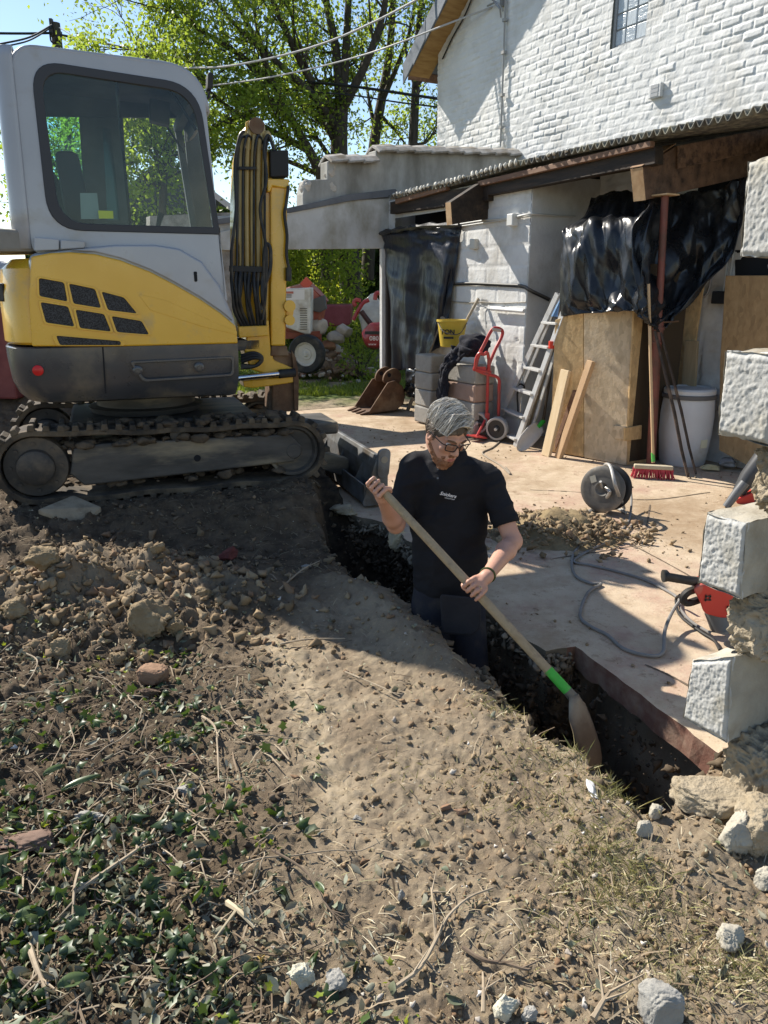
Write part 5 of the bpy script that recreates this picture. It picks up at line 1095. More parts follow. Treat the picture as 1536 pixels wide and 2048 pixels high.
pv([(1226, 851), (1252, 853), (1252, 880), (1230, 877)], bA+WN*.022, bB+WN*.022, .02, "offcut_board", OSBG, bx); pv([(1250, 856), (1284, 850), (1283, 878), (1250, 882)], bB+WS*.022, bC+WS*.022, .02, "offcut_board", OSB, bx)
tp = on("tarpaulin", "crumpled black tarpaulin draped over the boards and hanging beside the red prop", "tarpaulin", (bC.x, bC.y, 1.2))
Y1, Y2 = 7.28, 6.72
drape("front_drape", [[(u, v, Y+.13*min(1, max(0, (u-1110)/170))-.05) for u, v, Y in r_] for r_ in [[(1180, 388, 7.9), (1225, 380, 7.7), (1275, 378, 7.5), (1320, 376, 7.2)], [(1165, 425, 7.6), (1205, 425, 7.35), (1260, 418, 7.1), (1303, 405, 6.85)], [(1122, 446, 7.45), (1172, 440, 7.15), (1240, 428, 6.85), (1304, 412, 6.6)], [(1113, 492, 7.38), (1160, 492, 7.05), (1225, 490, 6.78), (1290, 480, 6.52)], [(1113, 550, 7.35), (1160, 560, 7.03), (1225, 558, 6.76), (1282, 548, 6.5)], [(1112, 600, 7.33), (1160, 606, 7.02), (1222, 602, 6.74), (1278, 592, 6.49)], [(1116, 634, 7.32), (1165, 628, 6.99), (1222, 622, 6.71), (1275, 616, 6.46)]]], 120, 120, .017, TARP, tp, 11, freq=5)
drape("side_drape", [[(u, v, min(Y+.08+.40*min(1, max(0, (u-1300)/45)), wr(u, v, .13).y)) for u, v, Y in r_] for r_ in [[(1290, 395, 7.0), (1340, 385, 6.9), (1400, 374, 6.75), (1452, 364, 6.6), (1496, 352, 6.4)], [(1300, 412, 6.58), (1345, 420, 6.6), (1400, 415, 6.6), (1448, 405, 6.5), (1490, 398, 6.35)], [(1287, 470, 6.5), (1335, 475, 6.52), (1390, 470, 6.5), (1440, 462, 6.42), (1482, 452, 6.3)], [(1281, 540, 6.47), (1325, 545, 6.48), (1375, 538, 6.45), (1418, 525, 6.38), (1462, 508, 6.28)], [(1277, 605, 6.45), (1312, 605, 6.45), (1350, 595, 6.42), (1385, 580, 6.36), (1415, 562, 6.3)], [(1274, 622, 6.44), (1296, 640, 6.43), (1322, 645, 6.4), (1345, 632, 6.35), (1362, 618, 6.3)], [(1290, 634, 6.44), (1305, 652, 6.42), (1320, 664, 6.4), (1330, 656, 6.38), (1338, 648, 6.36)]]], 120, 120, .024, TARP, tp, 21, freq=5)
# board sheets on the wall
oA, oB = at(1296, 938), at(1372, 945)
o = on("strand_board", "golden strand board sheet leaning on the wall behind the red prop", "board", (oA.x, oA.y, 0)); pA, pB = wr(1300, 930, .10), wr(1380, 930, .10)
q = MB(); q.prism([wr(u, v, .10) for u, v in [(1285, 560), (1408, 560), (1380, 760), (1366, 880), (1352, 935), (1285, 935)]], -WN*.02); q.build("sheet", OSB, o, bevel=.003)
o2 = on("strand_board", "brown strand board sheet beside the switch box, half behind the block pillar", "board", wr(1480, 900, .1)); q = MB(); q.prism([wr(u, v, .16) for u, v in [(1451, 551), (1640, 551), (1640, 1010), (1438, 900), (1440, 720)]], -WN*.02); q.build("sheet", OSBm("brown_strand_board", (.33, .21, .10), (.42, .28, .14)), o2, bevel=.003)
o3 = on("plank", "short grey plank standing on end behind the barrel", "plank", wr(1378, 900, .2)); q = MB(); q.prism([wr(u, v, .18) for u, v in [(1370, 681), (1394, 682), (1382, 900), (1352, 900)]], -WN*.03); q.build("board", M("grey_plank", (.25, .19, .11), (.33, .26, .16), scale=6, rough=.8, stretch=(6, 6, .5)), o3, bevel=.003)
# red steel prop
pb = at(1301, 933); pt = aty(1330, 392, pb.y-.02); dirp = (pt-pb)
pr = on("steel_prop", "rust-red adjustable steel prop holding up the big rafter", "prop", pb)
PROPR = M("rusty_red_prop", (.16, .05, .038), (.24, .08, .06), scale=5, rough=.6, dirt=(.10, .055, .04), dscale=4, damt=.6)
j = pb.lerp(pt, .53); q = MB(); q.tube([pb+Z*.01, j], .040, 16); q.build("outer_tube", PROPR, pr, smooth=True)
q = MB(); q.tube([j, pt], .031, 16); q.build("inner_tube", PROPR, pr, smooth=True)
q = MB(); q.tube([j-dirp*.05, j+dirp*.04], .047, 16); q.tube([j+dirp*.0, j+dirp*.012], .056, 16); q.tube([j-dirp*.05, j-dirp*.042], .056, 16); q.build("collar_nut", PROPR, pr, smooth=True)
q = MB(); q.tube([j+dirp*.028-XEX*.02, j+dirp*.028+Vector((.17, -.02, .012))], .008, 7); q.build("locking_pin", RUST, pr)
q = MB(); q.box(pb+Z*.006, (.15, .15, .012), .3); q.build("base_plate", PROPR, pr); q = MB(); q.box(pt+Z*.006, (.17, .15, .012), WRZ); q.build("head_plate", FRESHW, pr)
# broom
b0, b1 = at(1303, 960, .0), aty(1297, 568, at(1303, 960).y+.35)
br = on("broom", "red-bristled yard broom leaning on the boards by its long wooden handle", "broom", b0)
hc = at(1306, 930, .10)
q = MB(); q.tube([hc+Z*.02, b1], .0135, 10); q.build("handle", FRESHW, br, smooth=True); q = MB(); q.tube([hc+Z*.03, hc.lerp(b1, .07)], .0155, 10); q.build("green_band", M("green_paint_mark", (.10, .45, .08), rough=.5), br)
ba, bb_ = at(1268, 932, .10), at(1346, 936, .10); q = MB(); q.beam(ba, bb_, .06, .035); q.build("brush_head", M("grey_wood", (.40, .34, .24), (.48, .42, .31), scale=9, rough=.8), br, bevel=.008)
q = MB(); r_ = random.Random(2)
for i in range(34):
    for k in range(3):
        p = ba.lerp(bb_, (i+.5)/34) + Vector((0, (k-1)*.018, -.012)); e = p + Vector((r_.gauss((i-17)*.0012, .012), (k-1)*.02+r_.gauss(-.004, .01), -.085)); q.tube([p, e], [.0065, .004], 4)
q.build("bristles", M("red_bristle", (.40, .03, .045), (.52, .07, .085), scale=40, rough=.6), br)
# dark crowbars beside the broom
for px0, px1, w, lab in (((1376, 957), (1310, 662), .030, "dark flat iron bar leaning in front of the barrel, the straighter one"), ((1392, 951), (1322, 665), .026, "dark bent iron bar crossing behind its twin at the barrel")):
    e = at(*px0); f = aty(*px1, e.y+.30); q = MB(); m = e.lerp(f, .45) + Vector((.01, 0, 0)); q.tube([e+Z*.01, e.lerp(f, .2), m, f], [w*.6, w*.75, w*.8, w*.7], 8, flat=.5); o = q.build("iron_bar", M("dark_iron", (.03, .022, .018), (.07, .048, .036), scale=8, rough=.6, dirt=(.22, .15, .10), dscale=5, damt=.35), smooth=True); tag(o, lab, "iron bar")
# barrel
bc = at(1363, 925); ba_ = on("plastic_barrel", "white plastic barrel with a grey clamp ring and flat lid", "barrel", bc)
WP_ = M("dusty_white_plastic", (.50, .51, .53), (.58, .59, .60), scale=3, rough=.45, dirt=(.38, .34, .28), dscale=3, damt=.3)
q = MB(); q.lathe([(.195, 0), (.205, .02), (.232, .28), (.235, .46), (.225, .60), (.222, .615)], bc, Z, 40); q.build("body", WP_, ba_, smooth=True)
q = MB(); q.lathe([(.222, .612), (.238, .616), (.240, .65), (.224, .656)], bc, Z, 40); q.build("clamp_ring", M("grey_clamp", (.10, .10, .105), rough=.5), ba_, smooth=True)
q = MB(); q.lathe([(.226, .655), (.228, .69), (.215, .705), (.18, .708), (.17, .70)], bc, Z, 40); q.build("lid", WP_, ba_, smooth=True, angle=30)
lp = bc + Vector((.10, -.207, .22)); q = MB(); q.box(lp, (.075, .006, .075), .43); lb = q.build("label", M("cream_label", (.62, .60, .45), rough=.6), ba_)
for k in range(3): q = MB(); q.box(lp+Vector((-.02+.02*k, -.006+.008*k, .002-.012*(k % 2))), (.015, .006, .032), .43); q.build("print_mark", BLACKP, lb)
# ladder
lt = on("stepladder", "aluminium stepladder folded and leaned against the white wall", "ladder", at(1020, 860))
lb0, lb1 = at(985, 868), at(1031, 893); lt0, lt1 = wl(1116, 588, .10), wl(1140, 588, .14)
for a_, b_, nm in ((lb0, lt0, "rail"), (lb1, lt1, "rail")):
    q = MB(); q.beam(a_+Z*.0, b_, .028, .062, WS); q.build(nm, ALU, lt, bevel=.003)
for t in (.05, .205, .365, .52, .67, .82):
    q = MB(); q.beam(lb0.lerp(lt0, t), lb1.lerp(lt1, t), .085, .022, Z); q.build("tread", ALU, lt, bevel=.003)
for dlt in (0, 1):
    a_ = (lb0, lb1)[dlt]-WN*.16; b_ = (lt0, lt1)[dlt]-WN*.04; q = MB(); q.beam(a_, b_, .02, .035, WS); q.build("rear_rail", ALU, lt, bevel=.003)
q = MB(); P = [lt0.lerp(lb0, .02), lt1.lerp(lb1, .05), lt1.lerp(lb1, .14), lt0.lerp(lb0, .14)]; q.prism([p-WN*.05 for p in P], WN*.01); q.build("blue_panel", M("blue_plastic", (.12, .24, .45), (.2, .34, .55), scale=30, rough=.5), lt)
p = lb1.lerp(lt1, .69); q = MB(); q.tube([p-Z*.035, p+Z*.035], .034, 8); q.build("red_joint", M("red_plastic", (.6, .04, .02), rough=.4), lt)
p = lb0.lerp(lt0, .34); q = MB(); q.tube(bez([p+Vector((.02, -.03, .05)), p+Vector((.08, -.03, .08)), p+Vector((.12, -.03, .04)), p+Vector((.05, -.03, .0)), p+Vector((.06, -.03, -.16)), p+Vector((.07, -.02, -.28))], 24), .010, 6); q.build("black_strap", BLACKP, lt)
# leaning timbers
def stud(name, label, p0, p1, w, t, mat, Yback):
    e = at(*p0); f = aty(*p1, Yback); q = MB(); q.beam(e+Z*(.0), f, w, t, WN); o = q.build(name, mat, bevel=.003); tag(o, label, "timber"); return o
stud("timber", "pale fresh pine board leaning on the boards beside the white shovel", (1092, 912), (1132, 740), .11, .035, M("pale_pine", (.55, .42, .25), (.64, .50, .32), scale=4, rough=.65, stretch=(5, 5, .5)), vpl(1132, 740, bA, bB).y-.05)
stud("timber", "reddish pine batten leaning diagonally across the boards", (1117, 916), (1183, 722), .07, .05, M("reddish_pine", (.44, .28, .15), (.52, .35, .20), scale=4, rough=.65, stretch=(5, 5, .5)), vpl(1183, 722, bA, bB).y-.06)
stud("timber", "small brown offcut batten propped behind the pale pine board", (1108, 905), (1152, 782), .05, .04, BROWNW, vpl(1150, 780, bA, bB).y-.06)
stud("timber", "long dark pole behind the ladder beside the white shovel", (1048, 880), (1138, 580), .03, .03, OLDW, wl(1138, 580, .12).y)
# white-bladed shovel with green mark
sb = at(1055, 900); sv_ = on("shovel", "shovel with whitened blade and green paint on its shank standing against the timbers", "shovel", sb)
tip = at(1035, 900, .01); top = aty(1078, 852, tip.y+.18); dv = (top-tip); sd_ = dv.cross(Vector((0, -1, .25))).normalized(); nn = sd_.cross(dv).normalized()
rows = []
for t, w in ((0, .025), (.12, .058), (.35, .078), (.7, .082), (.93, .07), (1, .03)): rows.append([tip+dv*t+sd_*(w*s)+nn*(.03*s*s) for s in (-1, -.6, -.2, .2, .6, 1)])
q = MB(); q.sheet(rows); q.build("blade", M("limed_steel", (.48, .46, .42), (.58, .56, .52), scale=6, rough=.8), sv_, smooth=True, solid=.006)
q = MB(); q.tube([top-dv*.05, top+dv*.22], .024, 8); q.build("green_shank", M("spray_green", (.05, .50, .06), rough=.6), sv_); q = MB(); q.tube([top+dv*.2, aty(1122, 610, wl(1122, 610, .14).y)], .015, 8); q.build("handle", M("dark_handle", (.05, .04, .03), rough=.6), sv_)
# red hand truck
Yh = 8.05; ht = on("hand_truck", "red tubular hand truck with grey rubber wheels standing at the white wall", "hand truck", aty(972, 868, Yh))
A = lambda u, v, dy=0: aty(u, v, Yh+dy)
q = MB(); q.tube(bez([A(949, 742), A(957, 712), A(968, 690, .03), A(983, 661, .06), A(993, 656, .06), A(1004, 661, .06), A(1004, 672, .06), A(992, 696, .03), A(981, 722), A(975, 742)], 40), .018, 8); q.build("handle_loop", REDF, ht, smooth=True)
q = MB(); q.tube([A(984, 658, .06), A(1002, 660, .06)], .021, 8); q.build("grey_grip", M("worn_grip", (.42, .38, .35), rough=.6), ht)
q = MB(); q.tube(bez([A(950, 738, -.03), A(953, 716, -.04), A(960, 706, -.05), A(968, 709, -.06), A(974, 705, -.05), A(977, 715, -.04), A(978, 740, -.03)], 26), .017, 8); q.tube([A(946, 736), A(982, 745)], .02, 8); q.box(A(962, 738), (.10, .03, .05)); q.build("folding_bracket", REDF, ht, smooth=True)
q = MB(); q.tube(bez([A(948, 738), A(972, 748), A(990, 752), A(998, 760), A(998, 780), A(997, 832)], 24), .017, 8); q.tube([A(976, 740), A(975, 790), A(973, 850)], .017, 8); q.tube([A(973, 835), A(952, 876, -.1)], .014, 8); q.box(A(974, 836), (.05, .04, .11)); q.build("frame", REDF, ht, smooth=True)
q = MB(); q.prism([A(930, 871, -.1), A(955, 876, -.22), A(974, 878, -.12), A(970, 871, .05)], Z*.012); q.build("toe_plate", REDF, ht)
q = MB(); q.tube([A(957, 846), A(1000, 856, -.1)], .012, 8); q.build("axle", STEELW, ht)
def wheel(c, r, ax, nm="wheel"):
    q = MB(); q.lathe([(r*.78, -.035), (r*.95, -.036), (r, -.024), (r, .024), (r*.95, .036), (r*.78, .035)], c, ax, 32, cap=False); t_ = q.build(nm, M("pale_grey_tyre", (.33, .31, .29), (.42, .40, .37), scale=9, rough=.8), ht, smooth=True)
    q = MB(); q.lathe([(r*.80, .0), (r*.80, .026), (r*.3, .022), (r*.24, .036), (r*.10, .036)], c, ax, 28); q.build("disc", M("dark_wheel_disc", (.03, .03, .03), rough=.5), t_, smooth=True, angle=30)
    q = MB(); q.lathe([(.016, .03), (.016, .055), (.008, .056)], c, ax, 12); q.build("axle_nut", ALU, t_)
wheel(A(995, 857, -.14), .125, (-.55, -.83, -.05)); wheel(A(958, 845, .06), .118, (-.55, -.83, -.05))
# block stacks, bucket, jacket
BLKG = M("grey_concrete_block", (.28, .265, .24), (.38, .365, .335), scale=6, rough=.95, bump=.6, bscale=45, dirt=(.20, .17, .13), dscale=3, damt=.4); BLKR = M("reddish_block", (.30, .20, .155), (.36, .25, .20), scale=5, rough=.95, bump=.5, bscale=45)
sbv = wl(936, 835, .32)
def cblock(c, rz, label, mat=BLKG, size=(.44, .20, .19), grp="blocks stacked against the white wall"):
    q = MB(); q.box(c, size, rz); o = q.build("concrete_block", mat, bevel=.018); tag(o, label, "concrete block", grp); return o
b3 = at(935, 842, 0); nmz = ["bottom", "second", "reddish third", "top"]
for k in range(4): cblock(Vector((wl(935, 820, .33).x, wl(935, 820, .33).y, .10+.193*k)), WRZ+.04*(k % 2), f"{'reddish' if k == 2 else 'grey'} concrete block, {nmz[k].split()[-1]} of the wider stack beside the hand truck", BLKR if k == 2 else BLKG, (.60, .26, .19))
for k in range(4): cblock(Vector((wl(860, 810, .36).x, wl(860, 810, .36).y, .115+.203*k)), WRZ+.05-.06*(k % 2), f"grey concrete block, {nmz[k].split()[-1]} of the narrow stack under the yellow bucket", BLKG, (.36, .22, .20))
bkc = wl(903, 693, .34); bu = on("builders_bucket", "yellow plastic bucket standing on top of the concrete blocks", "bucket", bkc)
q = MB(); q.lathe([(.12, 0), (.125, .005), (.165, .275), (.175, .275), (.175, .295), (.160, .295), (.150, .27), (.115, .01)], bkc, Z, 32); q.build("body", M("yellow_bucket_plastic", (.50, .35, .035), (.57, .41, .05), rough=.5), bu, smooth=True, angle=30)
nd = Vector((-.32, -.95, 0)).normalized(); text_mesh("lettering", "TON", BLACKP, bu, bkc+nd*.158+Vector((-.01, 0, .165)), Z.cross(-nd)*-1 if False else Vector((.95, -.32, 0)), Z, .075, depth=.004, bold=True)
q = MB(); q.box(bkc+nd*.148+Z*.105, (.11, .012, .022), math.atan2(-.32, .95)); q.build("print_bar", BLACKP, bu)
q = MB(); q.tube(bez([bkc+Vector((-.16, -.05, .26)), bkc+Vector((-.10, -.2, .17)), bkc+Vector((.06, -.2, .15)), bkc+Vector((.16, -.06, .26))], 18), .005, 6); q.build("wire_handle", STEELW, bu)
hs = aty(957, 597, wl(957, 597, .06).y); hb0 = bkc+Vector((.0, 0, .05)); q = MB(); q.tube([hb0+Vector((.03, -.02, 0)), hs], .018, 8); o = q.build("tool_handle", OLDW, smooth=True); tag(o, "wooden tool handle standing in the yellow bucket against the wall", "tool handle")
jk = on("work_jacket", "dark navy work jacket thrown over the wider block stack", "jacket", wl(915, 800, .45)); JK = M("navy_fleece", (.008, .009, .016), (.014, .015, .024), scale=20, rough=.95, bump=.6, bscale=60)
V_, F_ = rock_vf(tuple(wl(948, 690, .34)), (.20, .16, .13), 61, sub=4, rough=.35, cuts=2); np_mesh("bundle", V_, F_, JK, jk, smooth=True)
drape("hanging_sleeve", [C((902, 690, .50), (920, 690, .50), (945, 700, .50)), C((895, 715, .54), (908, 712, .54), (925, 715, .52)), C((878, 745, .54), (888, 742, .57), (899, 745, .54)), C((872, 800, .52), (884, 806, .56), (895, 800, .52))], 22, 30, .02, JK, jk, 41, thick=.03)
# leaning bar / spade by the door sheet
q = MB(); e = at(816, 822); f = wl(884, 640, .26); q.tube([e+Z*.02, e.lerp(f, .22), e.lerp(f, .25), f], [.03, .028, .013, .013], 8, flat=.6); q.tube([f-(f-e)*.03, f+(f-e)*.02], .028, 8); o = q.build("spade", M("grey_steel_tool", (.16, .145, .12), (.24, .22, .19), scale=6, rough=.6, metal=.3), smooth=True); tag(o, "long thin steel spade leaning from the floor to the door sheet", "spade")
# excavator bucket on the ground
eb = at(757, 822); dg = on("digging_bucket", "rusty toothed digging bucket lying on the dusty floor by the doorway", "bucket", eb, rz=R(-8))
Yd = eb.y; wdt = .46
def db(x, y, z): return eb + Matrix.Rotation(R(28), 3, 'Z') @ Vector((x, y, z))
pf = [(-.28, .01), (-.20, .015), (-.02, .02), (.14, .03), (.25, .10), (.28, .22), (.24, .34), (.13, .42)]
pfi = [(.12, .41), (.225, .335), (.262, .22), (.235, .11), (.13, .045), (-.02, .035), (-.20, .03)]
q = MB(); L0 = [db(x-.0, -wdt/2, z) for x, z in pf+pfi]; q.prism(L0, [p+(db(0, wdt, 0)-db(0, 0, 0)) for p in L0]); q.build("shell", RUST, dg, smooth=False, bevel=.004)
for sy in (-1, 1): q = MB(); q.prism([db(x, sy*wdt/2, z) for x, z in pf+[(.02, .40)]], (db(0, .02, 0)-db(0, 0, 0))*(-sy)); q.build("cheek_plate", RUST, dg, bevel=.004)
for k in range(4): q = MB(); yy = -wdt/2+.04+k*(wdt-.08)/3; q.prism([db(-.36, yy-.015, .0), db(-.24, yy-.04, .0), db(-.24, yy+.04, .0), db(-.36, yy+.015, .0)], [db(-.37, yy-.015, .015), db(-.24, yy-.04, .05), db(-.24, yy+.04, .05), db(-.37, yy+.015, .015)]); q.build("tooth", RUST, dg, bevel=.004)
for yy in (-.11, .11): 
    q = MB(); q.prism(rquad([db(.0, yy, .38), db(.26, yy, .34), db(.30, yy, .48), db(.20, yy, .58), db(.04, yy, .52)], .07, 4), db(0, .035, 0)-db(0, 0, 0)); ear = q.build("hanger_ear", RUST, dg, bevel=.005); q = MB(); q.lathe([(.028, 0), (.028, .004)], db(.10, yy-.004, .48), db(0, 1, 0)-db(0, 0, 0), 14); q.build("pin_hole", VOID, ear)
# cable reel with its lead
rcn = at(1214, 1025); rl = on("cable_reel", "grey metal cable reel drum on a tubular stand with its lead running out", "cable reel", rcn)
axr = Vector((-.62, -.76, .12)).normalized(); rc_ = aty(1211, 977, rcn.y); RG = M("dusty_grey_reel", (.085, .08, .072), (.15, .14, .125), scale=7, rough=.6, dirt=(.30, .26, .20), dscale=5, damt=.4); TB = M("galvanised_tube", (.38, .37, .35), rough=.45, metal=.5)
for off, nm in ((.055, "flange"), (-.075, "flange")):
    q = MB(); q.lathe([(.03, 0), (.05, .012), (.10, .006), (.135, .012), (.160, .006), (.168, 0), (.168, -.006), (.03, -.006)], rc_+axr*off, axr, 40); fl = q.build(nm, RG if off > 0 else M("black_flange", (.02, .02, .02), rough=.5), rl, smooth=True, angle=30)
q = MB(); q.lathe([(.11, -.07), (.11, .05)], rc_, axr, 28); q.build("drum", RG, rl, smooth=True)
q = MB()
for k in range(7): q.lathe([(.118+.004*(k % 2), -.062+.017*k), (.130, -.055+.017*k), (.118, -.048+.017*k)], rc_, axr, 28, cap=False)
q.build("wound_cable", M("grey_lead", (.20, .19, .175), rough=.6), rl, smooth=True)
x_ = axr.cross(Z).normalized(); up_ = x_.cross(axr); q = MB(); pl = rc_+axr*.064; q.prism([pl+x_*a+up_*b for a, b in ((.045, .05), (.085, .03), (.105, .075), (.065, .095))], axr*.003); q.build("rating_plate", M("pale_plate", (.45, .42, .34), rough=.6), rl)
q = MB(); q.tube(bez([at(1246, 1022, .01), at(1247, 1012, .04), aty(1232, 975, rc_.y-.22), aty(1222, 935, rc_.y-.10), aty(1212, 929, rc_.y+.02), aty(1206, 938, rc_.y+.10)], 26), .013, 8); q.tube(bez([at(1170, 1030, .012), at(1180, 1022, .014), at(1200, 1010, .05), aty(1219, 987, rc_.y-.12), aty(1212, 976, rc_.y-.06)], 20), .013, 8); q.tube(bez([at(1170, 1030, .012), at(1195, 1016, .013), at(1225, 1014, .013), at(1252, 1025, .013)], 20), .012, 8); q.build("stand", TB, rl, smooth=True)
q = MB(); q.tube([rc_+axr*.06+up_*.01, rc_+axr*.11+up_*.06], .010, 8); q.build("crank", TB, rl)
LEADM = M("grey_rubber_lead", (.16, .155, .145), (.22, .21, .20), scale=9, rough=.6)
def lead(name, label, pts, r=.0085, mat=LEADM):
    q = MB(); q.tube(bez([at(u, v, z) for u, v, z in pts], 90), r, 8); o = q.build(name, mat, smooth=True); tag(o, label, "cable"); return o
lead("extension_lead", "grey extension lead snaking from the reel over the slab to the slab edge and drill", [(1243, 940, .28), (1262, 985, .12), (1258, 1040, .01), (1235, 1065, .01), (1200, 1075, .01), (1160, 1092, .01), (1144, 1118, .01), (1150, 1150, .01), (1180, 1166, .012), (1202, 1168, .012), (1176, 1185, .01), (1160, 1230, .01), (1180, 1252, .01), (1215, 1270, .01), (1245, 1296, .01), (1290, 1310, .012), (1325, 1306, .014), (1330, 1260, .05), (1350, 1215, .09), (1388, 1170, .20)])
lead("extension_lead", "second loop of grey lead beside the reel crossing to the drill", [(1272, 1035, .01), (1255, 1062, .01), (1225, 1080, .01), (1180, 1100, .01), (1148, 1122, .012), (1180, 1130, .01), (1230, 1142, .01), (1290, 1160, .01), (1340, 1185, .01), (1358, 1200, .012), (1362, 1220, .012), (1385, 1245, .012), (1420, 1266, .012)], .0075)
lead("drill_lead", "dark drill lead curling under the red breaker", [(1360, 1190, .09), (1352, 1200, .04), (1360, 1230, .012), (1400, 1262, .012), (1428, 1280, .012), (1440, 1300, .012)], .0075, BLACKP)
lead("thin_cable", "thin dark cable lying behind the man towards the hand truck", [(1012, 935, .008), (1020, 948, .008), (1000, 930, .008), (975, 915, .008), (965, 905, .008), (985, 895, .008), (1005, 878, .008)], .008, M("tan_lead", (.25, .21, .16), rough=.7))
# red breaker drill
dc = at(1440, 1255); dr = on("breaker_drill", "red demolition drill with a black side handle lying behind the block pillar", "drill", dc)
REDT = M("red_tool_body", (.52, .035, .025), (.58, .05, .035), scale=4, rough=.38, dirt=(.38, .26, .2), dscale=5, damt=.25)
Yd0 = at(1430, 1270).y+.02; D = lambda u, v, dy=0: aty(u, v, Yd0+dy)
q = MB(); q.prism(rquad([D(1385, 1178), D(1402, 1168), D(1446, 1176), D(1482, 1185), D(1482, 1228), D(1448, 1238), D(1408, 1228), D(1398, 1200)], .025, 4), Vector((.05, .13, 0))); q.build("body", REDT, dr, bevel=.018, smooth=True)
q = MB(); q.tube([D(1326, 1152, -.02), D(1331, 1152, -.02), D(1336, 1154, -.02), D(1372, 1160, .02), D(1394, 1163, .06)], [.030, .030, .021, .021, .024], 14); q.build("side_handle", BLK, dr, smooth=True)
q = MB(); q.tube(bez([D(1396, 1200, .06), D(1374, 1206, .05), D(1366, 1196, .05), D(1376, 1184, .05), D(1394, 1178, .06)], 18), .019, 8); q.build("rear_grip", BLK, dr, smooth=True)
q = MB(); q.tube([D(1432, 1222, .06), D(1442, 1262, .03)], [.055, .045], 16); q.build("gear_neck", M("grey_gear_case", (.12, .12, .12), rough=.5), dr, smooth=True)
q = MB(); q.tube([D(1440, 1258, .03), D(1447, 1292, .02)], [.040, .032], 16); q.build("chuck", M("dusty_chuck", (.28, .25, .21), rough=.7), dr, smooth=True)
q = MB(); c = D(1416, 1196, -.003); q.box(c+Vector((0, -.001, .008)), (.030, .002, .006)); q.box(c+Vector((0, -.001, -.010)), (.034, .002, .007)); q.box(c+Vector((-.010, -.001, 0)), (.006, .002, .034)); q.box(c+Vector((.009, -.001, .002)), (.006, .002, .028)); q.build("emblem", M("dark_emblem", (.05, .03, .03), rough=.5), dr)
for k in range(5): q = MB(); q.box(D(1455+k*3.5, 1218, -.004), (.004, .004, .03)); q.build("vent_slot", VOID, dr)
# grey vacuum-type tool by the pillar, tins
gt = on("angle_grinder", "grey and black power tool with a red base lying half behind the pillar", "power tool", at(1475, 1015)); Yg = at(1470, 1015).y
q = MB(); q.tube([aty(1452, 1014, Yg), aty(1474, 985, Yg), aty(1490, 965, Yg)], [.028, .034, .034], 12); q.build("handle_tube", M("mid_grey_plastic", (.13, .135, .14), rough=.4), gt, smooth=True)
q = MB(); q.tube([aty(1476, 985, Yg+.15), aty(1498, 955, Yg+.15), aty(1530, 915, Yg+.15)], [.045, .07, .08], 12); q.build("motor_body", M("dark_tool_plastic", (.05, .052, .055), rough=.4), gt, smooth=True)
q = MB(); q.prism([aty(u, v, Yg+.1) for u, v in [(1470, 1000), (1505, 985), (1510, 1005), (1478, 1014)]], (.05, .12, 0)); q.build("base", REDT, gt, bevel=.01)
for k, (u, v, r, lab) in enumerate([(1449, 905, .085, "dark paint tin with a round pale label behind the barrel"), (1482, 912, .095, "black paint tin splashed with green spray paint by the wall")]):
    p = at(u, v+14); t_ = on("paint_tin", lab, "tin", p); q = MB(); q.lathe([(r, 0), (r*1.02, .01), (r*1.05, .20), (r*1.08, .21), (r*1.08, .225), (r*.9, .225)], p, Z, 28); q.build("body", M("dark_tin", (.025, .026, .025), rough=.5), t_, smooth=True, angle=30)
    q = MB(); q.lathe([(.035, 0), (.035, .004)], p+Vector((-.01, -r*1.03, .11)), (0, -1, 0), 20); q.build("round_label" if k == 0 else "green_splash", M("pale_label", (.45, .40, .33), rough=.6) if k == 0 else M("green_splash", (.10, .42, .06), rough=.6), t_)
p = at(1420, 942); rock("foam_lump", (p.x, p.y, .03), (.09, .06, .035), 31, M("yellow_foam", (.42, .36, .20), (.52, .46, .28), scale=14, rough=.95), "yellowish foam lump on the floor beside the barrel", "foam lump")
p = at(1448, 938); drape_o = rock("plastic_scrap", (p.x, p.y, .05), (.10, .08, .06), 33, M("grey_clear_scrap", (.14, .14, .14), (.25, .25, .25), scale=9, rough=.25), "crumpled clear plastic scrap near the paint tins", "plastic scrap", rough=.5)
# soil heap on the slab
hp = at(1112, 1075); rgh = np.random.RandomState(3)
gx, gy = np.meshgrid(np.linspace(-.75, .75, 90), np.linspace(-.55, .55, 70)); hh = .17*np.exp(-((gx/.30)**2+(gy/.22)**2)**1.1)*(.7+.7*fbm(gx*4+3, gy*4, 4, 61)) + .05*(fbm(gx*13, gy*13, 3, 62)-.45)*np.exp(-((gx/.36)**2+(gy/.27)**2)) + .03*np.maximum(vnoise(gx*22, gy*22, 63)-.5, 0)*np.exp(-((gx/.36)**2+(gy/.27)**2)) - .012
V = np.stack([hp.x+.02+gx, hp.y+.08+gy+.12*gx*0, hh], -1).reshape(-1, 3); n1, n2 = gx.shape; idx = np.arange(n1*n2).reshape(n1, n2); F = np.stack([idx[:-1, :-1], idx[:-1, 1:], idx[1:, 1:], idx[1:, :-1]], -1).reshape(-1, 4)
CLAY = M("tan_clay_soil", (.20, .145, .075), (.31, .235, .13), scale=9, rough=.95, bump=.8, bscale=45, dirt=(.10, .075, .045), dscale=6, damt=.4)
o = np_mesh("soil_heap", V, F, CLAY, smooth=True, loc=(hp.x, hp.y, 0)); tag(o, "small heap of tan clay soil tipped on the slab behind the man", "soil heap")

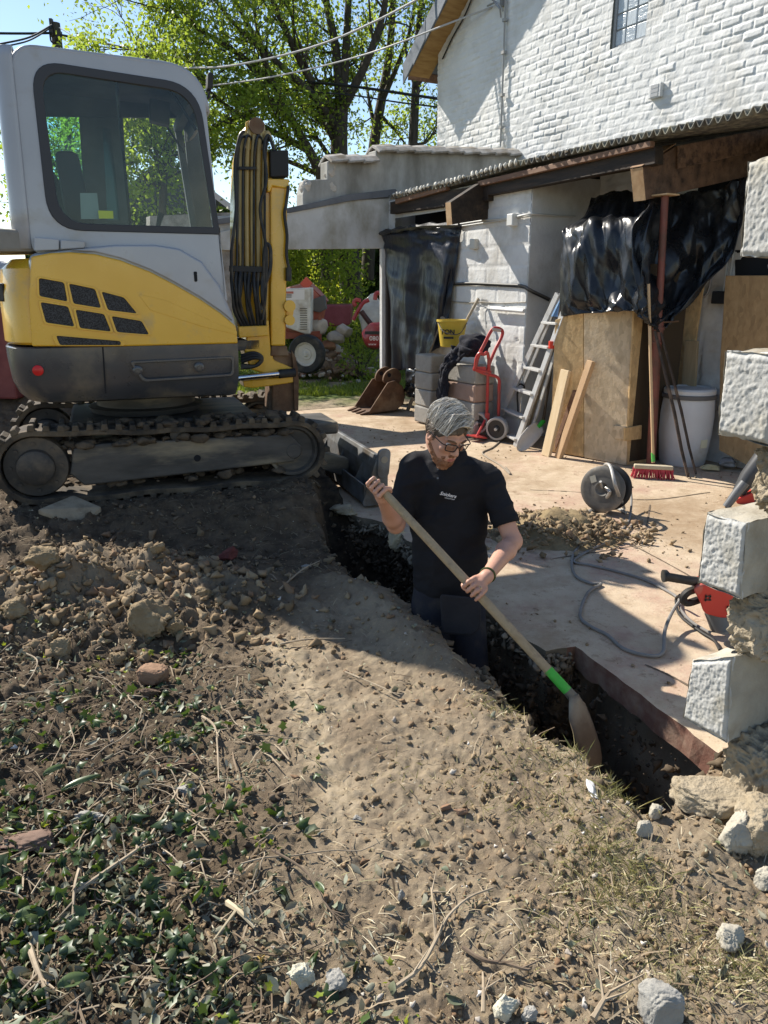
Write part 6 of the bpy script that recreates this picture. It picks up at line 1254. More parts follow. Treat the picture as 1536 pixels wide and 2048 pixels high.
# ------------------------------------------------------------------ block pillar at the slab corner
pw = at(1400, 1562, .02); E0 = Vector((pw.x, pw.y, 0))            # far bottom corner line of the white face
PL = thing("block_pillar", "broken toothed pillar of white-faced concrete blocks at the end of the trench", "pillar", (E0.x+.1, E0.y-.1, 0))
STUC = M("white_stucco", (.42, .415, .39), (.50, .495, .47), scale=7, rough=.9, bump=.3, bscale=60, dirt=(.38, .35, .28), dscale=6, damt=.4)
CUTB = M("cut_block_face", (.34, .31, .25), (.44, .41, .34), scale=7, rough=.95, bump=.5, bscale=50, dirt=(.24, .20, .14), dscale=4, damt=.45)
MORT = M("rough_tan_mortar", (.31, .255, .175), (.41, .345, .25), scale=9, rough=.95, bump=1.0, bscale=28, bdist=.02, dirt=(.27, .21, .13), dscale=5, damt=.45)
def wpx(u, v): return onp(u, v, at(1358, 1556, .02), WN)         # the plane of the white faces
def pblock(name, px, length, seed, deep=.30, amp=.0042):
    """px: far-bottom, near-bottom, near-top, far-top corners of the white face"""
    fb, nb, ntp, ft = [wpx(*p) for p in px]; n = 60; rg = random.Random(seed)
    G = [[fb.lerp(nb, i/n).lerp(ft.lerp(ntp, i/n), j/n) for i in range(n+1)] for j in range(n+1)]
    for j in range(n+1):
        for i in range(n+1):
            p = G[j][i]; e = min(i, n-i, j, n-j)/n; a = mnoise.noise(p*62+Vector((seed, 0, 0)))*.55+mnoise.noise(p*125)*.5+mnoise.noise(p*20)*.35
            sag = WN*(amp*a - .012*max(0, .06-e)/.06); wob = (mnoise.noise_vector(p*15+Vector((0, seed, 0)))*.009+mnoise.noise_vector(p*45)*.004) if e == 0 else Vector()
            G[j][i] = p+sag+wob
    q = MB(); q.sheet(G); o = q.build(name, STUC, PL, smooth='all')
    # body behind the stucco: cut faces, cells
    q = MB(); m = 12
    def quadgrid(a, b, c, d, s, am):
        rows = []
        for j in range(m+1):
            r = []
            for i in range(m+1):
                p = a.lerp(b, i/m).lerp(d.lerp(c, i/m), j/m); e = 0 if (i in (0, m) or j in (0, m)) else 1; r.append(p + (mnoise.noise_vector(p*16+Vector((s, s, 0))))*am*(1 if e else .7))
            rows.append(r)
        q.sheet(rows)
    B = -WN*deep; ins = WN*(-.006)
    quadgrid(nb+ins, nb+B, ntp+B, ntp+ins, seed, .008)         # end towards the camera
    quadgrid(ft+ins, ntp+ins, ntp+B, ft+B, seed+1, .012)       # top
    quadgrid(fb+ins, fb+B, nb+B, nb+ins, seed+2, .012)         # underside
    quadgrid(fb+ins, ft+ins, ft+B, fb+B, seed+3, .010)         # far end
    q.build("block_body", CUTB, o, smooth='all'); return o
b4 = pblock("concrete_block", [(1363, 1437), (1449, 1487), (1462, 1316), (1382, 1322)], .25, 4)
b3_ = pblock("concrete_block", [(1393, 1166), (1478, 1198), (1491, 1046), (1410, 1026)], .25, 3)
b2_ = pblock("concrete_block", [(1432, 868), (1535, 893), (1560, 706), (1448, 703)], .25, 2)
b1_ = pblock("concrete_block", [(1478, 513), (1580, 520), (1610, 300), (1494, 322)], .25, 1)
q = MB(); pc = wpx(1410, 1300)-WN*.075; q.lathe([(.030, 0), (.026, .004)], wpx(1424, 1312)-WN*.10+Z*.012, Z, 16); q.build("cell_hole", VOID, b4)
def mort(u0, v0, u1, v1, seed, back=.07, off=.05):
    a, b = wpx(u0, v0), wpx(u1, v1); c = (a+b)/2 - WN*(.15+back*.5) + WS*off; s = ((b-a).length*.5)
    V_, F_ = rock_vf(tuple(c), (.105, .15, abs(a.z-b.z)*.5+.02), seed, sub=6, rough=.10, cuts=5, rz=WRZ, cutd=.8, fine=.13, boxy=.75); o = np_mesh("mortar_joint", V_, F_, MORT, PL, smooth=True)
mort(1440, 1480, 1420, 1640, 11); mort(1450, 1190, 1440, 1320, 12); mort(1500, 890, 1485, 1030, 13); mort(1545, 515, 1535, 705, 14)
q = MB(); a = wpx(1520, 1000)-WN*.36; q.box(Vector((a.x+.02, a.y-.03, 1.2)), (.34, .24, 2.6), WRZ); q.build("rear_blockwork", CUTB, PL, bevel=.01)
# foot of the pillar: broken blocks
ft = [("concrete_lump", (1430, 1592), (.135, .11, .055), 21, "flat tan broken block forming the foot of the pillar", MORT, .25), ("concrete_lump", (1478, 1672), (.055, .05, .075), 22, "grey rounded block lump right under the pillar foot", CUTB, .2), ("concrete_lump", (1530, 1655), (.09, .08, .09), 23, "tan block lump beside the rounded grey lump at the pillar foot", MORT, .1),
      ("stone", (1312, 1625), (.022, .02, .026), 24, "upper of two small grey stones at the trench end", CUTB, 0), ("stone", (1288, 1660), (.028, .02, .026), 25, "lower of two small grey stones at the trench end", CUTB, 0), ("concrete_lump", (1460, 1875), (.042, .034, .030), 26, "crumbly concrete lump in the sun below the pillar", CUTB, .6), ("concrete_lump", (1535, 1765), (.032, .032, .036), 27, "pale lump at the edge of the view below the pillar", CUTB, .6)]
for nm, (u, v), s, sd2, lab, mt, rz in ft:
    p = at(u, v, .03); z = hz(p.x, p.y); p = at(u, v, z+s[2]*.5); rock(nm, (p.x, p.y, z+s[2]*.62), s, sd2, mt, lab, "concrete lump" if nm != "stone" else "stone", sub=5, rough=.14, cuts=9, rz=rz, cutd=.62, fine=.10, boxy=.55)
# ------------------------------------------------------------------ the man in the trench and his shovel
def rcone(P, a, b, r1, r2):
    """signed distance to a tapered capsule"""
    a = np.array(a, float); b = np.array(b, float); ba = b-a; l2 = ba @ ba; rr = r1-r2; a2 = l2-rr*rr; il2 = 1/l2
    pa = P-a; y = pa @ ba; z = y-l2; w = pa*l2-y[..., None]*ba; x2 = (w*w).sum(-1); y2 = y*y*l2; z2 = z*z*l2; k = np.sign(rr)*rr*rr*x2
    d3 = (np.sqrt(np.maximum(x2*a2*il2, 0))+y*rr)*il2-r1
    return np.where(np.sign(z)*a2*z2 > k, np.sqrt(x2+z2)*il2-r2, np.where(np.sign(y)*a2*y2 < k, np.sqrt(x2+y2)*il2-r1, d3))
def ellip(P, c, r, Rm=None):
    q = P-np.array(c, float)
    if Rm is not None: q = q @ np.array(Rm)          # columns are the axes
    r = np.array(r, float); k0 = np.sqrt(((q/r)**2).sum(-1)); k1 = np.sqrt(((q/(r*r))**2).sum(-1)); return k0*(k0-1)/np.maximum(k1, 1e-9)
class SDF:
    def __init__(s, lo, hi, h):
        s.lo = np.array(lo, float); s.h = h; s.n = np.ceil((np.array(hi)-s.lo)/h).astype(int)+1; s.D = np.full(s.n, .08)
    def win(s, lo, hi):
        a = np.clip(np.floor((np.array(lo)-s.lo)/s.h).astype(int), 0, s.n-1); b = np.clip(np.ceil((np.array(hi)-s.lo)/s.h).astype(int)+1, 1, s.n)
        ax = [s.lo[i]+s.h*np.arange(a[i], b[i]) for i in range(3)]; return tuple(slice(a[i], b[i]) for i in range(3)), np.stack(np.meshgrid(*ax, indexing='ij'), -1)
    def put(s, f, lo, hi, k=.01, op='u'):
        m = max(k, s.h)*2.0+s.h; sl_, P = s.win(np.array(lo)-m, np.array(hi)+m); d = f(P); o = s.D[sl_]
        if op == 'u': h_ = np.maximum(k-np.abs(d-o), 0)/k; s.D[sl_] = np.minimum(d, o)-h_*h_*k*.25
        else: d = -d; h_ = np.maximum(k-np.abs(d-o), 0)/k; s.D[sl_] = np.maximum(d, o)+h_*h_*k*.25
        return s
    def cone(s, a, b, r1, r2, k=.012, cut=None, op='u'):
        a, b = np.array(a, float), np.array(b, float); r = max(r1, r2)
        f = (lambda P: rcone(P, a, b, r1, r2)) if cut is None else (lambda P: np.maximum(rcone(P, a, b, r1, r2), (P-np.array(cut[0])) @ np.array(cut[1])))
        return s.put(f, np.minimum(a, b)-r, np.maximum(a, b)+r, k, op)
    def ell(s, c, r, Rm=None, k=.012, op='u'):
        m = max(r); return s.put(lambda P: ellip(P, c, r, Rm), np.array(c)-m, np.array(c)+m, k, op)
    def mesh(s):
        D = s.D; I = D < 0; n = s.n; cell = np.zeros(n-1, bool); cnt = np.zeros(n-1); acc = np.zeros(tuple(n-1)+(3,))
        cs = {(i, j, k): (slice(i, n[0]-1+i), slice(j, n[1]-1+j), slice(k, n[2]-1+k)) for i in (0, 1) for j in (0, 1) for k in (0, 1)}
        for ax in range(3):
            for o1 in (0, 1):
                for o2 in (0, 1):
                    a = [0, 0, 0]; oth = [x for x in range(3) if x != ax]; a[oth[0]], a[oth[1]] = o1, o2; b = list(a); b[ax] = 1
                    da, db_ = D[cs[tuple(a)]], D[cs[tuple(b)]]; cr = (da < 0) != (db_ < 0); t = np.where(cr, da/np.where(cr, da-db_, 1), 0)
                    p = np.zeros(tuple(n-1)+(3,)); p[..., oth[0]] = o1; p[..., oth[1]] = o2; p[..., ax] = t; acc += p*cr[..., None]; cnt += cr
        cell = cnt > 0; vid = np.full(tuple(n-1), -1); vid[cell] = np.arange(cell.sum()); ii = np.argwhere(cell)
        V = s.lo+s.h*(ii+acc[cell]/cnt[cell][:, None]); Fs = []
        for ax in range(3):
            b, c = [x for x in range(3) if x != ax]; sh_ = [slice(None)]*3; lo = list(sh_); hi = list(sh_); lo[ax] = slice(0, -1); hi[ax] = slice(1, None)
            ch = I[tuple(lo)] != I[tuple(hi)]; e = np.argwhere(ch); e = e[(e[:, b] > 0) & (e[:, c] > 0) & (e[:, b] < n[b]-1) & (e[:, c] < n[c]-1)]
            q = []
            for db2, dc in ((-1, -1), (0, -1), (0, 0), (-1, 0)): t = e.copy(); t[:, b] += db2; t[:, c] += dc; q.append(vid[t[:, 0], t[:, 1], t[:, 2]])
            f = np.stack(q, 1); fl = I[e[:, 0], e[:, 1], e[:, 2]]
            if ax == 1: fl = ~fl
            f[~fl] = f[~fl][:, ::-1]; Fs.append(f)
        return V, np.concatenate(Fs)
def v3(u, v, Y): return aty(u, v, Y)

# shovel line
sT, sB = v3(744, 958, 3.13), v3(1150, 1398, 2.66)
axs = (sB-sT).normalized()
def on_shaft(u):
    lo, hi = 0.0, 1.0
    for _ in range(40):
        m = (lo+hi)/2; p = sT.lerp(sB, m); d = p-CP; dep = d.y*math.cos(PITCH)-d.z*math.sin(PITCH)
        if 768+FPX*d.x/dep < u: lo = m
        else: hi = m
    return sT.lerp(sB, lo)
h1, h2 = on_shaft(757), on_shaft(948)                             # the two grips
man_c = Vector((.33, 3.40, -.70))
MAN = thing("person", "man with grey hair, glasses and ginger beard in a black polo shirt digging", "person", man_c)
SKIN = M("skin", (.50, .27, .19), (.56, .32, .235), scale=8, rough=.5, spec=.4, bump=.12, bscale=90, contrast=(.3, .7))
SKIN.node_tree.nodes["Principled BSDF"].inputs["Subsurface Weight"].default_value = .06
SKIN.node_tree.nodes["Principled BSDF"].inputs["Subsurface Radius"].default_value = (.02, .008, .004)
# skeleton
sho_r, sho_l = Vector((.135, 3.45, .775)), Vector((.495, 3.42, .725)); neck0 = Vector((.295, 3.45, .815))
elb_r, elb_l = Vector((.055, 3.37, .52)), Vector((.600, 3.30, .462))
hc_ = Vector((.282, 3.36, .955))                                  # head centre
fy, fp_ = R(28), R(29); hf = Vector((math.sin(fy)*math.cos(fp_), -math.cos(fy)*math.cos(fp_), -math.sin(fp_)))   # where the face looks
hr = Vector((0, 0, 1)).cross(hf)*-1; hr.normalize(); tilt = R(6); hu = hf.cross(hr)*-1; hu.normalize()
if hu.z < 0: hu = -hu
hr = (hr*math.cos(tilt)+hu*math.sin(tilt)).normalized(); hu = hr.cross(hf).normalized(); hu = hu if hu.z > 0 else -hu
HR = np.array([hr[:], hf[:], hu[:]]).T
def hp_(r, f, u): return hc_+hr*r+hf*f+hu*u                       # head space: right, forward, up
body = SDF((-.16, 2.72, .12), (.75, 3.66, 1.16), .0042)
# head
body.ell(hp_(0, -.018, .030), (.078, .098, .092), HR); body.ell(hp_(0, .012, -.035), (.066, .082, .088), HR, k=.03)
body.ell(hp_(0, .040, -.080), (.045, .050, .035), HR, k=.03); body.ell(hp_(0, .072, -.100), (.022, .018, .018), HR, k=.02)
body.cone(hp_(0, .088, .018), hp_(0, .112, -.022), .009, .013, k=.012); body.ell(hp_(0, .113, -.026), (.012, .012, .010), HR, k=.008)
for sg in (-1, 1):
    body.ell(hp_(.013*sg, .103, -.030), (.009, .009, .008), HR, k=.008); body.cone(hp_(.016*sg, .088, .030), hp_(.046*sg, .074, .028), .011, .010, k=.014)
    body.ell(hp_(.042*sg, .070, -.020), (.022, .018, .018), HR, k=.02); body.ell(hp_(.032*sg, .092, .006), (.015, .007, .010), HR, k=.010, op='s')
    body.ell(hp_(.079*sg, -.012, -.010), (.010, .020, .032), HR, k=.010); body.ell(hp_(.087*sg, -.008, -.008), (.006, .010, .018), HR, k=.006, op='s')
body.cone(hp_(-.022, .094, -.062), hp_(.022, .094, -.062), .008, .008, k=.008); body.cone(hp_(-.018, .094, -.073), hp_(.018, .094, -.073), .008, .008, k=.008)
body.cone(hp_(-.022, .103, -.0675), hp_(.022, .103, -.0675), .003, .003, k=.004, op='s')
# neck, chest core
body.cone(neck0, hp_(0, -.030, -.055), .062, .058, k=.03); body.cone(neck0-Z*.07, Vector((.31, 3.48, .55)), .075, .095, k=.04)
body.cone(sho_r, sho_l, .055, .055, k=.04); body.cone(Vector((.31, 3.47, .55)), Vector((.31, 3.47, .30)), .09, .09, k=.04)
# arms
to_cam1 = (CP-h1).normalized(); to_cam2 = (CP-h2).normalized()
def perp(v): v = v-axs*v.dot(axs); return v.normalized()
p1 = perp(Vector((.20, .55, -.75))); p2 = perp(Vector((.80, .50, .35)))
wr1 = h1+p1*.075+axs*.035; wr2 = h2+p2*.080-axs*.005
for sh_, el_, w_, r0 in ((sho_r, elb_r, wr1, .054), (sho_l, elb_l, wr2, .054)):
    body.cone(sh_, el_, r0, .041, k=.02); m = el_.lerp(w_, .28); body.cone(el_, m, .040, .0435, k=.02); body.cone(m, w_, .0435, .0265, k=.02)
def grip(h, p, w, vdir, index_end, rs=.0185):
    """a fist round the shaft: palm on the p side, fingers going round past the viewer"""
    q = axs.cross(p).normalized()
    if q.dot(perp(vdir)) < 0: q = -q
    P = lambda a, rad, s: h + axs*s + (p*math.cos(a)+q*math.sin(a))*rad
    body.cone(w, P(R(12), rs+.022, 0), .025, .022, k=.02)                 # heel of the hand
    for i, s in enumerate((-.033, -.011, .011, .032)):
        s_ = s*index_end                                                # index first
        body.cone(P(R(8), rs+.019, s_*.85), P(R(52), rs+.014, s_), .0135, .0115, k=.012)    # metacarpals
        r = (.0098, .0100, .0096, .0086)[i]; an = (52, 104, 158, 205) if i < 3 else (52, 98, 145, 188); rad = rs+r*.72
        pt = [P(R(a), rad+(.006 if j == 1 else .002 if j == 0 else 0), s_+.003*(i-1.5)*index_end*(j > 0)) for j, a in enumerate(an)]
        body.cone(pt[0], pt[1], .0108, r, k=.0045); body.cone(pt[1], pt[2], r, r*.94, k=.003); body.cone(pt[2], pt[3], r*.94, r*.84, k=.003)
        body.ell(pt[1], (r*1.08,)*3, k=.003)
    t0 = P(R(-5), rs+.016, -.026*index_end); t1 = P(R(-60), rs+.011, -.046*index_end); t2 = P(R(-112), rs+.009, -.044*index_end); t3 = P(R(-160), rs+.008, -.030*index_end)
    body.cone(w.lerp(t0, .6), t0, .019, .0155, k=.014); body.cone(t0, t1, .0145, .0115, k=.008); body.cone(t1, t2, .0112, .0105, k=.004); body.cone(t2, t3, .0105, .0088, k=.004)
grip(h1, p1, wr1, CP-h1, -1); grip(h2, p2, wr2, CP-h2, 1)
V, F = body.mesh(); bo = np_mesh("body", V, F, SKIN, MAN, smooth=True); md = bo.modifiers.new("smooth", 'SMOOTH'); md.factor = .5; md.iterations = 3
# hair: cropped sides, long swept top with strands
def sub_sdf(lo, hi, h): return SDF(lo, hi, h)
hcn = np.array(hc_)
hair = sub_sdf(hcn-.16, hcn+.16, .0034)
def strands(P, amp):
    q = (P-hcn) @ HR; r, f, u = q[..., 0], q[..., 1], q[..., 2]
    a = r*62+f*10*np.sign(r+.02)+u*14; b = f*9+u*6
    return amp*(vnoise(a, b, 5)-.5)+amp*.7*(vnoise(a*2.6, b*1.5, 6)-.5)
def hairf(P):
    q = (P-hcn) @ HR; r, f, u = q[..., 0], q[..., 1], q[..., 2]
    top = ellip(P, hp_(.003, -.014, .044), (.082, .104, .088), HR); line = (f*.80 - (u-.030)*.62) - .036 - .012*vnoise(r*40, r*0, 3)      # front hairline
    d = np.maximum(top, line); side = np.maximum(ellip(P, hp_(0, -.022, .022), (.083, .102, .094), HR), np.maximum(f-.028-.25*(u-.03), -(u+.052-.25*f)))
    return np.minimum(d, side)+strands(P, .010)
hair.put(hairf, hcn-.15, hcn+.15, .004)
V, F = hair.mesh(); HAIRM = M("dark_hair_gap_shade", (.075, .062, .05), (.15, .13, .11), scale=30, rough=.6, spec=.3, contrast=(.40, .62))  # dark base: brown sides, plus shade painted into gaps between locks
t_, b_, L_ = nodes(HAIRM); ho = np_mesh("hair", V, F, HAIRM, MAN, smooth=True)
q_ = (V-hcn) @ HR; a_ = np.clip(sstep(.045, .00, q_[:, 2])*.9 + .75*sstep(.0, -.05, q_[:, 0]+.3*q_[:, 1])*(q_[:, 2] < .09) + .75*(vnoise(q_[:, 0]*62+q_[:, 1]*10, q_[:, 1]*9+q_[:, 2]*6, 5) < .34), 0, 1)
at_ = ho.data.attributes.new("dark", 'FLOAT', 'POINT'); at_.data.foreach_set("value", a_.astype(np.float32))
mx = t_.nodes.new("ShaderNodeMix"); mx.data_type = 'RGBA'; an = t_.nodes.new("ShaderNodeAttribute"); an.attribute_name = "dark"; L_(an.outputs["Fac"], mx.inputs[0]); L_(b_.inputs["Base Color"].links[0].from_socket, mx.inputs[6]); mx.inputs[7].default_value = (.10, .075, .055, 1); L_(mx.outputs[2], b_.inputs["Base Color"])
# swept locks over the top, cropped ones at the sides
HLOCK = bpy.data.materials.new("silver_hair_lock"); HLOCK.use_nodes = True; t_, b_, L_ = nodes(HLOCK); g_ = t_.nodes.new("ShaderNodeNewGeometry"); r_ = t_.nodes.new("ShaderNodeValToRGB"); e_ = r_.color_ramp.elements; e_[0].color = (.11, .085, .06, 1); e_[1].color = (.82, .78, .70, 1); x_ = e_.new(.35); x_.color = (.46, .425, .37, 1); L_(g_.outputs["Random Per Island"], r_.inputs[0]); L_(r_.outputs[0], b_.inputs["Base Color"]); b_.inputs["Roughness"].default_value = .5
rgh_ = np.random.RandomState(42); q = MB(); tops = np.array([.082, .104, .088])
def onskull(r, f, lift):
    c = np.array([.003, -.014, .044]); x = (r-c[0])/tops[0]; y = (f-c[1])/tops[1]; k = x*x+y*y
    if k > .98: sc = math.sqrt(.98/k); x *= sc; y *= sc; k = .98
    z = math.sqrt(1-k); n = np.array([x/tops[0], y/tops[1], z/tops[2]]); n /= np.linalg.norm(n); P = c+np.array([x, y, z])*tops+n*lift; return hp_(*P)
for k in range(1500):
    f0 = rgh_.uniform(-.095, .058); r0 = -.046+rgh_.normal()*.010+ (rgh_.uniform(0, .09) if k % 3 == 0 else 0); L_k = rgh_.uniform(.035, .105); fw = rgh_.normal(.25, .25)+.25*(f0 > .02); tipl = rgh_.normal()*.006+.003; pts = []
    ph = rgh_.uniform(0, 6.28); lift0 = rgh_.uniform(.001, .013)*(1+.5*(f0 > .02)); cv = rgh_.normal()*.35
    for i in range(8):
        t = i/7; r = r0+L_k*t*(1-.15*t); f = f0+L_k*(fw*t*(1-.3*t)+cv*t*t*.5)+.004*math.sin(ph+4*t)
        pts.append(onskull(r, min(f, .070), lift0*(.3+1.7*math.sin(math.pi*min(1, t*.9+.08)))+.002+tipl*t*t))
    w = rgh_.uniform(.0007, .0017); q.tube(pts, [w*.7, w, w, w, w*.95, w*.85, w*.6, w*.2], 4)
q.build("fringe", HLOCK, ho, smooth=True); q = MB()
for k in range(700):
    f0 = rgh_.uniform(-.09, .07); r0 = -.045+rgh_.normal()*.008; pts = []; z0 = rgh_.uniform(-.03, .055); sd_ = -1 if k % 4 else 1; L_k = rgh_.uniform(.012, .028)
    for i in range(4):
        t = i/3; u_ = z0-L_k*t; ff = f0*.75-.025-.012*t; kk = 1-((ff+.022)/.102)**2-((u_-.022)/.094)**2; pts.append(hp_(sd_*(.083*math.sqrt(max(.02, kk))+.002+.003*math.sin(2*t)), ff, u_))
    w = rgh_.uniform(.0008, .0015); q.tube(pts, [w, w, w*.8, w*.3], 4)
q.build("cropped_side", M("dark_ash_hair", (.085, .066, .05), (.17, .14, .11), scale=60, rough=.6), ho, smooth=True)
# beard and moustache
brd = sub_sdf(hcn-.16, hcn+.14, .0034)
def beardf(P):
    q = (P-hcn) @ HR; r, f, u = q[..., 0], q[..., 1], q[..., 2]
    d = ellip(P, hp_(0, .046, -.096), (.052, .060, .044), HR)
    for sg in (-1, 1): d = np.minimum(d, rcone(P, hp_(sg*.064, -.004, -.050)[:], hp_(sg*.040, .050, -.092)[:], .0135, .020))
    d = np.minimum(d, ellip(P, hp_(0, .070, -.122), (.032, .032, .032), HR)); mouth = np.maximum(np.abs(u+.0675)-.013, np.abs(r)-.026); d = np.maximum(d, -mouth)
    d = np.minimum(d, np.minimum(rcone(P, hp_(0, .100, -.048)[:], hp_(.034, .082, -.068)[:], .0085, .008), rcone(P, hp_(0, .100, -.048)[:], hp_(-.034, .082, -.068)[:], .0085, .008)))
    return d + .005*(vnoise(r*160+u*30, f*160-u*50, 4)-.5)+.004*(vnoise(r*60+u*70, f*60, 9)-.5)
brd.put(beardf, hcn-.15, hcn+.13, .003); V, F = brd.mesh()
np_mesh("beard", V, F, M("ginger_beard", (.16, .065, .030), (.30, .15, .08), scale=60, rough=.7, bump=.5, bscale=150), MAN, smooth=True)
q = MB(); q.tube(bez([hp_(-.021, .098, -.0675), hp_(-.008, .1015, -.064), hp_(0, .102, -.0655), hp_(.008, .1015, -.064), hp_(.021, .098, -.0675)], 16), .0035, 6); q.tube(bez([hp_(-.018, .098, -.070), hp_(0, .1025, -.0745), hp_(.018, .098, -.070)], 12), .0042, 6); q.build("mouth", M("lip", (.42, .16, .13), rough=.45), MAN, smooth=True)
for sg in (-1, 1):
    q = MB(); V_, F_ = ico(3); c = hp_(.033*sg, .075, .004); q.add([Vector(p)*.0125+c for p in V_], [tuple(f) for f in F_]); e = q.build("eye", M("eye_white", (.6, .57, .54), rough=.25), MAN, smooth=True)
    q = MB(); q.tube(bez([hp_(.018*sg, .0915, .0045), hp_(.033*sg, .0905, -.001), hp_(.048*sg, .083, .0045)], 10), .0055, 6); q.build("eyelid", SKIN, e, smooth=True)
    q = MB(); q.tube(bez([hp_(.014*sg, .1015, .026), hp_(.030*sg, .0985, .033), hp_(.052*sg, .082, .028)], 10), [.004, .0055, .003]+[.0035]*7 if False else .0045, 6); q.build("eyebrow", M("brown_brow", (.16, .09, .05), rough=.8), MAN, smooth=True)
# glasses
GF = M("black_glasses_frame", (.010, .010, .011), rough=.3); gl = None
q = MB()
for sg in (-1, 1):
    lo = rquad([hp_(sg*.008, .1125, .022), hp_(sg*.062, .0985, .022), hp_(sg*.058, .0975, -.014), hp_(sg*.013, .1115, -.014)], .012, 5); q.tube(lo+[lo[0], lo[1]], .0026, 6, cap=False)
    q.tube(bez([hp_(sg*.062, .098, .016), hp_(sg*.078, .085, .016), hp_(sg*.086, .03, .012), hp_(sg*.086, -.012, .006), hp_(sg*.085, -.026, -.012)], 16), .0026, 6)
q.tube(bez([hp_(-.009, .1125, .012), hp_(0, .1165, .014), hp_(.009, .1125, .012)], 8), .0026, 6); gl = q.build("glasses", GF, MAN, smooth=True)
LENS = glass_mat("spectacle_lens", (.98, .99, .99), alpha=.01, dust=(.3, .3, .3))
for sg in (-1, 1): q = MB(); q.add(rquad([hp_(sg*.008, .1125, .022), hp_(sg*.062, .0985, .022), hp_(sg*.058, .0975, -.014), hp_(sg*.013, .1115, -.014)], .012, 5), [tuple(range(24))]); q.build("lens", LENS, gl)
# polo shirt
SH = M("black_cotton_polo", (.0095, .0098, .0130), (.0150, .0155, .0195), scale=4, rough=.88, spec=.25, bump=.25, bscale=220)
sh = SDF((-.08, 3.15, .06), (.76, 3.72, .96), .0058)
sh.cone(sho_r+Vector((.035, .02, -.01)), sho_l+Vector((-.03, .02, -.005)), .066, .066, k=.04); sh.cone(neck0+Vector((-.02, .01, -.01)), sho_r+Vector((.05, .01, .005)), .070, .060, k=.05); sh.cone(neck0+Vector((.02, .01, -.01)), sho_l+Vector((-.05, .01, .005)), .070, .060, k=.05); sh.cone(neck0+Vector((.0, -.05, -.09)), neck0+Vector((.004, -.045, .012)), .075, .058, k=.05)
Rt = Matrix.Rotation(R(-3), 3, 'Z'); RtN = np.array(Rt)
sh.ell((.312, 3.475, .665), (.205, .135, .165), RtN, k=.05); sh.ell((.315, 3.46, .50), (.188, .142, .17), RtN, k=.06); sh.ell((.318, 3.445, .33), (.183, .146, .16), RtN, k=.06); sh.ell((.32, 3.45, .20), (.182, .140, .12), RtN, k=.05)
sh.cone(neck0+Vector((0, .005, -.03)), neck0+Vector((0, -.012, .022)), .088, .070, k=.03)
def dirn(a, b): return (b-a).normalized()
for s0, e0, f in ((sho_r, elb_r, .80), (sho_l, elb_l, .72)):
    d = dirn(s0, e0); c = s0.lerp(e0, f); sh.cone(s0, s0.lerp(e0, f+.1), .064, .060, k=.035, cut=(c[:], d[:]))
    sh.cone(s0.lerp(e0, f-.12), s0.lerp(e0, f+.12), .0625, .0620, k=.006, cut=(c[:], d[:])) 
sh.put(lambda P: .088-P[..., 2], (-.08, 3.15, .06), (.76, 3.72, .08), .004, 's') if False else None
V, F = sh.mesh()
def wrinkle(V, amp, seed, fx=(6, 6, 10)):
    a = V[:, 0]*fx[0]+V[:, 2]*4; b = V[:, 2]*fx[2]-V[:, 0]*5+V[:, 1]*3
    return amp*((1-np.abs(2*fbm(a, b, 3, seed)-1)*1.6)-.55)
me_n = np.zeros_like(V); fn = np.cross(V[F[:, 1]]-V[F[:, 0]], V[F[:, 2]]-V[F[:, 0]]); 
for k in range(4): np.add.at(me_n, F[:, k], fn)
me_n /= np.linalg.norm(me_n, axis=1)[:, None]+1e-12
V = V+me_n*wrinkle(V, .014, 71)[:, None]*np.clip((V[:, 2:3]-.02)/.2, .3, 1)
V[:, 2] = np.maximum(V[:, 2], .128+.02*fbm(V[:, 0]*9, V[:, 1]*9, 2, 5))
so_ = np_mesh("polo_shirt", V, F, SH, MAN, smooth=True); md = so_.modifiers.new("smooth", 'SMOOTH'); md.factor = .5; md.iterations = 2
# collar and placket, chest logo
fdir = (Vector((CP.x, CP.y, neck0.z))-neck0).normalized(); sdir = fdir.cross(Z)*-1
q = MB(); rows = []
for rad, zz, o in ((.066, .052, 0), (.073, .062, 0), (.086, .040, 0), (.097, .006, .01)):
    rows.append([neck0+Vector((0, -.012, 0))+Vector((math.cos(a)*rad*1.05, math.sin(a)*rad, zz-.030*max(0, -math.sin(a))-o)) for a in [R(-66)+R(312)*k/30 for k in range(31)]])
q.sheet(rows); q.build("collar", SH, so_, smooth=True, solid=.004)
def shirt_pt(u, v):
    r = np.array(ray(u, v)[:]); d0 = V-np.array([0, 0, CAMH]); t = d0 @ r/(r @ r); e = np.linalg.norm(d0-t[:, None]*r, axis=1); k = np.where(e < .012)[0]
    if len(k) == 0: return None
    i = k[np.argmin(t[k])]; return Vector(V[i])
for zz, k in ((0, 935), (1, 957)):
    p = shirt_pt(872, k)
    if p: q = MB(); q.lathe([(.005, 0), (.005, .004)], p-ray(872, k)*.001, -ray(872, k), 10); q.build("button", M("grey_button", (.10, .10, .11), rough=.3), so_)
p = shirt_pt(893, 993)
if p:
    nrm = -ray(893, 993).normalized(); lg = M("white_logo_print", (.70, .70, .72), rough=.6)
    text_mesh("chest_logo", "Snickers", lg, so_, p+nrm*.012, Vector((.98, -.1, -.20)), Z, .0225, shear=.35, depth=.0006, bold=True); text_mesh("logo_small_print", "WORKWEAR", lg, so_, p+nrm*.012-Z*.018+Vector((.008, 0, 0)), Vector((.98, -.1, -.16)), Z, .008, depth=.0006)
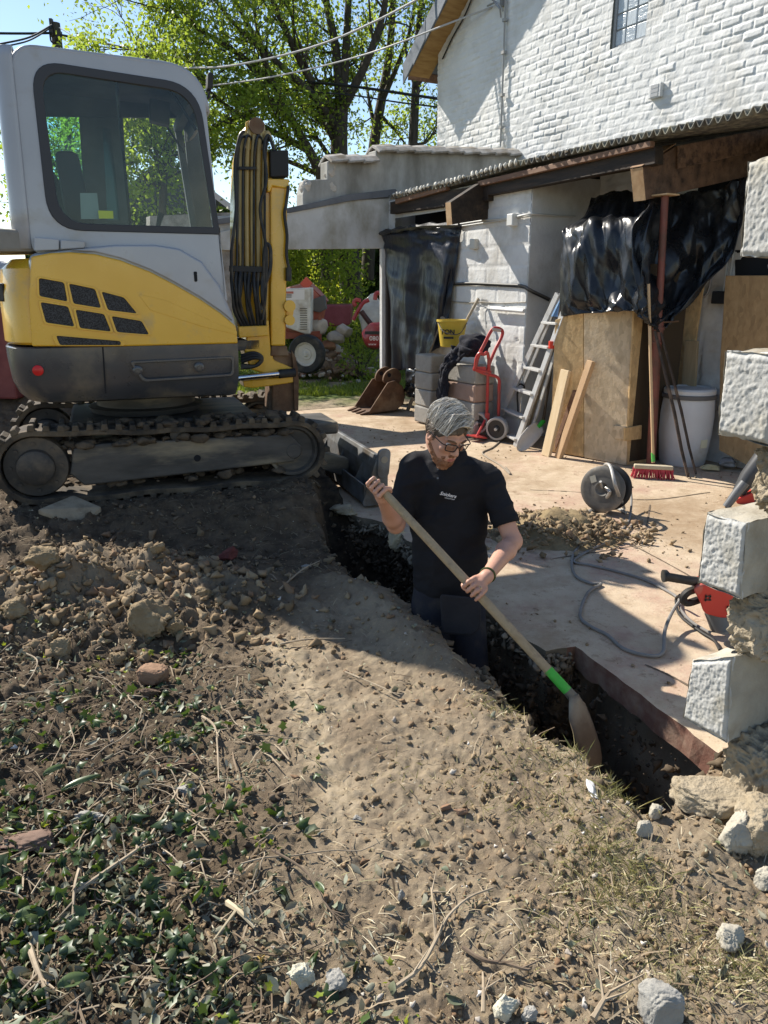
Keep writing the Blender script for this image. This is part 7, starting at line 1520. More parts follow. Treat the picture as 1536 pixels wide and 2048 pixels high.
# trousers and boots
TR = M("navy_work_trousers", (.009, .010, .017), (.016, .017, .026), scale=5, rough=.85, bump=.3, bscale=120, dirt=(.06, .05, .04), dscale=4, damt=.35)
tr = SDF((.02, 3.05, -.72), (.66, 3.75, .30), .0075)
pel = Vector((.32, 3.45, .12)); tr.ell(pel, (.178, .128, .17), k=.03)
for hx_, kx, ky, ax_, ay in ((.235, .24, 3.30, .27, 3.50), (.405, .44, 3.26, .45, 3.42)):
    hip = Vector((hx_, 3.44, .05)); kn = Vector((kx, ky, -.28)); an_ = Vector((ax_, ay, -.64)); tr.cone(hip, kn, .100, .076, k=.03); tr.cone(kn, an_, .073, .062, k=.03)
V2, F2 = tr.mesh(); to = np_mesh("trousers", V2, F2, TR, MAN, smooth=True); md = to.modifiers.new("smooth", 'SMOOTH'); md.iterations = 2
pk = v3(905, 1195, 3.20); q = MB(); n_ = (CP-pk).normalized(); q.prism(rquad([v3(880, 1188, 3.24), v3(962, 1196, 3.20), v3(962, 1255, 3.19), v3(945, 1272, 3.19), v3(884, 1268, 3.23)], .02, 4), -n_*.028); q.build("tool_pocket", M("charcoal_pocket", (.014, .014, .018), (.024, .023, .028), scale=6, rough=.9, bump=.4, bscale=60), to, bevel=.01)
BT = M("dark_work_boot", (.02, .017, .014), rough=.7)
for ax_, ay in ((.27, 3.50), (.45, 3.42)):
    q = MB(); V_, F_ = ico(3); q.add([Vector((p[0]*.052+ax_, p[1]*.14+ay-.06, max(-.05, p[2]*.06)-.65)) for p in V_], [tuple(f) for f in F_]); q.tube([Vector((ax_, ay, -.65)), Vector((ax_, ay, -.55))], .055, 12); q.build("boot", BT, MAN, smooth=True)
# wristband and ring
wd = (elb_l-wr2).normalized(); wc_ = wr2+wd*.022; q = MB(); xx = wd.orthogonal().normalized(); yy = wd.cross(xx); lo = [wc_+(xx*math.cos(a)+yy*math.sin(a))*.0315 for a in [k*math.pi/14 for k in range(28)]]; q.tube(lo+[lo[0], lo[1]], .0050, 6, cap=False); q.build("wristband", M("olive_band", (.05, .07, .015), rough=.5), MAN, smooth=True)
q2v = axs.cross(p2).normalized(); q2v = q2v if q2v.dot(perp(CP-h2)) > 0 else -q2v
rp = h2+axs*.0115+(p2*math.cos(R(72))+q2v*math.sin(R(72)))*.027; rd = (-p2*math.sin(R(72))+q2v*math.cos(R(72))).normalized(); lo = [rp+(axs*math.cos(a)+axs.cross(rd)*math.sin(a))*.0112 for a in [k*math.pi/8 for k in range(16)]]
q = MB(); q.tube(lo+[lo[0], lo[1]], .0018, 6, cap=False); q.build("ring", M("gold_ring", (.75, .6, .35), rough=.2, metal=1), MAN, smooth=True)
# the shovel itself
SV = thing("shovel", "long wooden-handled shovel with green painted neck in the man's hands", "shovel", sB)
q = MB(); s0 = sT-axs*.0; q.tube([s0, sT.lerp(sB, .33), sT.lerp(sB, .66), sT.lerp(sB, .90), sB], [.0175, .0185, .0195, .0195, .019], 14); hd_ = q.build("handle", M("ash_wood_handle", (.30, .225, .135), (.40, .315, .20), scale=7, rough=.6, stretch=(3, 3, 3), bump=.15, dirt=(.20, .15, .10), dscale=7, damt=.35), SV, smooth=True)
q = MB(); q.tube([sT.lerp(sB, .875), sT.lerp(sB, .93), sT.lerp(sB, .965)], [.0202, .0204, .0204], 14, cap=False); q.build("green_band", M("bright_green_paint", (.06, .42, .05), rough=.6, dirt=(.25, .2, .13), dscale=14, damt=.5, col2=(.08, .5, .07)), SV, smooth=True)
b0, b1_ = sB-axs*.02, v3(1193, 1535, 2.585); bd = (b1_-b0).normalized(); bs = bd.cross((CP-b0).normalized()).normalized(); bn = bs.cross(bd).normalized(); Lb = (b1_-b0).length
bs2 = (bs*.56+bn*.83).normalized(); bn2 = bd.cross(bs2).normalized()
rows = []
for t, w, dsh in ((0, .020, .016), (.10, .045, .016), (.22, .070, .012), (.5, .078, .010), (.8, .076, .006), (.93, .060, .003), (1.0, .022, 0)):
    rows.append([b0+bd*Lb*t+bs2*(w*s)-bn2*(.030*(1-s*s))*(1-.4*t) for s in (-1, -.75, -.45, -.15, .15, .45, .75, 1)])
q = MB(); q.sheet(rows); q.build("blade", M("earthy_steel_blade", (.16, .115, .075), (.25, .19, .13), scale=7, rough=.75, bump=.3, dirt=(.34, .28, .20), dscale=5, damt=.4), SV, smooth=True, solid=.005)
q = MB(); q.tube([sT.lerp(sB, .965), sB, b0+bd*Lb*.14-bn2*.018], [.0205, .022, .014], 14); q.build("socket", M("worn_socket", (.14, .125, .10), (.22, .20, .16), scale=9, rough=.6, metal=.3), SV, smooth=True)
tk = sT-axs*.10 if False else None
# ------------------------------------------------------------------ loose things on the ground
rg = np.random.RandomState(99)
def spread(n, y0, y1, u0=-.73, u1=.73):
    Y = y0*np.exp(rg.uniform(0, 1, n)*math.log(y1/y0)); X = rg.uniform(u0, u1, n)*Y; return X, Y
def free(X, Y, m=.02):
    P = [(a, b) for a, b in TP]; return (sgn_poly(X, Y, TP) < -m) & (sgn_poly(X, Y, SLABP) < -.02)
def eul(n, tilt):
    a = rg.uniform(0, 6.283, n); b = rg.normal(0, tilt, n); c = rg.normal(0, tilt, n)
    ca, sa, cb, sb_, cc, sc = np.cos(a), np.sin(a), np.cos(b), np.sin(b), np.cos(c), np.sin(c)
    Rz = np.zeros((n, 3, 3)); Rz[:, 0, 0] = ca; Rz[:, 0, 1] = -sa; Rz[:, 1, 0] = sa; Rz[:, 1, 1] = ca; Rz[:, 2, 2] = 1
    Rx = np.zeros((n, 3, 3)); Rx[:, 0, 0] = 1; Rx[:, 1, 1] = cb; Rx[:, 1, 2] = -sb_; Rx[:, 2, 1] = sb_; Rx[:, 2, 2] = cb
    Ry = np.zeros((n, 3, 3)); Ry[:, 1, 1] = 1; Ry[:, 0, 0] = cc; Ry[:, 0, 2] = sc; Ry[:, 2, 0] = -sc; Ry[:, 2, 2] = cc
    return Rz @ Rx @ Ry
def scatter(name, tv, tf, P, Rm, sc, mat, label=None, cat=None, smooth=False):
    tv = np.array(tv, float); tf = np.array(tf); n = len(P); sc = np.asarray(sc).reshape(n, 1, -1)
    V = np.einsum('nij,nkj->nki', Rm, tv[None]*sc) + P[:, None, :]; F = tf[None]+np.arange(n)[:, None, None]*len(tv)
    o = np_mesh(name, V.reshape(-1, 3), F.reshape(-1, tf.shape[1]), mat, smooth=smooth); tag(o, label, cat, kind="stuff"); return o
def island(name, cols, rough=.9, spec=.2, tr=0, tc=None):
    m = bpy.data.materials.new(name); m.use_nodes = True; t, b, L = nodes(m); g_ = t.nodes.new("ShaderNodeNewGeometry"); r = t.nodes.new("ShaderNodeValToRGB"); r.color_ramp.interpolation = 'LINEAR'
    e = r.color_ramp.elements; e[0].color = (*cols[0], 1); e[1].color = (*cols[-1], 1)
    for i, c in enumerate(cols[1:-1]): x = e.new((i+1)/(len(cols)-1)); x.color = (*c, 1)
    L(g_.outputs["Random Per Island"], r.inputs[0]); L(r.outputs[0], b.inputs["Base Color"]); b.inputs["Roughness"].default_value = rough; b.inputs["Specular IOR Level"].default_value = spec
    if tr:
        tn = t.nodes.new("ShaderNodeBsdfTranslucent"); tn.inputs[0].default_value = (*tc, 1); mx = t.nodes.new("ShaderNodeMixShader"); mx.inputs[0].default_value = tr; o = [q for q in t.nodes if q.type == 'OUTPUT_MATERIAL'][0]; L(b.outputs[0], mx.inputs[1]); L(tn.outputs[0], mx.inputs[2]); L(mx.outputs[0], o.inputs[0])
    return m
def leafy(X, Y):                                                  # how leafy the ground is (litter in the near left)
    return np.clip(sstep(.02, -.75, X+.75*(fbm(X*2.1, Y*2.1, 3, 131)-.5)+.10*(Y-1.6))*sstep(3.55, 3.0, Y+.35*(fbm(X*3, Y*3, 2, 133)-.5)), 0, 1)
# soil clods, light and dark
tv, tf = rock_vf((0, 0, 0), (1, .85, .7), 5, sub=2, rough=.6, cuts=9, fine=.45, cutd=.35)
def clods(name, label, n, y0, y1, prob, smin, smax, mat, pw=2.6):
    X, Y = spread(n, y0, y1); k = free(X, Y) & (rg.uniform(0, 1, n) < prob(X, Y)); X, Y = X[k], Y[k]; s = smin+(smax-smin)*rg.uniform(0, 1, len(X))**pw*np.minimum(1.4, .5+Y/4)
    scatter(name, tv, tf, np.stack([X, Y, H(X, Y)+s*.25], 1), eul(len(X), .6), np.stack([s, s, s*.9], 1), mat, label, "soil")
hpile = lambda X, Y: np.exp(-(((X+1.25)/.68)**2+((Y-3.70)/.42)**2)) + .8*np.exp(-(((X+1.95)/.7)**2+((Y-3.45)/.45)**2))
TANC = island("tan_clods", [(.14, .10, .058), (.24, .175, .105), (.31, .235, .145), (.20, .125, .075)]); DRKC = island("dark_clods", [(.06, .045, .032), (.11, .08, .055), (.15, .115, .08)])
clods("soil_clods", "small tan soil crumbs over the dry bank", 15000, 1.15, 5.2, lambda X, Y: .25+.5*sstep(-.4, .5, X), .003, .017, TANC, 3.4)
clods("loose_clods", "larger tan clods over the freshly tipped soil mound", 11000, 2.6, 4.6, lambda X, Y: np.clip(hpile(X, Y)*1.3, 0, 1)*(X < .1), .005, .036, TANC, 3.6)
clods("humus_clods", "dark humus crumbs around the tracks and leaf litter", 14000, 1.3, 5.6, lambda X, Y: .75*sstep(-.05, -.7, X+.1*(Y-2))+.5*(Y > 4), .003, .019, DRKC, 2.8)
X, Y = spread(900, 1.15, 5.5); k = free(X, Y) & (rg.uniform(0, 1, 900) < .35+.4*sstep(-.2, .6, X)); X, Y = X[k], Y[k]; s = .003+.012*rg.uniform(0, 1, len(X))**3
scatter("stone_chips", tv, tf, np.stack([X, Y, H(X, Y)+s*.5], 1), eul(len(X), .6), np.stack([s, s, s], 1), island("pale_chips", [(.34, .31, .27), (.55, .52, .47), (.66, .64, .60), (.30, .26, .22), (.48, .44, .38)]), "pale stone and mortar chips on the bank", "gravel")
X = rg.uniform(-.6, 3.2, 4200); Y = rg.uniform(2.6, 10.2, 4200); k = (sgn_poly(X, Y, SLABP) > .05) & (fbm(X*1.5, Y*1.5, 3, 141) > .46); X, Y = X[k], Y[k]; s = .002+.014*rg.uniform(0, 1, len(X))**6
scatter("slab_crumbs", tv, tf, np.stack([X, Y, s*.4], 1), eul(len(X), .4), np.stack([s, s, s*.7], 1), TANC, "soil crumbs scattered over the slab", "soil")
n = 1500; a = rg.normal(size=(n, 2))*np.array([.30, .20]); X = hp.x+.02+a[:, 0]; Y = hp.y+.08+a[:, 1]; gxn = a; hh_ = .13*np.exp(-((a[:, 0]/.42)**2+(a[:, 1]/.30)**2)**1.1); k = sgn_poly(X, Y, SLABP) > .02; s = .004+.035*rg.uniform(0, 1, n)**3.5
scatter("heap_clods", tv, tf, np.stack([X, Y, hh_+s*.3], 1)[k], eul(n, .6)[k], np.stack([s, s, s*.85], 1)[k], TANC, "clods on the small clay heap on the slab", "soil")
# straw, dead stalks
def straw(name, label, n, y0, y1, prob, l0, l1, w, mat, zup=.006):
    X, Y = spread(n, y0, y1); k = free(X, Y, -.015) & (rg.uniform(0, 1, n) < prob(X, Y)); X, Y = X[k], Y[k]; m = len(X); l = l0+(l1-l0)*rg.uniform(0, 1, m)**2
    t = [(-.5, -1, 0), (-.5, 1, 0), (0, 1, .09), (0, -1, .09), (.5, .6, .02), (.5, -.6, .02), (-.5, 0, -.02)]
    scatter(name, t[:6], [(0, 3, 2, 1), (3, 5, 4, 2)], np.stack([X, Y, H(X, Y)+zup], 1), eul(m, .22), np.stack([l, w*rg.uniform(.5, 1.4, m), l], 1), mat, label, "straw")
STRAW = island("dry_straw", [(.38, .30, .17), (.52, .44, .28), (.30, .22, .13), (.58, .52, .38), (.26, .24, .10)], .7, .3)
straw("dry_straw", "dry straw and dead grass stalks strewn over the bank", 15000, 1.15, 5.2, lambda X, Y: (.10+.75*sstep(-.5, .6, X))*np.clip(2.6*fbm(X*2.6, Y*2.6, 4, 151)-.95, .03, 1), .010, .070, .0012, STRAW)
straw("dead_twig_bits", "short dark twig bits in the leaf litter", 3500, 1.15, 4.2, lambda X, Y: .2+.7*leafy(X, Y), .02, .14, .0022, island("twig_bits", [(.12, .085, .055), (.22, .165, .11), (.33, .27, .19)], .8), .010)
straw("mound_straw", "rootlets and straw in the mud below the tracks", 5000, 4.0, 5.5, lambda X, Y: .6*(X < .2), .02, .10, .0016, island("pale_rootlets", [(.20, .155, .10), (.32, .26, .17), (.14, .105, .07)], .8), .006)
# leaves
ang = np.linspace(0, 2*np.pi, 11)[:-1]; rad = np.array([1.0, .55, .85, .50, .66, .25, .66, .50, .85, .55]); iv = [(0, 0, .07)]+[(r*math.cos(a)*.5, r*math.sin(a)*.5, -.10*r*r) for a, r in zip(ang, rad)]; ivf = [(0, i+1, (i+1) % 10+1) for i in range(10)]
lv, lfq = [], []
for i, (t, w) in enumerate(((-.5, .02), (-.3, .20), (0, .28), (.28, .17), (.5, .015))): lv += [(t, -w, .10*math.sin(4*t)), (t+.02, .0, -.06+.12*t), (t, w*.85, .13*math.cos(3*t))]
for i in range(4):
    for j in range(2): lfq.append((i*3+j, i*3+j+1, (i+1)*3+j+1, (i+1)*3+j))
def leaflitter(name, label, n, prob, s0, s1, mat, tilt, y0=1.15, y1=3.9, up=.012, tpl=None):
    X, Y = spread(n, y0, y1); k = free(X, Y) & (rg.uniform(0, 1, n) < prob(X, Y)); X, Y = X[k], Y[k]; m = len(X); s = rg.uniform(s0, s1, m)
    tv_, tf_ = (iv, ivf) if tpl is None else tpl
    scatter(name, tv_, tf_, np.stack([X, Y, H(X, Y)+up+rg.uniform(0, .03, m)*prob(X, Y)], 1), eul(m, tilt), np.stack([s, s*rg.uniform(.35, 1.1, m), s*rg.uniform(-2.5, 4.5, m)], 1), mat, label, "leaves")
IVY = island("ivy_litter", [(.020, .042, .014), (.035, .065, .018), (.055, .095, .022), (.05, .08, .04), (.11, .15, .05)], .42, .45, .2, (.12, .2, .02)); DRYL = island("dry_leaf", [(.20, .205, .15), (.33, .33, .26), (.13, .115, .075), (.15, .18, .11), (.26, .28, .205), (.29, .235, .15)], .6, .3, .15, (.3, .25, .15)); LIME = island("lime_leaf", [(.16, .22, .02), (.26, .30, .03), (.12, .20, .02)], .5, .4, .35, (.4, .45, .03))
leaflitter("ivy_leaves", "dark green ivy leaves littering the near bank", 3400, lambda X, Y: leafy(X, Y)**1.6*(.08+.9*(fbm(X*3.2, Y*3.2, 3, 161) > .56)+.8*sstep(-.55, -.62, X/Y)), .028, .078, IVY, .75)
leaflitter("dry_leaves", "curled grey and tan dead leaves on the bank", 8000, lambda X, Y: .030+.60*leafy(X, Y)*(.45+.9*(fbm(X*4, Y*4, 3, 163) > .48)), .012, .044, DRYL, .7, tpl=(lv, lfq))
leaflitter("leaf_bits", "small leaf scraps on the dry soil", 9000, lambda X, Y: (.25+.5*leafy(X, Y))*(.3+1.1*(fbm(X*4+7, Y*4, 3, 164) > .5)), .005, .017, island("leaf_bits", [(.32, .29, .20), (.22, .22, .12), (.44, .40, .30), (.12, .15, .06)], .7, .3), .6, y1=5.0, up=.004, tpl=(lv, lfq))
leaflitter("young_leaves", "bright young leaves among the litter", 900, lambda X, Y: leafy(X, Y)*(fbm(X*2.6, Y*2.6, 2, 171) > .56), .016, .040, LIME, .6, up=.03)
# grass tufts: near the pillar, trench lip
def tufts(name, label, C_, n, h0, w0, mat, lean=1.3):
    gx = []; gy = []
    for u, v, rx, ry, f in C_:
        p = gp(u, v); m = int(n*f); gx.append(p.x+rg.normal(size=m)*rx); gy.append(p.y+rg.normal(size=m)*ry)
    gx = np.concatenate(gx); gy = np.concatenate(gy); k = free(gx, gy, -.03); gx, gy = gx[k], gy[k]; z = H(gx, gy); k = z > -.05; V, F = blades(gx[k], gy[k], z[k]-.004, h0, w0, int(rg.randint(999)), lean); o = np_mesh(name, V, F, mat); tag(o, label, "grass", kind="stuff")
GRD = island("dry_green_grass", [(.32, .28, .13), (.42, .37, .20), (.22, .22, .07), (.48, .43, .27), (.16, .19, .05)], .6, .3, .2, (.35, .33, .10))
tufts("grass_tufts", "straggly half-dry grass at the trench end below the pillar", [(1215, 1700, .06, .07, 1), (1270, 1760, .07, .06, 1), (1180, 1760, .09, .07, .8), (1100, 1620, .12, .07, .8), (1230, 1590, .05, .05, .6), (1120, 1530, .10, .06, .7), (1400, 1960, .09, .05, .9), (1490, 1930, .06, .05, .7), (1330, 1850, .10, .06, .7), (1000, 1420, .08, .05, .4), (1180, 1850, .15, .08, .6), (950, 1560, .2, .1, .5)], 330, .036, .0013, GRD)
tufts("trench_lip_grass", "long grass blades leaning over the trench lip", [(1255, 1590, .03, .03, 1), (1285, 1612, .03, .03, .8), (1100, 1468, .03, .02, .5), (1170, 1510, .04, .03, .6)], 60, .06, .0016, GRD)
# single sticks (traced where they lie)
TW = M("bare_twig", (.28, .22, .15), (.42, .34, .24), scale=14, rough=.8, bump=.2); TWD = M("dark_twig", (.10, .07, .048), (.19, .14, .095), scale=14, rough=.8)
def stick(label, px, r, mat=TW, lift=.016, arch=0.012):
    r *= 1.35; m = len(px); P = []
    for i, (u, v) in enumerate(px): p = gp(u, v); P.append(p + Z*(lift+arch*math.sin(math.pi*i/(m-1))))
    P = bez(P, max(10, 3*m)); q = MB(); n = len(P); q.tube(P, [r*(1-.55*i/(n-1)) for i in range(n)], 6)
    rr = random.Random(len(label)+int(px[0][0]))
    for k in range(3):
        i = rr.randrange(2, n-1); d = (P[i]-P[i-1]).normalized(); e = (d*.7+Vector((rr.gauss(0, .5), rr.gauss(0, .5), rr.uniform(0, .4)))).normalized(); q.tube([P[i], P[i]+e*r*rr.uniform(6, 14)], [r*.5, r*.2], 5)
    o = q.build("twig", mat, smooth=True); tag(o, label, "twig"); return o
stick("long forked twig running up the middle of the near bank", [(790, 1985), (840, 1950), (875, 1890), (895, 1850), (935, 1810), (985, 1785)], .0045)
stick("straight side branch of the forked twig on the bank", [(872, 1895), (868, 1840), (862, 1785)], .004)
stick("dark crooked twig beside the forked twig", [(925, 1905), (965, 1935), (1010, 1945), (1055, 1955), (1062, 1938)], .0045, TWD)
stick("upright pale twig among the leaf litter, bent near its top", [(405, 1440), (430, 1465), (436, 1510), (438, 1570)], .004)
stick("long pale twig slanting across the leaf litter", [(150, 1795), (230, 1745), (300, 1690), (370, 1570), (380, 1555)], .0048)
stick("bent stalk at the foot of the slanting twig", [(272, 1665), (276, 1710), (270, 1715)], .004)
stick("thin twig lying near the bottom edge of the ivy", [(60, 1900), (75, 1950), (95, 2000), (100, 2030)], .006)
stick("thick stick pointing out of the ivy at the bottom corner", [(0, 1955), (40, 1975), (75, 2000)], .006, TWD)
stick("grey twig standing steeply by the big leaf", [(165, 1730), (152, 1790), (146, 1860)], .0045)
stick("long brown twig reaching over the leaf litter from the trench side", [(545, 1710), (590, 1740), (620, 1770), (650, 1820), (685, 1860)], .0032, TWD)
stick("thin twig lying on the sand strip towards the trench", [(690, 1350), (760, 1385), (800, 1400)], .003)
stick("pale stick at the far end of the sand strip", [(560, 1295), (610, 1290), (690, 1283)], .0045, TW)
stick("thin straight twig in the shade by the trench", [(560, 1185), (605, 1150), (640, 1128)], .004, TW, .02)
stick("short pale stick in the foreground near the square stone", [(1185, 2048), (1205, 2020), (1220, 1992)], .006)
stick("upright dry stalk at the bottom of the bank", [(966, 2035), (966, 1990), (965, 1955)], .004)
stick("thin twig bending across the tipped soil", [(45, 1310), (75, 1330), (70, 1355), (50, 1380)], .003)
stick("pale root hanging over the soil at the leaf edge", [(115, 1345), (125, 1320), (145, 1300), (155, 1290)], .0025)
stick("pale stripped twig lying on the bare soil", [(455, 1815), (480, 1840), (510, 1865)], .007, M("stripped_wood", (.50, .42, .28), rough=.7))
for k in range(95):                                               # more thin runners of ivy stem through the litter
    X, Y = spread(40, 1.3, 3.1); kk = np.where(leafy(X, Y) > .6)[0]
    if len(kk) == 0: continue
    x, y = X[kk[0]], Y[kk[0]]; a = rg.uniform(0, 6.28); P = []; L_ = rg.uniform(.12, .42)
    for i in range(7):
        a += rg.normal()*.28; P.append(Vector((x, y, hz(x, y)+.012+.02*rg.uniform(0, 1)))); x += math.cos(a)*L_/6; y += math.sin(a)*L_/6
    q = MB(); P = bez(P, 14); q.tube(P, [.0026-.0012*i/len(P) for i in range(len(P))], 5); o = q.build("twig", TW if k % 3 else TWD, smooth=True); tag(o, "thin bare ivy runner lying in the leaf litter", "twig", "ivy runners in the leaf litter")
# big leaves
BIG = island("big_leaf_green", [(.06, .10, .03), (.10, .14, .06)], .35, .5, .2, (.15, .2, .05))
def bigleaf(label, u, v, ln, w, rz, tilt, mat=BIG):
    p = gp(u, v); rows = []
    for i in range(9):
        t = i/8; ww = w*math.sin(math.pi*min(1, t*.92+.06))**.8; rows.append([Vector((ln*(t-.5), ww*s, .012*abs(s)*2-.05*ln*(2*t-1)**2)) for s in (-.5, -.25, 0, .25, .5)])
    Rm = Matrix.Rotation(R(rz), 3, 'Z') @ Matrix.Rotation(R(tilt), 3, 'Y'); q = MB(); q.sheet([[Rm @ a + p + Z*.035 for a in r_] for r_ in rows]); o = q.build("leaf", mat, smooth=True, solid=.0008); tag(o, label, "leaf")
bigleaf("large pointed green leaf lying highest in the ivy litter", 112, 1560, .085, .035, 62, 10); bigleaf("long narrow dock leaf beside the pointed leaf", 165, 1585, .125, .032, 28, -8); bigleaf("broad crumpled grey-green leaf in the ivy near the corner", 65, 1855, .075, .055, 20, 12); bigleaf("dark green leaf by the two pale stones", 502, 1965, .05, .035, 70, 20); bigleaf("pale folded leaf near the bottom of the ivy", 150, 1990, .07, .045, 40, 15); bigleaf("yellowish upright dead leaf beside the dark green leaf", 524, 1945, .055, .02, 100, 45, island("ochre_leaf", [(.30, .20, .05), (.34, .24, .07)], .6)); bigleaf("small dark leaf lying on bare soil by the brown twig", 640, 1800, .05, .022, 120, 10)
# stones, clods and lumps that stand out
BRICK = M("broken_red_brick", (.13, .035, .028), (.20, .06, .045), scale=14, rough=.9, bump=.6, bscale=60); BRN = M("brown_brick_lump", (.22, .13, .08), (.30, .19, .12), scale=11, rough=.95, bump=.6, bscale=40); PALE = M("pale_limestone", (.46, .43, .33), (.58, .55, .44), scale=12, rough=.95, bump=.8, bscale=40); CLD = M("clay_boulder", (.22, .16, .09), (.31, .235, .14), scale=9, rough=.95, bump=1.0, bscale=30, bdist=.015, dirt=(.14, .10, .06), dscale=6, damt=.4); GST = M("grey_stone", (.26, .25, .225), (.38, .365, .33), scale=12, rough=.95, bump=.7, bscale=45)
def st(name, u, v, s, seed, mat, label, cat, rz=0.0, sink=.30, sub=5, z=None, **k):
    p = gp(u, v) if z is None else at(u, v, z); zz = hz(p.x, p.y)+s[2]*(1-sink) if z is None else z
    for a_, b_ in (("rough", .30), ("fine", .14), ("boxy", .35), ("cutd", .45)): k.setdefault(a_, b_)
    rock(name, (p.x, p.y+s[1]*.4, zz), s, seed, mat, label, cat, sub=sub, rz=rz, **k)
st("clay_lump", 97, 1160, (.115, .07, .07), 201, CLD, "big clay lump in front of the flat slab", "clay lump", .3); st("clay_lump", 285, 1268, (.145, .08, .11), 202, CLD, "largest clay lump, on the front of the soil mound", "clay lump", -.2, .35); st("clay_lump", 352, 1272, (.060, .05, .065), 203, CLD, "pointed clay lump beside the largest one on the mound", "clay lump", .8, cutd=.4); st("clay_lump", 32, 1268, (.085, .06, .06), 204, CLD, "rounded clay lump at the edge of the soil mound", "clay lump"); st("clay_lump", 122, 1322, (.055, .05, .055), 205, CLD, "upright clay lump below the mound, above the ivy", "clay lump", .5); st("clay_lump", 232, 1330, (.042, .035, .035), 206, CLD, "small clay lump beside the brown brick", "clay lump"); st("clay_lump", 318, 1180, (.05, .04, .035), 208, CLD, "brown lump on the crest of the soil mound", "clay lump"); st("clay_lump", 270, 1165, (.06, .045, .035), 209, CLD, "flat lump behind the crest lump on the mound", "clay lump"); st("clay_lump", 405, 1210, (.05, .04, .035), 210, CLD, "crumbly lump on the trench side of the mound", "clay lump")
st("broken_brick", 306, 1372, (.066, .045, .045), 211, BRN, "squarish brown brick lump at the foot of the mound", "brick", -.15, .15, rough=.06, cuts=4, cutd=.7, boxy=.85, fine=.08); st("broken_brick", 460, 1122, (.075, .05, .045), 212, BRICK, "dark red broken brick in the shade below the tracks", "brick", .4, rough=.12); st("broken_brick", 302, 1400, (.045, .035, .03), 213, M("dark_porous_lump", (.09, .06, .04), (.15, .10, .07), rough=.95, bump=1, bscale=50), "dark porous lump under the brown brick", "brick"); st("broken_brick", 350, 1545, (.085, .03, .022), 214, M("dark_brown_sod", (.09, .055, .035), (.14, .09, .06), rough=1, bump=1, bscale=60), "dark brown sod lying in the leaf litter", "sod", .3)
st("stone", 600, 1975, (.034, .026, .028), 221, PALE, "pale yellowish stone of a pair at the bottom of the bank", "stone", .3, .15); st("stone", 675, 1985, (.036, .026, .026), 222, GST, "grey white stone of the pair, beside the yellowish one", "stone", .5, .15, rough=.1); st("stone", 1322, 2048, (.048, .036, .052), 223, GST, "square-cut grey block standing at the bottom edge", "stone", .05, .15, rough=.05, cuts=4, cutd=.75, boxy=.85, fine=.07); st("stone", 1012, 2040, (.036, .028, .034), 224, PALE, "yellow knobbly stone at the bottom edge", "stone", .2, .15, rough=.3, fine=.15); st("stone", 1058, 2048, (.020, .016, .022), 225, GST, "small stone beside the yellow knobbly one", "stone"); st("stone", 372, 1592, (.040, .028, .022), 226, GST, "grey curled stone next to the brown sod", "stone", .3); st("stone", 893, 1622, (.020, .015, .012), 227, BRN, "brown chip, the first of a touching pair on bare soil", "stone"); st("stone", 925, 1632, (.026, .016, .014), 228, BRN, "brown chip, the larger of the touching pair on bare soil", "stone", .4); st("stone", 802, 1805, (.012, .011, .022), 229, GST, "small upright grey pebble on the bank", "stone", 0, .1); st("stone", 715, 1645, (.016, .012, .012), 230, GST, "small dark pebble at the end of the sand strip", "stone"); st("stone", 612, 1140, (.032, .022, .02), 231, GST, "grey stone in the shade beside the trench lip", "stone"); st("stone", 180, 1645, (.05, .03, .02), 232, GST, "flat grey stone in the ivy litter", "stone", .2); st("stone", 335, 1665, (.03, .022, .018), 233, PALE, "pale stone between the ivy leaves", "stone"); st("brick_slab", 60, 1700, (.11, .06, .02), 234, M("brown_tile_piece", (.16, .10, .075), (.22, .15, .11), rough=.9, bump=.4), "flat brown tile piece half buried under ivy", "tile", .15, .1, rough=.05)
st("concrete_lump", 797, 1082, (.085, .06, .085), 241, M("tan_concrete_chunk", (.46, .37, .22), (.58, .48, .32), scale=9, rough=.95, bump=.8, bscale=30), "sunlit tan concrete chunk at the slab edge beside the man", "concrete lump", .3, z=-.05)
st("concrete_lump", 690, 1022, (.13, .07, .05), 242, M("earthy_concrete_lump", (.27, .22, .15), (.38, .32, .22), scale=9, rough=.95, bump=.8, bscale=30), "shaded concrete lump at the slab edge below the dozer blade", "concrete lump", -.4, z=.03)
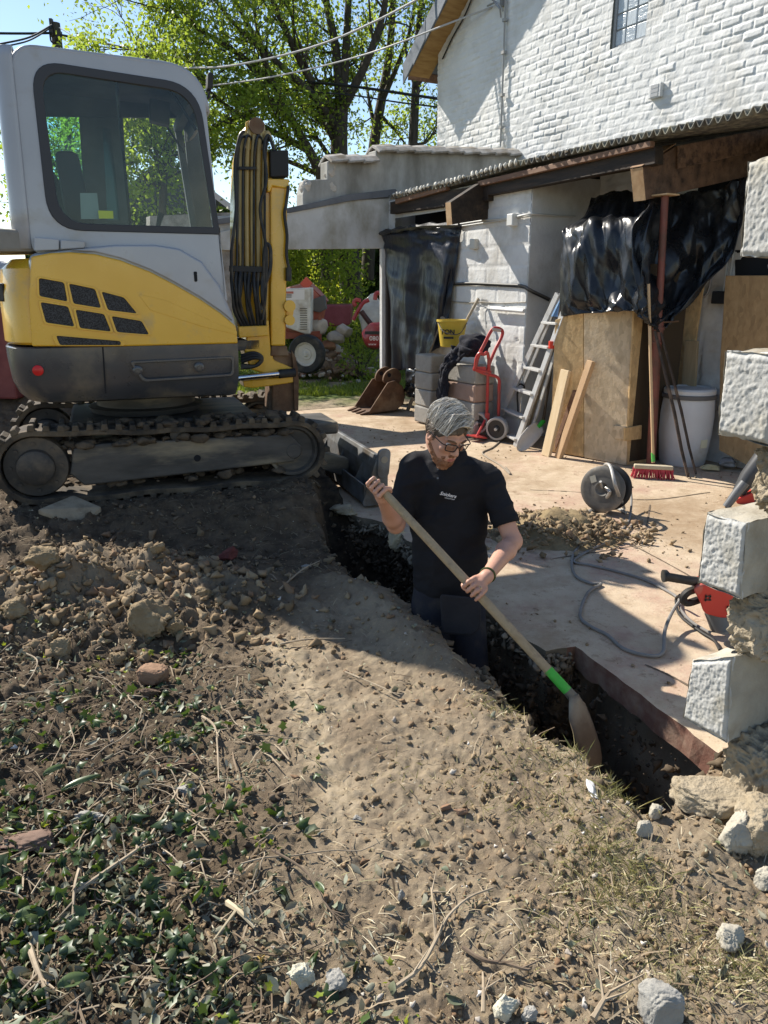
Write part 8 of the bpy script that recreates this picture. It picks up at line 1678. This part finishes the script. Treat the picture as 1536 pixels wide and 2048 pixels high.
# flat slab plate, plastic scrap
p0 = [gp(*q_) for q_ in [(78, 1040), (150, 1016), (206, 1040), (160, 1068)]]
q = MB(); q.prism([p+Z*(.035+.02*(i in (1, 2))) for i, p in enumerate(p0)], Z*.035); o = q.build("paving_slab", M("muddy_paving_slab", (.24, .20, .14), (.33, .28, .20), scale=7, rough=.9, bump=.5, bscale=40, dirt=(.12, .09, .06), dscale=5, damt=.5), bevel=.008); tag(o, "flat muddy paving slab lying in front of the track", "slab")
p = gp(1182, 1590); V_, F_ = rock_vf((p.x, p.y, hz(p.x, p.y)+.02), (.018, .045, .018), 251, sub=3, rough=.6); o = np_mesh("plastic_scrap", V_, F_, M("white_plastic_scrap", (.62, .62, .62), (.74, .74, .74), rough=.25), loc=(p.x, p.y, hz(p.x, p.y))); tag(o, "white shiny plastic scrap on the trench lip", "plastic scrap")

# stones, roots and crumbs in the trench walls and on its floor
P_ = []
for _ in range(4200):
    i = rg.randint(len(FARW)-1); a, b = FARW[i], FARW[i+1]; t = rg.uniform(); p = a.lerp(b, t); P_.append((p.x-.01+.05*rg.normal(), p.y+.04*rg.normal(), -.12-.55*rg.uniform()))
P_ = np.array(P_); zz = H(P_[:, 0], P_[:, 1]); P_[:, 2] = np.maximum(P_[:, 2], zz); k = sgn_poly(P_[:, 0], P_[:, 1], SLABP) < .02; P_ = P_[k]; P_[:, 2] = np.minimum(P_[:, 2], -.10); s = .004+.03*rg.uniform(0, 1, len(P_))**3
scatter("trench_rubble", tv, tf, P_, eul(len(P_), .8), np.stack([s, s, s*.8], 1), island("trench_rubble", [(.03, .022, .015), (.075, .055, .036), (.12, .09, .06), (.05, .04, .03)]), "stones and crumbs in the trench wall", "soil")
n = 2600; X = rg.uniform(-.6, 1.3, n); Y = rg.uniform(2.0, 5.4, n); k = sgn_poly(X, Y, TP) > -.05; X, Y = X[k], Y[k]; s = .005+.03*rg.uniform(0, 1, len(X))**2.5
scatter("trench_crumbs", tv, tf, np.stack([X, Y, H(X, Y)+s*.3], 1), eul(len(X), .8), np.stack([s, s, s*.8], 1), island("trench_soil", [(.04, .03, .02), (.10, .075, .048), (.16, .12, .08)]), "loose crumbs on the trench lip and floor", "soil")
P_ = []
for _ in range(420):
    i = 1+rg.randint(len(FARW)-2); a, b = FARW[i], FARW[i+1]; p = a.lerp(b, rg.uniform()); P_.append((p.x+.015*rg.normal(), p.y+.015*rg.normal(), -.03-.09*rg.uniform()))
P_ = np.array(P_); s = .008+.028*rg.uniform(0, 1, len(P_))**2
scatter("broken_concrete_edge", tv, tf, P_, eul(len(P_), .8), np.stack([s*1.2, s, s*.8], 1), island("edge_aggregate", [(.12, .095, .065), (.24, .20, .145), (.33, .28, .21), (.17, .13, .09)]), "broken crumbly concrete along the slab edge", "rubble")
